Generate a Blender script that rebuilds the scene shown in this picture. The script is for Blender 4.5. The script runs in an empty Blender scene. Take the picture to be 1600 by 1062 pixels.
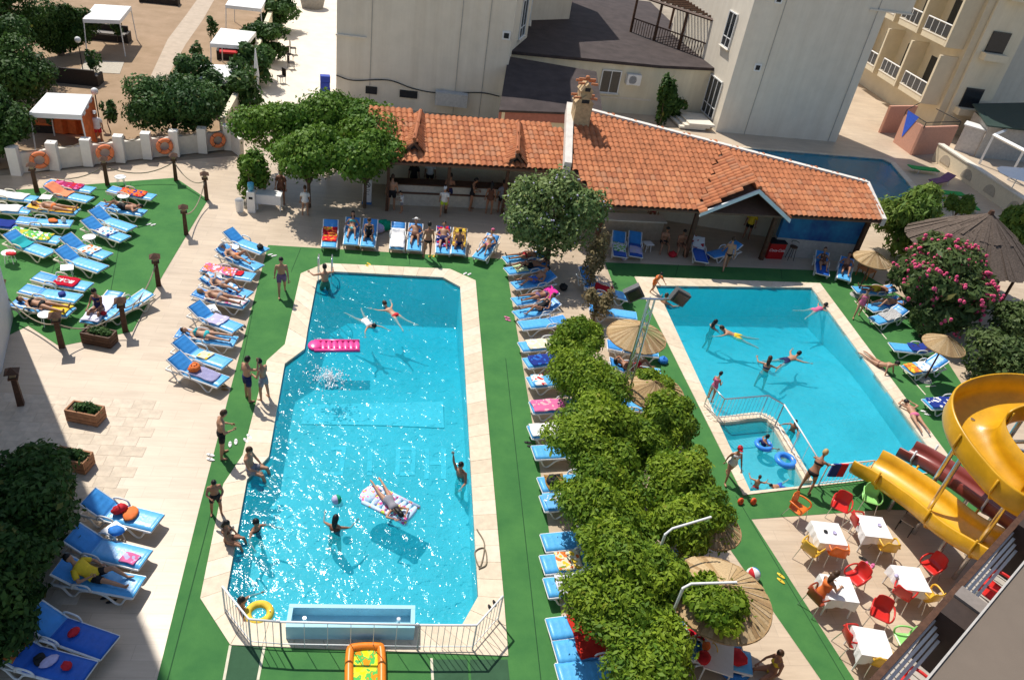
import bpy, bmesh, math, random
import numpy as np
from mathutils import Vector, Matrix, Euler
from mathutils.geometry import tessellate_polygon
random.seed(7); rng = np.random.default_rng(7)
S = bpy.context.scene; C = S.collection
R = math.radians
# ---------------------------------------------------------------- camera
H = 16.5; F = 1200.0; CX, CY = 800.0, 531.0
_d = Vector((506-CX, 2266-CY, F)).normalized()
_vy = -((683-CX)*_d.x + F*_d.z)/_d.y
_Y = Vector((683-CX, _vy, F)).normalized(); _Z = -_d; _X = _Y.cross(_Z)
AX = np.array([_X, _Y, _Z])                    # world axes in camera coords (x right, y down, z fwd)
cam = bpy.data.cameras.new('camera'); co = bpy.data.objects.new('camera', cam); C.objects.link(co)
right = Vector(AX[:, 0]); down = Vector(AX[:, 1]); fwd = Vector(AX[:, 2])
co.matrix_world = Matrix(((right.x, -down.x, -fwd.x, 0), (right.y, -down.y, -fwd.y, 0), (right.z, -down.z, -fwd.z, H), (0, 0, 0, 1)))
cam.sensor_width = 36; cam.lens = F/1600*36; cam.clip_end = 3000; cam.clip_start = 0.1
S.camera = co
def ray(u, v):
    d = np.array([u-CX, v-CY, F]); return AX @ d
def G(u, v, z=0.0):
    w = ray(u, v); t = (H-z)/-w[2]; return Vector((w[0]*t, w[1]*t, z))
def onplane(u, v, p, n):
    w = Vector(ray(u, v)); o = Vector((0, 0, H)); t = (p-o).dot(n)/w.dot(n); return o+w*t
# ---------------------------------------------------------------- sky, sun, exposure
SAZ, SEL = R(-33), R(56)
W = bpy.data.worlds.new('World'); S.world = W; W.use_nodes = True
nt = W.node_tree; bg = nt.nodes['Background']; sk = nt.nodes.new('ShaderNodeTexSky')
sk.sky_type = 'NISHITA'; sk.sun_disc = False; sk.sun_elevation = SEL; sk.sun_rotation = SAZ
nt.links.new(sk.outputs[0], bg.inputs[0]); bg.inputs[1].default_value = 0.115
sl = bpy.data.lights.new('sun', 'SUN'); sl.energy = 4.6; sl.angle = R(0.5); sl.color = (1, .95, .87)
so = bpy.data.objects.new('sun', sl); C.objects.link(so)
SD = Vector((math.sin(SAZ)*math.cos(SEL), math.cos(SAZ)*math.cos(SEL), math.sin(SEL)))
so.rotation_euler = SD.to_track_quat('Z', 'Y').to_euler(); so.location = SD*60
S.view_settings.view_transform = 'Standard'; S.view_settings.look = 'None'; S.view_settings.exposure = 0.17; S.view_settings.gamma = 1
S.render.engine = 'CYCLES'
S.cycles.max_bounces = 8; S.cycles.transparent_max_bounces = 16
# ---------------------------------------------------------------- materials
MATS = {}
def mat(name, col, rough=.7, var=.15, scale=6., bump=0., bscale=None, spec=.3, metal=0., trans=0., col2=None, fine=None):
    if name in MATS: return MATS[name]
    m = bpy.data.materials.new(name); m.use_nodes = True; n = m.node_tree; b = n.nodes['Principled BSDF']
    b.inputs['Roughness'].default_value = rough; b.inputs['Metallic'].default_value = metal
    b.inputs['Specular IOR Level'].default_value = spec
    tc = n.nodes.new('ShaderNodeTexCoord'); nz = n.nodes.new('ShaderNodeTexNoise'); nz.inputs['Scale'].default_value = scale
    nz.inputs['Detail'].default_value = 6; nz.inputs['Roughness'].default_value = .65
    n.links.new(tc.outputs['Object'], nz.inputs['Vector'])
    rp = n.nodes.new('ShaderNodeValToRGB'); e = rp.color_ramp.elements
    c2 = col2 or tuple(c*(1-var) for c in col)
    c1 = col if col2 else tuple(min(1, c*(1+var)) for c in col)
    e[0].position = .3; e[1].position = .7; e[0].color = (*c2, 1); e[1].color = (*c1, 1)
    n.links.new(nz.outputs['Fac'], rp.inputs['Fac']); n.links.new(rp.outputs['Color'], b.inputs['Base Color'])
    if bump:
        nb = n.nodes.new('ShaderNodeTexNoise'); nb.inputs['Scale'].default_value = bscale or scale*8; nb.inputs['Detail'].default_value = 4
        n.links.new(tc.outputs['Object'], nb.inputs['Vector'])
        bp = n.nodes.new('ShaderNodeBump'); bp.inputs['Strength'].default_value = bump; bp.inputs['Distance'].default_value = .02
        n.links.new(nb.outputs['Fac'], bp.inputs['Height']); n.links.new(bp.outputs['Normal'], b.inputs['Normal'])
    MATS[name] = m; return m
def stone_mat(name, c1, c2, joint, bw=.6, bh=.3, mortar=.006, rot=0., streak=True, rough=.40):
    m = bpy.data.materials.new(name); m.use_nodes = True; n = m.node_tree; b = n.nodes['Principled BSDF']
    b.inputs['Roughness'].default_value = rough; b.inputs['Specular IOR Level'].default_value = .4
    tc = n.nodes.new('ShaderNodeTexCoord'); mp = n.nodes.new('ShaderNodeMapping'); mp.inputs['Rotation'].default_value = (0, 0, rot)
    n.links.new(tc.outputs['Object'], mp.inputs['Vector'])
    br = n.nodes.new('ShaderNodeTexBrick'); br.inputs['Scale'].default_value = 1; br.inputs['Brick Width'].default_value = bw; br.inputs['Row Height'].default_value = bh
    br.inputs['Mortar Size'].default_value = mortar; br.inputs['Color1'].default_value = (*c1, 1); br.inputs['Color2'].default_value = (*c2, 1); br.inputs['Mortar'].default_value = (*joint, 1)
    n.links.new(mp.outputs[0], br.inputs['Vector'])
    nz = n.nodes.new('ShaderNodeTexNoise'); nz.inputs['Scale'].default_value = .5; nz.inputs['Detail'].default_value = 9; nz.inputs['Roughness'].default_value = .7
    mp2 = n.nodes.new('ShaderNodeMapping'); mp2.inputs['Rotation'].default_value = (0, 0, rot)
    mp2.inputs['Scale'].default_value = (1.2, 9, 1) if streak else (1, 1, 1)
    n.links.new(tc.outputs['Object'], mp2.inputs['Vector']); n.links.new(mp2.outputs[0], nz.inputs['Vector'])
    n2 = n.nodes.new('ShaderNodeTexNoise'); n2.inputs['Scale'].default_value = .35; n2.inputs['Detail'].default_value = 5
    n.links.new(tc.outputs['Object'], n2.inputs['Vector'])
    rp = n.nodes.new('ShaderNodeValToRGB'); rp.color_ramp.elements[0].color = (.62, .58, .54, 1); rp.color_ramp.elements[1].color = (1.08, 1.06, 1.03, 1)
    rp.color_ramp.elements[0].position = .25; rp.color_ramp.elements[1].position = .72
    ad = n.nodes.new('ShaderNodeMath'); ad.operation = 'ADD'; ad2 = n.nodes.new('ShaderNodeMath'); ad2.operation = 'MULTIPLY'; ad2.inputs[1].default_value = .5
    n.links.new(nz.outputs['Fac'], ad.inputs[0]); n.links.new(n2.outputs['Fac'], ad.inputs[1]); n.links.new(ad.outputs[0], ad2.inputs[0]); n.links.new(ad2.outputs[0], rp.inputs['Fac'])
    mx = n.nodes.new('ShaderNodeMixRGB'); mx.blend_type = 'MULTIPLY'; mx.inputs[0].default_value = 1
    n.links.new(br.outputs['Color'], mx.inputs[1]); n.links.new(rp.outputs['Color'], mx.inputs[2]); n.links.new(mx.outputs[0], b.inputs['Base Color'])
    bp = n.nodes.new('ShaderNodeBump'); bp.inputs['Strength'].default_value = .25; bp.inputs['Distance'].default_value = .01
    n.links.new(nz.outputs['Fac'], bp.inputs['Height']); n.links.new(bp.outputs['Normal'], b.inputs['Normal'])
    MATS[name] = m; return m
def leaf_mat(name, c1, c2, transl=.25):
    m = bpy.data.materials.new(name); m.use_nodes = True; n = m.node_tree; b = n.nodes['Principled BSDF']
    b.inputs['Roughness'].default_value = .55; b.inputs['Specular IOR Level'].default_value = .18
    at = n.nodes.new('ShaderNodeAttribute'); at.attribute_name = 'tint'
    mx = n.nodes.new('ShaderNodeValToRGB'); el = mx.color_ramp.elements; el[0].color = (*c1, 1); el[1].color = (*c2, 1); el[0].position = .05; el[1].position = .85
    e3 = el.new(.955); e3.color = (*c2, 1); e4 = el.new(.975); e4.color = tuple(.5*a+.5*b for a, b in zip(c1, (.20, .14, .03)))+(1,)
    n.links.new(at.outputs['Fac'], mx.inputs[0]); n.links.new(mx.outputs[0], b.inputs['Base Color'])
    tr = n.nodes.new('ShaderNodeBsdfTranslucent'); n.links.new(mx.outputs[0], tr.inputs['Color'])
    ms = n.nodes.new('ShaderNodeMixShader'); ms.inputs[0].default_value = transl
    n.links.new(b.outputs[0], ms.inputs[1]); n.links.new(tr.outputs[0], ms.inputs[2]); n.links.new(ms.outputs[0], n.nodes['Material Output'].inputs['Surface'])
    MATS[name] = m; return m
def towel_mat(name, cols, scale=5., kind='noise'):
    if name in MATS: return MATS[name]
    m = bpy.data.materials.new(name); m.use_nodes = True; n = m.node_tree; b = n.nodes['Principled BSDF']
    b.inputs['Roughness'].default_value = .95; b.inputs['Specular IOR Level'].default_value = .1
    tc = n.nodes.new('ShaderNodeTexCoord')
    if kind == 'stripe':
        t = n.nodes.new('ShaderNodeTexWave'); t.inputs['Scale'].default_value = scale; t.inputs['Distortion'].default_value = .6
    else:
        t = n.nodes.new('ShaderNodeTexNoise'); t.inputs['Scale'].default_value = scale; t.inputs['Detail'].default_value = 1.5
    n.links.new(tc.outputs['Object'], t.inputs['Vector'])
    rp = n.nodes.new('ShaderNodeValToRGB'); rp.color_ramp.interpolation = 'CONSTANT'; e = rp.color_ramp.elements
    k = len(cols)
    e[0].color = (*cols[0], 1); e[0].position = 0; e[1].color = (*cols[1 % k], 1); e[1].position = .42 if k > 1 else .5
    for i in range(2, k):
        x = e.new(.42+.3*(i-1)/(k-1)); x.color = (*cols[i], 1)
    n.links.new(t.outputs['Fac'], rp.inputs['Fac']); n.links.new(rp.outputs['Color'], b.inputs['Base Color'])
    MATS[name] = m; return m
# ---------------------------------------------------------------- mesh builder
class MB:
    def __init__(s): s.v = []; s.f = []
    def add(s, vs, fs):
        o = len(s.v); s.v += [tuple(v) for v in vs]; s.f += [tuple(i+o for i in f) for f in fs]; return s
    def box(s, c, d, rz=0., M=None):
        x, y, z = d[0]/2, d[1]/2, d[2]/2
        vs = [Vector((i*x, j*y, k*z)) for k in (-1, 1) for j in (-1, 1) for i in (-1, 1)]
        if rz: r = Matrix.Rotation(rz, 3, 'Z'); vs = [r @ v for v in vs]
        if M: vs = [M @ v for v in vs]
        c = Vector(c)
        return s.add([v+c for v in vs], [(0, 2, 3, 1), (4, 5, 7, 6), (0, 1, 5, 4), (2, 6, 7, 3), (0, 4, 6, 2), (1, 3, 7, 5)])
    def prism(s, poly, z0, z1):
        n = len(poly); poly = [(p[0], p[1]) for p in poly]
        a = sum(poly[i][0]*poly[(i+1) % n][1]-poly[(i+1) % n][0]*poly[i][1] for i in range(n))
        if a < 0: poly = poly[::-1]
        vs = [(x, y, z0) for x, y in poly]+[(x, y, z1) for x, y in poly]
        fs = [tuple(range(n))[::-1], tuple(range(n, 2*n))]+[(i, (i+1) % n, n+(i+1) % n, n+i) for i in range(n)]
        return s.add(vs, fs)
    def hexa(s, b, t):
        return s.add(list(b)+list(t), [(3, 2, 1, 0), (4, 5, 6, 7), (0, 1, 5, 4), (1, 2, 6, 5), (2, 3, 7, 6), (3, 0, 4, 7)])
    def tube(s, pts, r, n=6, caps=True, flat=1.):
        pts = [Vector(p) for p in pts]; m = len(pts)
        rr = r if isinstance(r, (list, tuple)) else [r]*m
        o = len(s.v); up = Vector((0, 0, 1)); vs = []; fs = []; prev = None
        for i, p in enumerate(pts):
            t = (pts[min(i+1, m-1)]-pts[max(i-1, 0)]).normalized()
            if prev is None:
                a = t.cross(up); a = a if a.length > 1e-3 else Vector((1, 0, 0))
            else: a = prev-t*prev.dot(t)
            a.normalize(); prev = a; b = t.cross(a)
            for k in range(n):
                th = 2*math.pi*k/n; vs.append(p+(a*math.cos(th)+b*math.sin(th)*flat)*rr[i])
        for i in range(m-1):
            for k in range(n): fs.append((i*n+k, i*n+(k+1) % n, (i+1)*n+(k+1) % n, (i+1)*n+k))
        if caps: fs += [tuple(range(n))[::-1], tuple(range((m-1)*n, m*n))]
        return s.add(vs, fs)
    def ring(s, c, R0, r, n=20, k=8, M=None, arc=1.):
        vs = []; fs = []
        for i in range(n):
            a = 2*math.pi*i/n*arc
            for j in range(k):
                b = 2*math.pi*j/k; v = Vector(((R0+r*math.cos(b))*math.cos(a), (R0+r*math.cos(b))*math.sin(a), r*math.sin(b)))
                vs.append((M @ v if M else v)+Vector(c))
        for i in range(n if arc == 1. else n-1):
            for j in range(k): fs.append((i*k+j, ((i+1) % n)*k+j, ((i+1) % n)*k+(j+1) % k, i*k+(j+1) % k))
        return s.add(vs, fs)
    def ball(s, c, r, n=8, m=6, M=None):
        r = r if isinstance(r, (tuple, list)) else (r, r, r); vs = [Vector((0, 0, -r[2]))]; fs = []
        for i in range(1, m):
            ph = -math.pi/2+math.pi*i/m
            for k in range(n): th = 2*math.pi*k/n; vs.append(Vector((r[0]*math.cos(ph)*math.cos(th), r[1]*math.cos(ph)*math.sin(th), r[2]*math.sin(ph))))
        vs.append(Vector((0, 0, r[2])))
        for k in range(n): fs.append((0, 1+(k+1) % n, 1+k)); fs.append((len(vs)-1, 1+(m-2)*n+k, 1+(m-2)*n+(k+1) % n))
        for i in range(m-2):
            for k in range(n): fs.append((1+i*n+k, 1+i*n+(k+1) % n, 1+(i+1)*n+(k+1) % n, 1+(i+1)*n+k))
        return s.add([(M @ v if M else v)+Vector(c) for v in vs], fs)
    def mesh(s, name, smooth=False):
        me = bpy.data.meshes.new(name); me.from_pydata(s.v, [], s.f); me.update()
        if smooth: me.polygons.foreach_set('use_smooth', [True]*len(me.polygons))
        return me
    def build(s, name, m, parent=None, smooth=False, **k):
        return obj(name, s.mesh(name, smooth), m, parent, **k)
def tag(o, label=None, cat=None, group=None, kind=None):
    if label: o['label'] = label
    if cat: o['category'] = cat
    if group: o['group'] = group
    if kind: o['kind'] = kind
    return o
def obj(name, me, m=None, parent=None, **k):
    o = bpy.data.objects.new(name, me); C.objects.link(o)
    if m is not None:
        if len(me.materials) == 0: me.materials.append(m)
        else: o.material_slots[0].link = 'OBJECT'; o.material_slots[0].material = m
    if parent: o.parent = parent
    return tag(o, **k)
def empty(name, loc, rz=0., **k):
    o = bpy.data.objects.new(name, None); C.objects.link(o); o.location = loc; o.rotation_euler = (0, 0, rz); return tag(o, **k)
def copy_tree(o, parent=None):
    c = o.copy(); C.objects.link(c)
    if parent: c.parent = parent
    for ch in o.children: copy_tree(ch, c)
    return c
def poly_sheet(name, outer, holes, z, m, **k):
    ls = [[Vector((p[0], p[1], 0)) for p in l] for l in [outer]+holes]
    tr = tessellate_polygon(ls); vs = [(p.x, p.y, z) for l in ls for p in l]
    fs = []
    for t in tr:
        a, b, c = (Vector(vs[i]) for i in t)
        fs.append(tuple(t) if (b-a).cross(c-a).z > 0 else tuple(t)[::-1])
    me = bpy.data.meshes.new(name); me.from_pydata(vs, [], fs); me.update()
    return obj(name, me, m, **k)
def P(l, z=0.): return [G(u, v, z) for u, v in l]
def spline(pts, n=8):
    pts = [Vector(p) for p in pts]; out = []
    q = [pts[0]*2-pts[1]]+pts+[pts[-1]*2-pts[-2]]
    for i in range(1, len(q)-2):
        for k in range(n):
            t = k/n; a, b, c, d = q[i-1], q[i], q[i+1], q[i+2]
            out.append(.5*((2*b)+(c-a)*t+(2*a-5*b+4*c-d)*t*t+(3*b-a-3*c+d)*t**3))
    return out+[pts[-1]]
WHITE = mat('white_plastic', (.78, .77, .74), .4, .05)
CREAM = mat('cream_plastic', (.72, .66, .52), .45, .06)
STEEL = mat('steel', (.62, .63, .65), .25, .05, metal=.9)
WPAINT = mat('white_paint', (.75, .75, .73), .5, .06)
WOOD = mat('dark_wood', (.085, .04, .022), .6, .4, 9, .3)
BLACK = mat('black_fabric', (.012, .012, .014), .8, .2)
# ================================================================ SETTING
DECK = stone_mat('deck_stone', (.62, .51, .385), (.57, .465, .35), (.48, .39, .30), 1.2, .4, .006)
COPE = stone_mat('coping_stone', (.66, .54, .39), (.60, .49, .36), (.5, .42, .3), 3, 3, .0, streak=True)
TURF = mat('green_turf', (.075, .215, .06), .9, .3, .9, .5, 160, spec=.1, col2=(.046, .155, .048))
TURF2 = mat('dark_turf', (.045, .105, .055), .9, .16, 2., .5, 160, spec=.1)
p1i = P([(522, 425), (692, 434), (719, 449), (747, 932), (722, 976), (381, 972), (355, 921), (386, 750), (420, 714), (445, 569), (476, 546), (481, 514), (495, 440)])
p1o = P([(508, 412), (703, 421), (743, 439), (787, 935), (794, 1025), (360, 1008), (313, 935), (349, 757), (379, 712), (417, 564), (445, 539), (456, 489), (470, 428)])
p2i = P([(1024, 447), (1268, 450), (1478, 737), (1172, 768)])
p2o = P([(991, 433), (1281, 443), (1497, 733), (1161, 774)])
p3i = P([(1130, 229), (1379, 249), (1392, 255), (1430, 300), (1410, 325), (1180, 290)])
big = [(-300, -60), (300, -60), (300, 500), (-300, 500)]
ground = poly_sheet('ground', big, [p1i, p2i, p3i], -.06, mat('ground_earth', (.30, .25, .19), .95, .25, .4), kind='structure')
deckpoly = P([(-260, 300), (30, 272), (375, 243), (445, 0)])+[(-12.6, 82), (60, 82), (60, 5), (-30, 3)]
deck = poly_sheet('deck_paving', deckpoly, [p1i, p2i, p3i], 0, DECK, kind='structure')
# loose paving slabs that show their joints
slab = MB().box((0, 0, -.01), (.614, .404, .036)).mesh('slab')
SL = [mat('slab_%d' % i, c, .65, .18, 3, .1) for i, c in enumerate([(.58, .48, .365), (.55, .455, .345), (.60, .50, .385)])]
slab.materials.append(SL[0])
for j in range(19):
    for i in range(9):
        o = obj('slab', slab, SL[random.randrange(3)], deck); o.location = (-12.6+i*.62+(.31 if j % 2 else 0), 11.6+j*.41, random.uniform(-.001, .002))
# artificial grass
c1 = P([(-60, 303), (0, 299), (274, 278), (325, 312), (254, 431), (207, 518), (133, 533), (93, 541), (44, 509), (-60, 560)])
poly_sheet('lounge_lawn', c1, [], .008, TURF, kind='structure')
c2 = P([(419, 383), (789, 405), (841, 716), (888, 1035), (899, 1120), (231, 1120), (311, 796)])
poly_sheet('poolside_lawn', c2, [p1i], .008, TURF, kind='structure')
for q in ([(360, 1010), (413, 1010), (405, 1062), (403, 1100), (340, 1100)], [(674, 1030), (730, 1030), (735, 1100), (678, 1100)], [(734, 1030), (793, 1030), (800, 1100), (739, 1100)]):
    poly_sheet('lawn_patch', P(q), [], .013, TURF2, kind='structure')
c3 = P([(945, 410), (1345, 425), (1420, 470), (1560, 690), (1560, 800), (1382, 796), (1174, 811), (1335, 1062), (1375, 1120), (1323, 1120), (1140, 857), (1112, 800), (960, 450)])
poly_sheet('second_lawn', c3, [p2i], .008, TURF, kind='structure')
for a, b in (((1404, 569), (1446, 617)), ((1446, 604), (1462, 603)), ((1335, 470), (1385, 530)), ((360, 1008), (350, 1062)), ((413, 1010), (403, 1062)), ((674, 1028), (676, 1062))):
    A, B = G(*a), G(*b); n = (B-A).cross(Vector((0, 0, 1))).normalized()*.03
    poly_sheet('lawn_seam_tape', [A-n, B-n, B+n, A+n], [], .017, mat('seam', (.6, .56, .42), .8), kind='structure')
for a, b in (((470, 388), (455, 425)), ((640, 397), (640, 414)), ((398, 470), (376, 580)), ((790, 560), (845, 1062)), ((330, 800), (262, 1062)), ((1060, 414), (1055, 432)), ((1220, 421), (1222, 437)), ((1150, 775), (1320, 1062)), ((120, 292), (60, 500)), ((205, 285), (160, 525))):
    A, B = G(*a), G(*b); n = (B-A).cross(Vector((0, 0, 1))).normalized()*.012
    poly_sheet('lawn_seam', [A-n, B-n, B+n, A+n], [], .0125, mat('seam_dark', (.018, .07, .022), .95), kind='structure')
# pool copings, one stone at a time
COPS = [mat('cope_%d' % i, c, .55, .12, 5, .1) for i, c in enumerate([(.68, .56, .41), (.62, .51, .37), (.70, .59, .45)])]
def coping(name, inn, out, z1=.035, step=.55):
    e = empty(name, (0, 0, 0), kind='structure'); n = len(inn)
    for i in range(n):
        a, b, c, d = inn[i], inn[(i+1) % n], out[(i+1) % n], out[i]
        k = max(1, round((b-a).length/step))
        for j in range(k):
            g = .004/max(.3, (b-a).length); t0, t1 = j/k+g, (j+1)/k-g
            q = [a.lerp(b, t0), a.lerp(b, t1), d.lerp(c, t1), d.lerp(c, t0)]
            q = [Vector((p.x, p.y, 0)) for p in q]
            if (q[1]-q[0]).cross(q[2]-q[0]).z < 0: q = q[::-1]
            up = Vector((0, 0, z1+random.uniform(-.002, .002))); lo = Vector((0, 0, -.16))
            MB().hexa([p+lo for p in q], [p+up for p in q]).build('coping_stone', random.choice(COPS), e)
    return e
coping('pool_coping', p1i, p1o); coping('second_pool_coping', p2i, p2o)
p3o = [p+(p-G(1290, 270)).normalized()*.5 for p in p3i]
coping('far_pool_coping', p3i, p3o)
# basins
def tile_mat(name, c1, c2, j):
    m = stone_mat(name, c1, c2, j, .25, .25, .008, streak=False); return m
BAS = tile_mat('basin_tile', (.27, .66, .77), (.25, .64, .75), (.30, .68, .79))
BAS3 = tile_mat('far_basin_tile', (.10, .40, .66), (.09, .37, .62), (.16, .42, .64))
def basin(name, poly, depth, m):
    """floor that slopes with depth(x, y) plus walls"""
    n = len(poly); ys = [p.y for p in poly]
    tr = tessellate_polygon([[Vector((p.x, p.y, 0)) for p in poly]]); bm = bmesh.new()
    vs = [bm.verts.new((p.x, p.y, 0)) for p in poly]
    for t in tr:
        try: bm.faces.new([vs[i] for i in t])
        except ValueError: pass
    for it in range(5): bmesh.ops.subdivide_edges(bm, edges=[e for e in bm.edges if e.calc_length() > .9], cuts=1, use_grid_fill=True)
    bmesh.ops.triangulate(bm, faces=bm.faces[:])
    for v in bm.verts: v.co.z = -depth(v.co.x, v.co.y)
    bmesh.ops.recalc_face_normals(bm, faces=bm.faces[:])
    if sum(f.normal.z for f in bm.faces) < 0: bmesh.ops.reverse_faces(bm, faces=bm.faces[:])
    edge = [e for e in bm.edges if e.is_boundary]
    r = bmesh.ops.extrude_edge_only(bm, edges=edge)
    for g in r['geom']:
        if isinstance(g, bmesh.types.BMVert): g.co.z = -.02
    me = bpy.data.meshes.new(name); bm.to_mesh(me); bm.free()
    return obj(name, me, m, kind='structure')
def dep1(x, y):
    s = min(1, max(0, (y-19)/8)); return 1.0+.8*s*s*(3-2*s)
def dep2(x, y):
    s = min(1, max(0, (y-23)/7)); return .95+.7*s*s*(3-2*s)
basin('pool_basin', p1i, dep1, BAS); basin('second_pool_basin', p2i, dep2, BAS); basin('far_pool_basin', p3i, lambda x, y: 1.5, BAS3)
# pale painted rectangle and the faded block letters on the floor of the long pool
PAINT = mat('floor_paint', (.33, .71, .80), .6, .08, 3)
def floor_quad(name, q):
    zf = -.985
    poly_sheet(name, [G(u, v, zf) for u, v in q], [], zf-.0, PAINT, kind='structure')
floor_quad('painted_floor_panel', [(478, 632), (692, 627), (694, 668), (600, 664), (470, 662)])
for st in ([(517, 697), (541, 697), (541, 703), (517, 703)], [(534, 703), (541, 703), (536, 742), (528, 742)], [(512, 737), (528, 737), (528, 743), (511, 743)],
           [(575, 697), (583, 697), (581, 742), (573, 742)], [(620, 697), (650, 697), (650, 703), (619, 703)], [(619, 703), (626, 703), (624, 742), (617, 742)], [(643, 703), (650, 703), (648, 742), (641, 742)], [(624, 737), (641, 737), (641, 743), (624, 743)], [(625, 717), (643, 717), (643, 722), (625, 722)],
           [(664, 700), (671, 700), (670, 748), (663, 748)], [(689, 700), (697, 700), (697, 748), (689, 748)], [(671, 720), (689, 720), (689, 726), (671, 726)]):
    floor_quad('painted_floor_letter_stroke', st)
# water: clear, absorbing body with a rippled surface
def water_mat(name, dens, bump, s1, s2, rough=.02):
    m = bpy.data.materials.new(name); m.use_nodes = True; n = m.node_tree; n.nodes.remove(n.nodes['Principled BSDF']); out = n.nodes['Material Output']
    tc = n.nodes.new('ShaderNodeTexCoord'); bp = None; prev = None
    for sc, st, dist in ((s1, bump, .085), (s2*.64, bump*1.5, .075), (s2*1.6, bump*1.2, .018)):
        nz = n.nodes.new('ShaderNodeTexNoise'); nz.inputs['Scale'].default_value = sc; nz.inputs['Detail'].default_value = 3; nz.inputs['Distortion'].default_value = .5
        n.links.new(tc.outputs['Object'], nz.inputs['Vector'])
        bp = n.nodes.new('ShaderNodeBump'); bp.inputs['Strength'].default_value = st; bp.inputs['Distance'].default_value = dist
        n.links.new(nz.outputs['Fac'], bp.inputs['Height'])
        if prev: n.links.new(prev.outputs[0], bp.inputs['Normal'])
        prev = bp
    fr = n.nodes.new('ShaderNodeFresnel'); fr.inputs['IOR'].default_value = 1.33; n.links.new(bp.outputs[0], fr.inputs['Normal'])
    tr = n.nodes.new('ShaderNodeBsdfTransparent'); gl = n.nodes.new('ShaderNodeBsdfGlossy'); gl.inputs['Roughness'].default_value = rough
    n.links.new(bp.outputs[0], gl.inputs['Normal'])
    ms = n.nodes.new('ShaderNodeMixShader'); n.links.new(fr.outputs[0], ms.inputs[0]); n.links.new(tr.outputs[0], ms.inputs[1]); n.links.new(gl.outputs[0], ms.inputs[2])
    df = n.nodes.new('ShaderNodeBsdfDiffuse'); df.inputs['Color'].default_value = (.01, .56, .71, 1); n.links.new(bp.outputs[0], df.inputs['Normal'])
    md = n.nodes.new('ShaderNodeMixShader'); md.inputs[0].default_value = .30; n.links.new(tr.outputs[0], md.inputs[1]); n.links.new(df.outputs[0], md.inputs[2]); n.links.new(md.outputs[0], ms.inputs[1])
    n.links.new(ms.outputs[0], out.inputs['Surface'])
    va = n.nodes.new('ShaderNodeVolumeAbsorption'); va.inputs['Color'].default_value = (.025, .825, .912, 1); va.inputs['Density'].default_value = dens
    n.links.new(va.outputs[0], out.inputs['Volume']); return m
def water(name, poly, zb, m):
    cx = sum(p.x for p in poly)/len(poly); cy = sum(p.y for p in poly)/len(poly); c = Vector((cx, cy, 0))
    q = [p+(p-c).normalized()*.04 for p in poly]
    return MB().prism(q, zb, -.075).build(name, m, kind='structure')
water('pool_water', p1i, -2.8, water_mat('water_a', .62, .6, 1.5, 5., .115)); water('second_pool_water', p2i, -2.4, water_mat('water_b', .54, .5, 1.6, 5., .115))
water('far_pool_water', p3i, -1.8, water_mat('water_c', .9, .3, 1.6, 5., .115))
# shallow children's corner of the second pool: raised floor and rounded dividing wall
kid = P([(1106, 640), (1187, 652), (1210, 668), (1256, 756), (1170, 770)])
MB().prism(kid, -2.2, -.5).build('kids_pool_floor', BAS, kind='structure')
dv = spline([G(1100, 634), G(1120, 656), G(1187, 650), G(1211, 664), G(1236, 705), G(1262, 752)], 6)
dm = empty('kids_pool_divider', (0, 0, 0), label='curved sandstone wall dividing the shallow children pool from the big pool', cat='wall')
for i in range(len(dv)-1):
    a, b = dv[i], dv[i+1]; n = (b-a).cross(Vector((0, 0, 1))).normalized()*.16; t = (b-a)*.012
    q = [a-n+t, b-n-t, b+n-t, a+n+t]
    if (q[1]-q[0]).cross(q[2]-q[0]).z < 0: q = q[::-1]
    MB().hexa([p+Vector((0, 0, -2.2)) for p in q], [p+Vector((0, 0, .05+.006*(i % 2))) for p in q]).build('rim_stone', random.choice(COPS), dm)
# garden ground, path
garden = P([(-260, 285), (28, 262), (345, 232), (378, 160), (430, 0)])+[(-12.4, 78), (-70, 78)]
poly_sheet('garden_soil', garden, [], .006, mat('soil', (.38, .26, .165), .95, .3, .8, .4, 12, col2=(.28, .19, .11)), kind='structure')
path = P([(205, 185), (238, 185), (262, 120), (290, 70), (318, 30), (335, 0), (308, 0), (290, 25), (262, 62), (236, 118)], 0)
poly_sheet('garden_path', path, [], .012, mat('path', (.46, .37, .28), .9, .12, 2), kind='structure')
poly_sheet('courtyard_paving', P([(385, 185), (440, 20), (446, -30), (530, -30), (530, 170)]), [], .012, mat('yard', (.72, .64, .53), .8, .1, 1), kind='structure')
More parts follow.
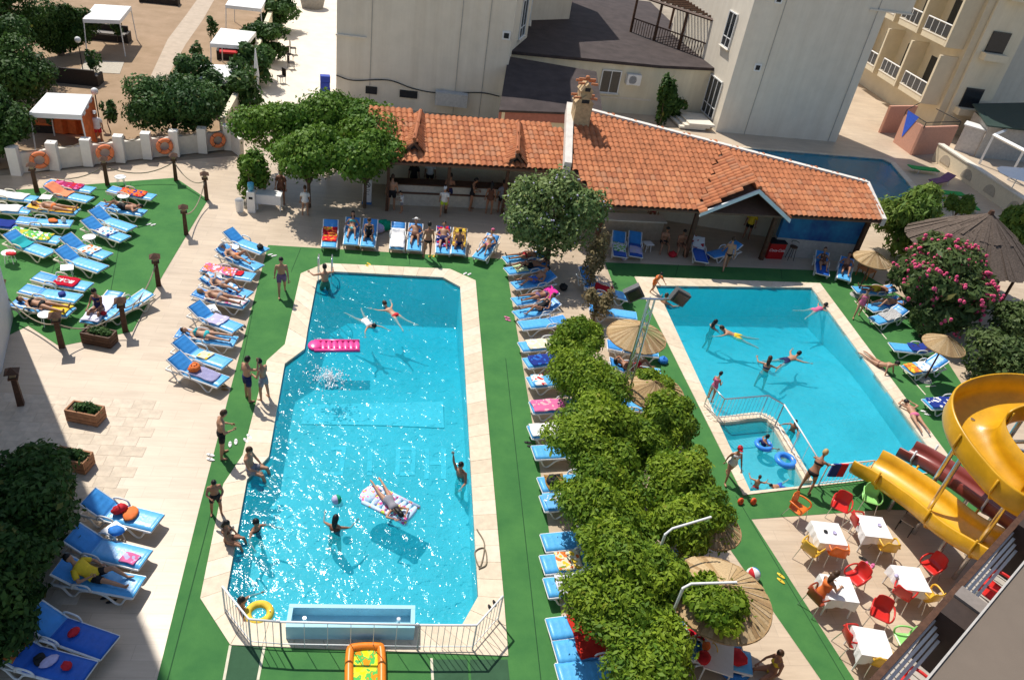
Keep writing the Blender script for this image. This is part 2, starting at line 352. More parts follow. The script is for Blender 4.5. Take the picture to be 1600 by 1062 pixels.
# ================================================================ BUILDINGS
UP = Vector((0, 0, 1))
def stucco(name, col):
    m = mat(name, col, .9, .05, 1.2, .15, 60); n = m.node_tree; tc = [x for x in n.nodes if x.type == 'TEX_COORD'][0]; b = n.nodes['Principled BSDF']
    mp = n.nodes.new('ShaderNodeMapping'); mp.inputs['Scale'].default_value = (1.6, 1.6, .07); nz = n.nodes.new('ShaderNodeTexNoise'); nz.inputs['Scale'].default_value = 1.; nz.inputs['Detail'].default_value = 8; nz.inputs['Roughness'].default_value = .7
    n.links.new(tc.outputs['Object'], mp.inputs[0]); n.links.new(mp.outputs[0], nz.inputs['Vector']); rp = n.nodes.new('ShaderNodeValToRGB'); rp.color_ramp.elements[0].position = .3; rp.color_ramp.elements[1].position = .6
    rp.color_ramp.elements[0].color = (.90, .885, .86, 1); rp.color_ramp.elements[1].color = (1, 1, 1, 1); n.links.new(nz.outputs['Fac'], rp.inputs[0])
    mx = n.nodes.new('ShaderNodeMixRGB'); mx.blend_type = 'MULTIPLY'; mx.inputs[0].default_value = 1; src = b.inputs['Base Color'].links[0].from_socket
    n.links.new(src, mx.inputs[1]); n.links.new(rp.outputs[0], mx.inputs[2]); n.links.new(mx.outputs[0], b.inputs['Base Color']); return m
STUCCO = stucco('stucco_beige', (.76, .69, .57))
STUCCO2 = stucco('stucco_cream', (.72, .65, .49))
STUCCO3 = mat('stucco_yellow', (.62, .54, .39), .9, .06, 1.5)
DARKROOF = mat('bitumen_roof', (.055, .042, .04), .9, .3, 1.2, .2, 20)
GLASS = mat('dark_glass', (.02, .024, .028), .08, .2, spec=.6)
TRIM = mat('stone_trim', (.70, .64, .54), .7, .08)
def wall_box(a, b, t, z0, z1):
    """wall slab from a to b, thickness t to the right of a->b"""
    a, b = Vector(a), Vector(b); n = (b-a).cross(UP).normalized()*t
    q = [a, b, b+n, a+n]
    if (q[1]-q[0]).cross(q[2]-q[0]).z < 0: q = q[::-1]
    return [Vector((p.x, p.y, z0)) for p in q], [Vector((p.x, p.y, z1)) for p in q]
def facade_item(parent, a, b, s, z, w, h, name='window', glass=GLASS, frame=WPAINT, side=1, mull=1, sill=True):
    """window on vertical wall a->b at s metres along, sill height z; outward normal = side * left of a->b"""
    a, b = Vector((a[0], a[1], 0)), Vector((b[0], b[1], 0)); t = (b-a).normalized(); n = UP.cross(t)*side; c = a+t*s
    M = Matrix((t, n, UP)).transposed()
    def bx(mb, x, y, zz, dx, dy, dz): return mb.box(c+t*x+n*y+UP*zz, (dx, dy, dz), M=M)
    wdw = bx(MB(), 0, .02, z+h/2, w, .05, h).build(name, glass, parent)
    mb = MB()
    for x in (-w/2, w/2): bx(mb, x, .05, z+h/2, .07, .08, h+.07)
    for zz in (z, z+h): bx(mb, 0, .05, zz, w+.07, .085, .07)
    for k in range(mull): bx(mb, -w/2+w*(k+1)/(mull+1), .055, z+h/2, .05, .06, h)
    if h > 1.8: bx(mb, 0, .052, z+h*.28, w, .06, .05)
    mb.build('frame', frame, wdw)
    if sill: bx(MB(), 0, .1, z-.06, w+.25, .2, .05).build('sill', TRIM, wdw)
    return wdw
# --- apartment block behind the bar
B1 = empty('apartment_block', G(525, 160), label='tall beige stucco apartment block with blank wall behind the tiled bar roof', cat='building')
def rel(e, o): o.matrix_parent_inverse = Matrix.Translation(e.location).inverted(); return o
class Rel:
    def __init__(s, e): s.e = e
def part(mb, name, m, e, smooth=False): return rel(e, mb.build(name, m, e, smooth))
b1a, b1b = G(525, 160), G(783, 187)
t1 = (b1b-b1a).normalized(); n1 = UP.cross(t1)
b1r = [G(800, 80, 3.5), G(823, 60, 3.5), G(826, 33, 3.5), G(889, 31, 3.5)]
fp = [b1a, b1b]+[Vector((p.x, p.y, 0)) for p in b1r]+[b1r[3]+n1*9, b1a+n1*22]
part(MB().prism(fp, 0, 12.2), 'wall', STUCCO, B1)
L1 = (b1b-b1a).length
for s in (.195, .70, .86):
    c = b1a+t1*L1*s-n1*.02; part(MB().box(c+UP*6.1, (.035, .05, 12.2), rz=math.atan2(t1.y, t1.x)), 'downpipe', mat('pipe', (.42, .40, .36), .7), B1)
for z in (4.1, 8.9):
    c = b1a+t1*.85-n1*.05; part(MB().box(c+UP*z, (1.8, .16, .10), rz=math.atan2(t1.y, t1.x)), 'ledge', TRIM, B1)
VENT = mat('vent_dark', (.03, .03, .03), .9)
for s, z in ((.965, 5.2), (.97, 9.6)):
    c = b1a+t1*L1*s-n1*.03
    v = part(MB().box(c+UP*z, (.5, .1, .5), rz=math.atan2(t1.y, t1.x)), 'vent_frame', WPAINT, B1); part(MB().box(c+UP*z-n1*.05, (.3, .04, .3), rz=math.atan2(t1.y, t1.x)), 'vent_opening', VENT, B1)
for s, w in ((.10, .7), (.32, 1.1), (.58, .5)):
    part(MB().box(b1a+t1*(L1*s+1.1)-n1*.02+UP*1.0, (w, .1, .45), rz=math.atan2(t1.y, t1.x)), 'cellar_vent', VENT, B1)
part(MB().box(b1a+t1*L1*.68-n1*.35+UP*1.1, (2.0, .6, .8), rz=math.atan2(t1.y, t1.x)), 'meter_cabinet', mat('cabinet', (.5, .5, .48), .6), B1)
pts = [b1a+t1*L1*s-n1*.08+UP*z for s, z in ((.0, 1.7), (.1, 1.5), (.3, 1.75), (.45, 1.4), (.6, 1.3), (.85, 1.6), (.97, 1.5))]
part(MB().tube(spline(pts, 5), .035, 5), 'cable', VENT, B1)
for (p, q) in ((b1r[0], b1r[1]), (b1r[2], b1r[1])):
    L = (Vector(q)-Vector(p)).length
    for z in (4.0, 8.2): rel(B1, facade_item(B1, p, q, L*.5, z, min(1.5, L*.7), 2.4, side=-1 if p is b1r[0] else 1))
# --- low wing with the dark flat roof, window, air conditioner
B2 = empty('flat_roofed_annex', G(800, 185), label='low cream annex with dark flat roof terrace between the two apartment blocks', cat='building')
ra, rb = G(800, 80, 3.5), G(1030, 102, 3.5); rc, rd = G(1100, 30, 3.5), G(1105, 108, 3.5)
tw = (Vector((rb.x, rb.y, 0))-Vector((ra.x, ra.y, 0))).normalized(); nw = UP.cross(tw)
rr = [ra, rb, Vector((rd.x+1, rd.y+.6, 0)), Vector((rd.x+1, rd.y+22, 0)), ra+nw*22]
part(MB().prism([p-nw*.0 for p in rr], 0, 3.35), 'wall', STUCCO2, B2)
q = [ra-nw*.25-tw*.1, rb-nw*.25, Vector((rd.x+1, rd.y+.4, 0)), Vector((rd.x+1, rd.y+22, 0)), ra+nw*22-tw*.1]
part(MB().prism(q, 3.352, 3.55), 'roof', DARKROOF, B2)
L2 = (Vector((rb.x, rb.y, 0))-Vector((ra.x, ra.y, 0))).length
wl = L2*.685
rel(B2, facade_item(B2, ra, rb, wl, 1.35, 1.35, 1.5, side=-1))
part(MB().box(Vector((ra.x, ra.y, 1.05))+tw*L2*.75-nw*.03, (L2*.5, .06, .1), rz=math.atan2(tw.y, tw.x)), 'string_course', TRIM, B2)
AC = empty('air_conditioner', Vector((ra.x, ra.y, 2.1))+tw*L2*.835-nw*.22, math.atan2(tw.y, tw.x), label='white outdoor air conditioning unit on cream wall beside the annex window', cat='air conditioner')
MB().box((0, 0, .35), (1.0, .4, .7)).build('casing', WHITE, AC)
fan = MB().ring((-.1, -.21, .35), .26, .02, 20, 5, Matrix.Rotation(R(90), 3, 'X')).build('fan_grille', mat('grille', (.3, .3, .3), .5), AC)
MB().box((-.1, -.203, .35), (.44, .01, .44)).build('fan_opening', mat('fan_grey', (.25, .26, .27), .6), AC)
for x in (-.35, .35): MB().box((x, .03, -.03), (.06, .38, .06)).build('bracket', STEEL, AC)
# dark timber terrace on the roof with railing
TB = empty('roof_terrace_pergola', G(1010, 70, 3.55)+Vector((0, 0, 0)), label='dark timber pergola with slatted railing on the flat annex roof', cat='pergola')
o0 = TB.location.copy()
def tl(p): return Vector(p)-o0
pg = [G(985, 50, 3.55), G(1100, 92, 3.55)]; pt = (pg[1]-pg[0]); pn = UP.cross(pt.normalized())
for i in range(4):
    for k in (0, 5): MB().box(tl(pg[0]+pt*(i/3)+pn*k+UP*1.3), (.16, .16, 2.6)).build('post', WOOD, TB)
for k in (0, 2.5, 5): MB().tube([tl(pg[0]+pn*k+UP*2.66), tl(pg[1]+pn*k+UP*2.66)], .11, 4).build('beam', WOOD, TB)
for i in range(14): MB().tube([tl(pg[0]+pt*(i/13)+UP*2.8), tl(pg[0]+pt*(i/13)+pn*5+UP*2.8)], .09, 4).build('rafter', WOOD, TB)
for i in range(30): MB().box(tl(pg[0]+pt*((i+.5)/30)+UP*.5), (.045, .045, 1.0)).build('baluster', WOOD, TB)
MB().tube([tl(pg[0]+UP*1.02), tl(pg[1]+UP*1.02)], .05, 4).build('handrail', WOOD, TB)
# lean-to with dark roof and reddish fascia
LT = empty('lean_to_shed', G(780, 185), label='lean-to shed with dark sheet roof and reddish fascia behind the chimney', cat='shed')
top = [G(794, 88, 3.6), G(932, 112, 3.6), G(942, 178, 2.95), G(780, 172, 2.95)]
part(MB().hexa([p-UP*.12 for p in top[::-1]], [p for p in top[::-1]]), 'roof', DARKROOF, LT)
f0, f1 = G(780, 172, 2.83), G(905, 196, 2.83)
part(MB().hexa(*wall_box(f0, G(942, 182, 2.8), .08, 2.3, 2.94)), 'fascia', mat('fascia_red', (.33, .13, .10), .7), LT)
part(MB().prism([p*1 for p in (Vector((top[0].x, top[0].y, 0)), Vector((top[1].x, top[1].y, 0)), Vector((top[2].x-.2, top[2].y+.3, 0)), Vector((top[3].x+.2, top[3].y+.3, 0)))], 0, 2.8), 'wall', STUCCO2, LT)
# --- second apartment block
B3 = empty('beige_tower', G(1118, 206), label='tall blank beige tower block beside the small rear pool', cat='building')
c0, c1_ = G(1118, 206), G(1306, 222); t3 = (c1_-c0).normalized(); n3 = UP.cross(t3)
cl = G(1083, 172)
part(MB().prism([c0, c1_, c1_+n3*4, cl+n3*8, cl], 0, 30), 'wall', STUCCO, B3)
L3 = (c1_-c0).length
part(MB().box(c1_+t3*.9+n3*1.5+UP*19.5, (1.8, 3., 21), rz=math.atan2(t3.y, t3.x)), 'side_bay', STUCCO, B3)
for z in (9.0, 13.6): part(MB().box(c1_+t3*.3-n3*.06+UP*z, (3.2, .14, .1), rz=math.atan2(t3.y, t3.x)), 'ledge', TRIM, B3)
for s in (.23, .93):
    part(MB().box(c0+t3*L3*s-n3*.02+UP*15, (.035, .05, 30), rz=math.atan2(t3.y, t3.x)), 'downpipe', mat('pipe', (.42, .40, .36), .7), B3)
for z in (4.6, 8.9, 13.2):
    c = c0+t3*L3*.17-n3*.03
    part(MB().box(c+UP*z, (.5, .1, .5), rz=math.atan2(t3.y, t3.x)), 'vent_frame', WPAINT, B3); part(MB().box(c+UP*z-n3*.05, (.3, .04, .3), rz=math.atan2(t3.y, t3.x)), 'vent_opening', VENT, B3)
Ll = (c0-cl).length
for z in (5.2, 9.5, 13.8): rel(B3, facade_item(B3, cl, c0, Ll*.5, z, 1.3, 2.2, side=-1))
rel(B3, facade_item(B3, cl, c0, Ll*.55, .5, 2.1, 2.6, name='glass_door', side=-1, mull=2, sill=False))
for i in range(3): part(MB().box((cl+c0)*.5+Vector((-1.1-.3*i, -1.3, .42-.14*i)), (2.4, 1.9, .14), rz=math.atan2((c0-cl).y, (c0-cl).x)), 'step', TRIM, B3)
# --- balconied building on the right
B4 = empty('balcony_building', G(1452, 205), label='yellow building with stacked railed balconies behind the rear pool', cat='building')
k0 = G(1452, 205); ln = 26
part(MB().prism([k0, k0+Vector((3.6, 0, 0)), k0+Vector((3.6, ln, 0)), k0+Vector((0, ln, 0))], 0, 32), 'wall', STUCCO3, B4)
part(MB().prism([k0+Vector((.6, -.25, 0)), k0+Vector((3.8, -.25, 0)), k0+Vector((3.8, -.02, 0)), k0+Vector((.6, -.02, 0))], 0, 32), 'end_wall', STUCCO2, B4)
RAILG = mat('smoked_glass', (.03, .032, .035), .15, .1, spec=.5)
for z in (2.2, 6.5, 10.8, 15.1):
    for y, w in ((.7, 3.4), (5.0, 2.8), (8.9, 2.8), (12.8, 2.8), (16.7, 2.8)):
        p = k0+Vector((-.75, y+w/2, z))
        part(MB().box(p, (1.5, w, .45)), 'balcony_slab', STUCCO3, B4)
        part(MB().box(p+Vector((.76, 0, 1.6)), (.06, w*.8, 2.3)), 'balcony_door', GLASS, B4)
        part(MB().box(p+Vector((0, 0, .26)), (1.56, w+.1, .07)), 'balcony_coping', TRIM, B4)
        part(MB().box(p+Vector((-.68, 0, .78)), (.03, w-.1, .8)), 'railing_panel', RAILG, B4)
        part(MB().tube([p+Vector((-.68, -w/2, 1.25)), p+Vector((-.68, w/2, 1.25))], .05, 6), 'handrail', WPAINT, B4)
        for k in range(5): part(MB().box(p+Vector((-.69, -w/2+w*k/4, .76)), (.05, .05, .95)), 'railing_post', WPAINT, B4)
        part(MB().box(p+Vector((.1, -w/2-.15, 1.6)), (1.7, .25, 3.7)), 'side_fin', STUCCO3, B4)
for z in (3.0, 7.2, 11.4, 15.6):
    for x in (2.6,): part(MB().box(k0+Vector((x-.6, -.3, z)), (1.5, .12, 1.5)), 'recessed_window', GLASS, B4)
    part(MB().box(k0+Vector((2.0, -.6, z-1.0)), (1.9, .7, .5)), 'window_ledge', STUCCO2, B4)
B5 = empty('grey_villa', G(1540, 190), label='pale grey house with dark green lean-to roofs beyond the balcony building', cat='building')
v0 = G(1530, 205)
part(MB().prism([v0+Vector((1, 6, 0)), v0+Vector((26, 3, 0)), v0+Vector((26, 20, 0)), v0+Vector((1, 20, 0))], 0, 26), 'wall', STUCCO, B5)
sh_ = [G(1520, 162, 2.9), G(1625, 160, 2.9), G(1650, 208, 2.5), G(1543, 196, 2.5)]
part(MB().hexa([p-UP*.1 for p in sh_[::-1]], sh_[::-1]), 'lean_to_roof', mat('green_sheet', (.03, .055, .045), .6), B5)
cs_ = sum(sh_, Vector())/4; part(MB().prism([Vector((p.x, p.y, 0)).lerp(Vector((cs_.x, cs_.y, 0)), .12) for p in sh_], 0, 2.35), 'lean_to_wall', mat('shed_wall', (.42, .39, .35), .8), B5)
for a_, b_ in ((G(1553, 211, 2.2), G(1640, 256, 2.2)), (G(1553, 211, 2.2), G(1590, 196, 2.2))): part(MB().tube([a_, b_], .13, 4), 'porch_beam', WPAINT, B5)
for p in (G(1553, 211, 2.2), G(1600, 235, 2.2)): part(MB().tube([Vector((p.x, p.y, 0)), p], .1, 4), 'porch_post', WPAINT, B5)
WC = empty('white_cabinet', G(1508, 236), R(-40), label='white cupboard beside the pink shower enclosure', cat='cupboard'); MB().box((0, 0, .95), (1.5, 1.2, 1.9)).build('body', mat('cupboard', (.55, .53, .50), .7), WC); MB().box((0, 0, 1.94), (1.7, 1.4, .08)).build('top', WPAINT, WC)
rel(B5, facade_item(B5, v0+Vector((1, 6, 0)), v0+Vector((26, 3, 0)), 4, 9, 1.4, 1.8, side=-1))
# terrace wall with arches by the rear pool, pink shower enclosure
TW = empty('terrace_wall', G(1500, 250), label='cream terrace wall with arched niches by the rear pool loungers', cat='wall')
w0, w1 = G(1462, 250), G(1600, 345); wd = (w1-w0).normalized(); w1 = w0+wd*13
part(MB().hexa(*wall_box(w0, w1, .35, 0, 1.15)), 'wall', mat('sun_cream', (.68, .57, .40), .85, .08), TW)
part(MB().hexa(*wall_box(w0-wd.cross(UP)*.06, w1-wd.cross(UP)*.06, .47, 1.152, 1.24)), 'coping', TRIM, TW)
wn = UP.cross(wd)
for i in range(5):
    c = w0+wd*(1.4+2.5*i); arch = [c+wd*(.55*math.cos(a))+UP*(.25+.62*math.sin(a)) for a in [math.pi*k/10 for k in range(11)]]
    pn_ = -wn*.03; arch = [p-wn*.352 for p in arch]; mb = MB(); n_ = len(arch)
    mb.add([p+pn_ for p in arch]+[p-pn_*.2 for p in arch], [tuple(range(n_)), tuple(range(2*n_-1, n_-1, -1))]+[(k, n_+k, n_+(k+1) % n_, (k+1) % n_) for k in range(n_)])
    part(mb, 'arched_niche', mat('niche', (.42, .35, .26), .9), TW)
PS = empty('shower_enclosure', G(1425, 240), label='pink walled shower enclosure with open top and blue cloth by rear pool', cat='enclosure')
PINK = mat('pink_wall', (.52, .27, .19), .85, .08)
s0, s1, s2 = G(1395, 222), G(1424, 243), G(1478, 240)
part(MB().hexa(*wall_box(s1, s2, -.2, 0, 2.1)), 'wall', PINK, PS); part(MB().hexa(*wall_box(s0, s1-(s1-s0).normalized()*.01, -.2, 0, 2.1)), 'wall', PINK, PS)
part(MB().hexa(*wall_box(s0+Vector((-.2, 2, 0)), s0+Vector((2.6, 3, 0)), .2, 0, 2.1)), 'wall', PINK, PS)
for a, b in ((s0, s1), (s1, s2), (s2, s2+Vector((-.5, 2.6, 0))), (s0, s0+Vector((2.5, 2.5, 0)))): part(MB().tube([a+UP*2.45, b+UP*2.45], .03, 5), 'top_rail', VENT, PS)
for a in (s0, s1, s2): part(MB().tube([a+UP*2, a+UP*2.47], .03, 5), 'rail_post', VENT, PS)
part(MB().add([s0+UP*2.5+Vector((-.02, -.25, 0)), s0.lerp(s1, .55)+UP*2.5+Vector((-.02, -.25, 0)), s0.lerp(s1, .2)+UP*.7+Vector((-.02, -.27, 0)), s0+UP*2.5+Vector((-.02, -.2, 0)), s0.lerp(s1, .55)+UP*2.5+Vector((-.02, -.2, 0)), s0.lerp(s1, .2)+UP*.7+Vector((-.02, -.22, 0))], [(0, 1, 2), (5, 4, 3), (0, 3, 4, 1), (1, 4, 5, 2), (2, 5, 3, 0)]), 'blue_cloth', mat('blue_cloth', (.03, .10, .55), .8), PS)
# building beyond the left edge (its corner shows at the frame's edge, its shadow falls on the deck)
LB = MB(); LB.prism([Vector((-13.1, 23.2, 0)), Vector((-12.2, 20.2, 0)), Vector((-11.9, 14.5, 0)), Vector((-22, 12, 0)), Vector((-24, 23.2, 0))], 0, 26)
LB.build('white_side_building', mat('white_render', (.70, .68, .65), .85, .05), label='white rendered building corner at the edge of the lounge lawn', cat='building')
# hotel wing with railed balconies in the near corner
HW = empty('hotel_wing', (12, 7, 0), label='taupe hotel wing with wooden divided balconies overlooking the cafe tables', cat='building')
wa = G(1450, 1062, 7.6); wt = V0 = Vector((math.cos(R(35.2)), math.sin(R(35.2)), 0)); wnrm = UP.cross(wt)  # wnrm points to the pool
wa = Vector((wa.x, wa.y, 0)); A0 = wa-wt*3.5; A1 = wa+wt*16; DW = .52
TAUPE = mat('taupe_render', (.165, .13, .10), .9, .05, 2, .2, 90)
part(MB().prism([A0-wnrm*.9, A1-wnrm*.9, A1-wnrm*12, A0-wnrm*12], 0, 7.25), 'wall', TAUPE, HW)
part(MB().prism([A0, A1, A1-wnrm*12.1, A0-wnrm*12.1], 7.252, 7.6), 'roof_slab', TAUPE, HW)
part(MB().hexa(*wall_box(A0+wnrm*.03, A1+wnrm*.03, .03, 7.5, 7.63)), 'roof_edging', mat('edging', (.45, .42, .38), .7), HW)
part(MB().hexa(*wall_box(A0-wnrm*.899, A1-wnrm*.899, -DW-.9, 5.7, 5.88)), 'balcony_slab', STUCCO, HW)
PL = mat('deck_plank', (.42, .38, .33), .7, .25, 4); GR = mat('grey_rail', (.68, .69, .69), .4, .05)
for i in range(int((A1-A0).length/.16)):
    part(MB().box(A0+wt*(.08+.16*i)+wnrm*(DW-.7)*.5+UP*5.9, (.135, DW+.62, .03), rz=math.atan2(wt.y, wt.x)), 'deck_plank', PL, HW)
for k in range(4):
    part(MB().hexa(*wall_box(A0+wnrm*(DW-.05-.07*k), A1+wnrm*(DW-.05-.07*k), .048, 6.86-.1*k, 6.90-.1*k)), 'rail', GR, HW)
part(MB().hexa(*wall_box(A0+wnrm*(DW+.03), A1+wnrm*(DW+.03), .10, 6.93, 7.0)), 'handrail', WOOD, HW)
for i in range(5):
    c = A0+wt*(2.5+3.3*i)
    part(MB().box(c+wnrm*(DW-.32)+UP*6.5, (.8, .5, 1.2), rz=math.atan2(wt.y, wt.x)), 'divider', mat('divider_dark', (.045, .03, .024), .7), HW)
    part(MB().box(c+wt*.25+wnrm*(DW-.32)+UP*7.13, (.3, .52, .05), rz=math.atan2(wt.y, wt.x)), 'divider_cap', mat('divider_cap', (.22, .19, .17), .7), HW)
BALC = [A0+wt*(4.3+3.3*i)+wnrm*.08+UP*5.915 for i in range(4)]; BROT = math.atan2(wt.y, wt.x)
# ================================================================ TILED BAR ROOFS
TILE = mat('roof_tile', (.45, .16, .065), .8, .3, 2.5, .15, 40); TILES = [TILE]+[mat('roof_tile_%d' % i, c, .8, .2, 4) for i, c in enumerate([(.49, .185, .08), (.38, .13, .055), (.42, .18, .09), (.51, .20, .085)])]
def tile_mesh(w, l, t=.02):
    mb = MB(); n = 6
    for yy, zz in ((0, .022), (l*1.06, 0)):
        for k in range(n+1):
            a = math.pi*k/n; x = -w*.5+w*k/n
            z = math.sin(a)*w*.30 if k not in (0, n) else 0
            mb.v.append((x, yy, z+zz))
    for k in range(n): mb.f.append((k, k+1, n+2+k, n+1+k))
    o = len(mb.v)
    for k in range(n+1): v = mb.v[k]; mb.v.append((v[0], v[1], v[2]-t-.02 if k in (0, n) else v[2]-t))
    for k in range(n): mb.f.append((o+k, o+k+1, k+1, k))
    return mb
def point_in(poly, x, y):
    c = False; n = len(poly)
    for i in range(n):
        x1, y1 = poly[i]; x2, y2 = poly[(i+1) % n]
        if (y1 > y) != (y2 > y) and x < (x2-x1)*(y-y1)/(y2-y1)+x1: c = not c
    return c
def tiled_slope(parent, corners, eave_dir, up_dir, w=.27, l=.36, nparts=300, holes=()):
    """fill the planar polygon with tiles; origin corners[0] on the eave"""
    o = corners[0]; ex = eave_dir.normalized(); ey = up_dir.normalized(); ez = ex.cross(ey)
    pl = [((p-o).dot(ex), (p-o).dot(ey)) for p in corners]; hp = [[((p-o).dot(ex), (p-o).dot(ey)) for p in h] for h in holes]
    xs = [p[0] for p in pl]; ys = [p[1] for p in pl]; me = tile_mesh(w, l).mesh('tile'); me.materials.append(TILE); base = tile_mesh(w, l)
    M = Matrix((ex, ey, ez)).transposed().to_4x4(); rest = MB(); cnt = 0
    j = 0; y = min(ys)
    while y < max(ys):
        x = min(xs)+w/2
        while x < max(xs):
            if point_in(pl, x, y+l*.4) and not any(point_in(h, x, y+l*.4) for h in hp):
                jx = random.uniform(-.006, .006); loc = o+ex*(x+jx)+ey*(y+random.uniform(-.01, .01))+ez*.05
                MM = Matrix.Translation(loc) @ M @ Matrix.Rotation(random.uniform(-.02, .02), 4, 'Z')
                if cnt < nparts:
                    t = obj('tile', me, random.choice(TILES), parent); t.matrix_local = Matrix.Translation(-parent.location) @ MM; cnt += 1
                else: rest.add([MM @ Vector(v) for v in base.v], base.f)
            x += w
        y += l; j += 1
    if rest.v:
        r = part(rest, 'upper_tiles', TILE, parent); r['kind'] = 'stuff'
    und = [p-ez*.02 for p in corners]; n = len(und)
    mb = MB(); mb.add([p for p in und]+[p-ez*.12 for p in und], [tuple(range(n)), tuple(range(2*n-1, n-1, -1))]+[(k, n+k, n+(k+1) % n, (k+1) % n) for k in range(n)])
    part(mb, 'roof_board', mat('roof_board', (.16, .09, .06), .9), parent)
EZ = 2.6
# right hand bar
RB = empty('tiled_bar', G(943, 324, 0), label='open poolside bar under a large orange tiled roof with cross gable', cat='building')
ea, eb = G(940, 322, EZ), G(1381, 346, EZ); ed = (eb-ea).normalized(); eu0 = UP.cross(ed)
eu = (eu0*math.cos(R(19))+UP*math.sin(R(19))).normalized(); en = ed.cross(eu)
rt = [ea, eb, onplane(1354, 287, ea, en), onplane(896, 168, ea, en), onplane(893, 262, ea, en)]
gapx = onplane(1127, 236, ea, en); gl, gr = onplane(1089, 329, ea, en), onplane(1229, 339, ea, en)
tiled_slope(RB, rt, ed, eu, holes=[[gl-eu*.2, gr-eu*.2, gapx]])
# cross gable
gfz = 1.15; gmid = (gl+gr)*.5; gfront = Vector((gapx.x*.25+gmid.x*.75, 0, 0)); apex = G(1186, 298, 3.75)
def slope_from(parent, a, b, c, d, nparts=90, w=.27, l=.36):   # eave a->b, top c (above b), d (above a)
    ex = (b-a).normalized(); nrm = ex.cross((d-a)).normalized(); uy = nrm.cross(ex); tiled_slope(parent, [a, b, c, d], ex, uy, w, l, nparts)
glo = gl-ed*.0-eu0*.35; gro = gr-eu0*.35
slope_from(RB, gapx+(gl-gapx)*.98+UP*.02, glo+UP*.02, apex, gapx+UP*.12)
slope_from(RB, gro+UP*.02, gapx+(gr-gapx)*.98+UP*.02, gapx+UP*.12, apex)
part(MB().tube([apex+UP*.1, gapx+UP*.16], .14, 8), 'ridge_cap', TILES[2], RB)
for p in (glo, gro): part(MB().hexa(*[[q-UP*.02 for q in r] for r in (lambda a, b: ([a, b, b+eu0*.08, a+eu0*.08], [a+UP*.2, b+UP*.2, b+eu0*.08+UP*.2, a+eu0*.08+UP*.2]))(p-eu0*.06-UP*.1, apex-eu0*.06-UP*.1)]), 'barge_board', WPAINT, RB)
# white parapet along the ridge and right verge
def strip(parent, a, b, w, h, m, name):
    t = (b-a).normalized(); n = t.cross(UP).normalized()*w*.5
    part(MB().hexa([a-n-UP*h, b-n-UP*h, b+n-UP*h, a+n-UP*h], [a-n+UP*.14, b-n+UP*.14, b+n+UP*.14, a+n+UP*.14]), name, m, parent)
PAR = mat('parapet_white', (.72, .66, .58), .8, .12, 3)
strip(RB, rt[3], rt[2], .3, .6, PAR, 'parapet'); strip(RB, rt[2], eb, .22, .25, PAR, 'verge'); strip(RB, rt[3]+UP*.1-ed*.2, rt[4]+UP*.1-ed*.2, .34, .5, PAR, 'parapet')
# back and side walls, posts, painted sea mural, low counter
gb = [Vector((p.x, p.y, 0)) for p in rt]
part(MB().hexa(*wall_box(gb[3]-eu0*.5, gb[2]-eu0*.4, .25, 0, 2.9)), 'back_wall', STUCCO2, RB)
m0 = Vector((gr.x, gr.y, 0))+ed*.6+eu0*1.0; m1 = Vector((eb.x, eb.y, 0))-ed*.3+eu0*.55
part(MB().hexa(*wall_box(m0, m1, -.25, 1.0, 2.68)), 'mural_wall', mat('sea_mural', (.03, .22, .42), .7, .3, 1.2, col2=(.02, .06, .22)), RB)
part(MB().hexa(*wall_box(m0-eu0*.02, m1-eu0*.02, -.29, 0, .998)), 'plinth', mat('plinth', (.42, .40, .37), .8), RB)
for s in (.02, .34, .62, .97):
    c = Vector((ea.x, ea.y, 0)).lerp(Vector((eb.x, eb.y, 0)), s)+eu0*.45; part(MB().box(c+UP*1.27, (.2, .2, 2.54)), 'post', WOOD, RB)
part(MB().tube([ea+eu0*.45-UP*.14+ed*.1, eb+eu0*.45-UP*.14-ed*.1], .10, 4), 'eave_beam', WOOD, RB)
kc = Vector((gl.x, gl.y, 0))+eu0*2.2-ed*3
part(MB().box(kc+UP*.5, (5, .6, 1.0), rz=math.atan2(ed.y, ed.x)), 'counter', mat('counter_stone', (.42, .34, .25), .8), RB)
part(MB().box(kc+UP*1.035, (5.2, .8, .07), rz=math.atan2(ed.y, ed.x)), 'counter_top', TRIM, RB)
# left hand bar
LBAR = empty('tiled_snack_bar', G(622, 262, 0), label='snack bar counter under the long orange tiled roof with two small dormers', cat='building')
la, lb = G(606, 253, EZ), G(886, 268, EZ); ld = (lb-la).normalized(); lu0 = UP.cross(ld); lu = (lu0*math.cos(R(17))+UP*math.sin(R(17))).normalized(); len_ = ld.cross(lu)
lt = [la, lb, onplane(883, 201, la, len_), onplane(575, 170, la, len_)]
tiled_slope(LBAR, lt, ld, lu, nparts=300)
for (tu, tv, fu, fv) in ((657, 178, 646, 228), (810, 196, 806, 247)):
    bt = onplane(tu, tv, la, len_); ft = onplane(fu, fv+12, la, len_); ap = ft+UP*.62; bt2 = bt+UP*.1
    dl, dr = ft-ld*.55, ft+ld*.55
    slope_from(LBAR, bt-ld*.12, dl, ap, bt2, 20, .2, .3); slope_from(LBAR, dr, bt+ld*.12, bt2, ap, 20, .2, .3)
    part(MB().tube([ap+UP*.06, bt2+UP*.06], .10, 8), 'dormer_ridge', TILES[2], LBAR)
    part(MB().add([dl+lu0*.15, dr+lu0*.15, ap+lu0*.15, dl+lu0*.2, dr+lu0*.2, ap+lu0*.2], [(0, 1, 2), (5, 4, 3), (0, 3, 4, 1), (1, 4, 5, 2), (2, 5, 3, 0)]), 'dormer_opening', VENT, LBAR)
gl_ = [Vector((p.x, p.y, 0)) for p in lt]
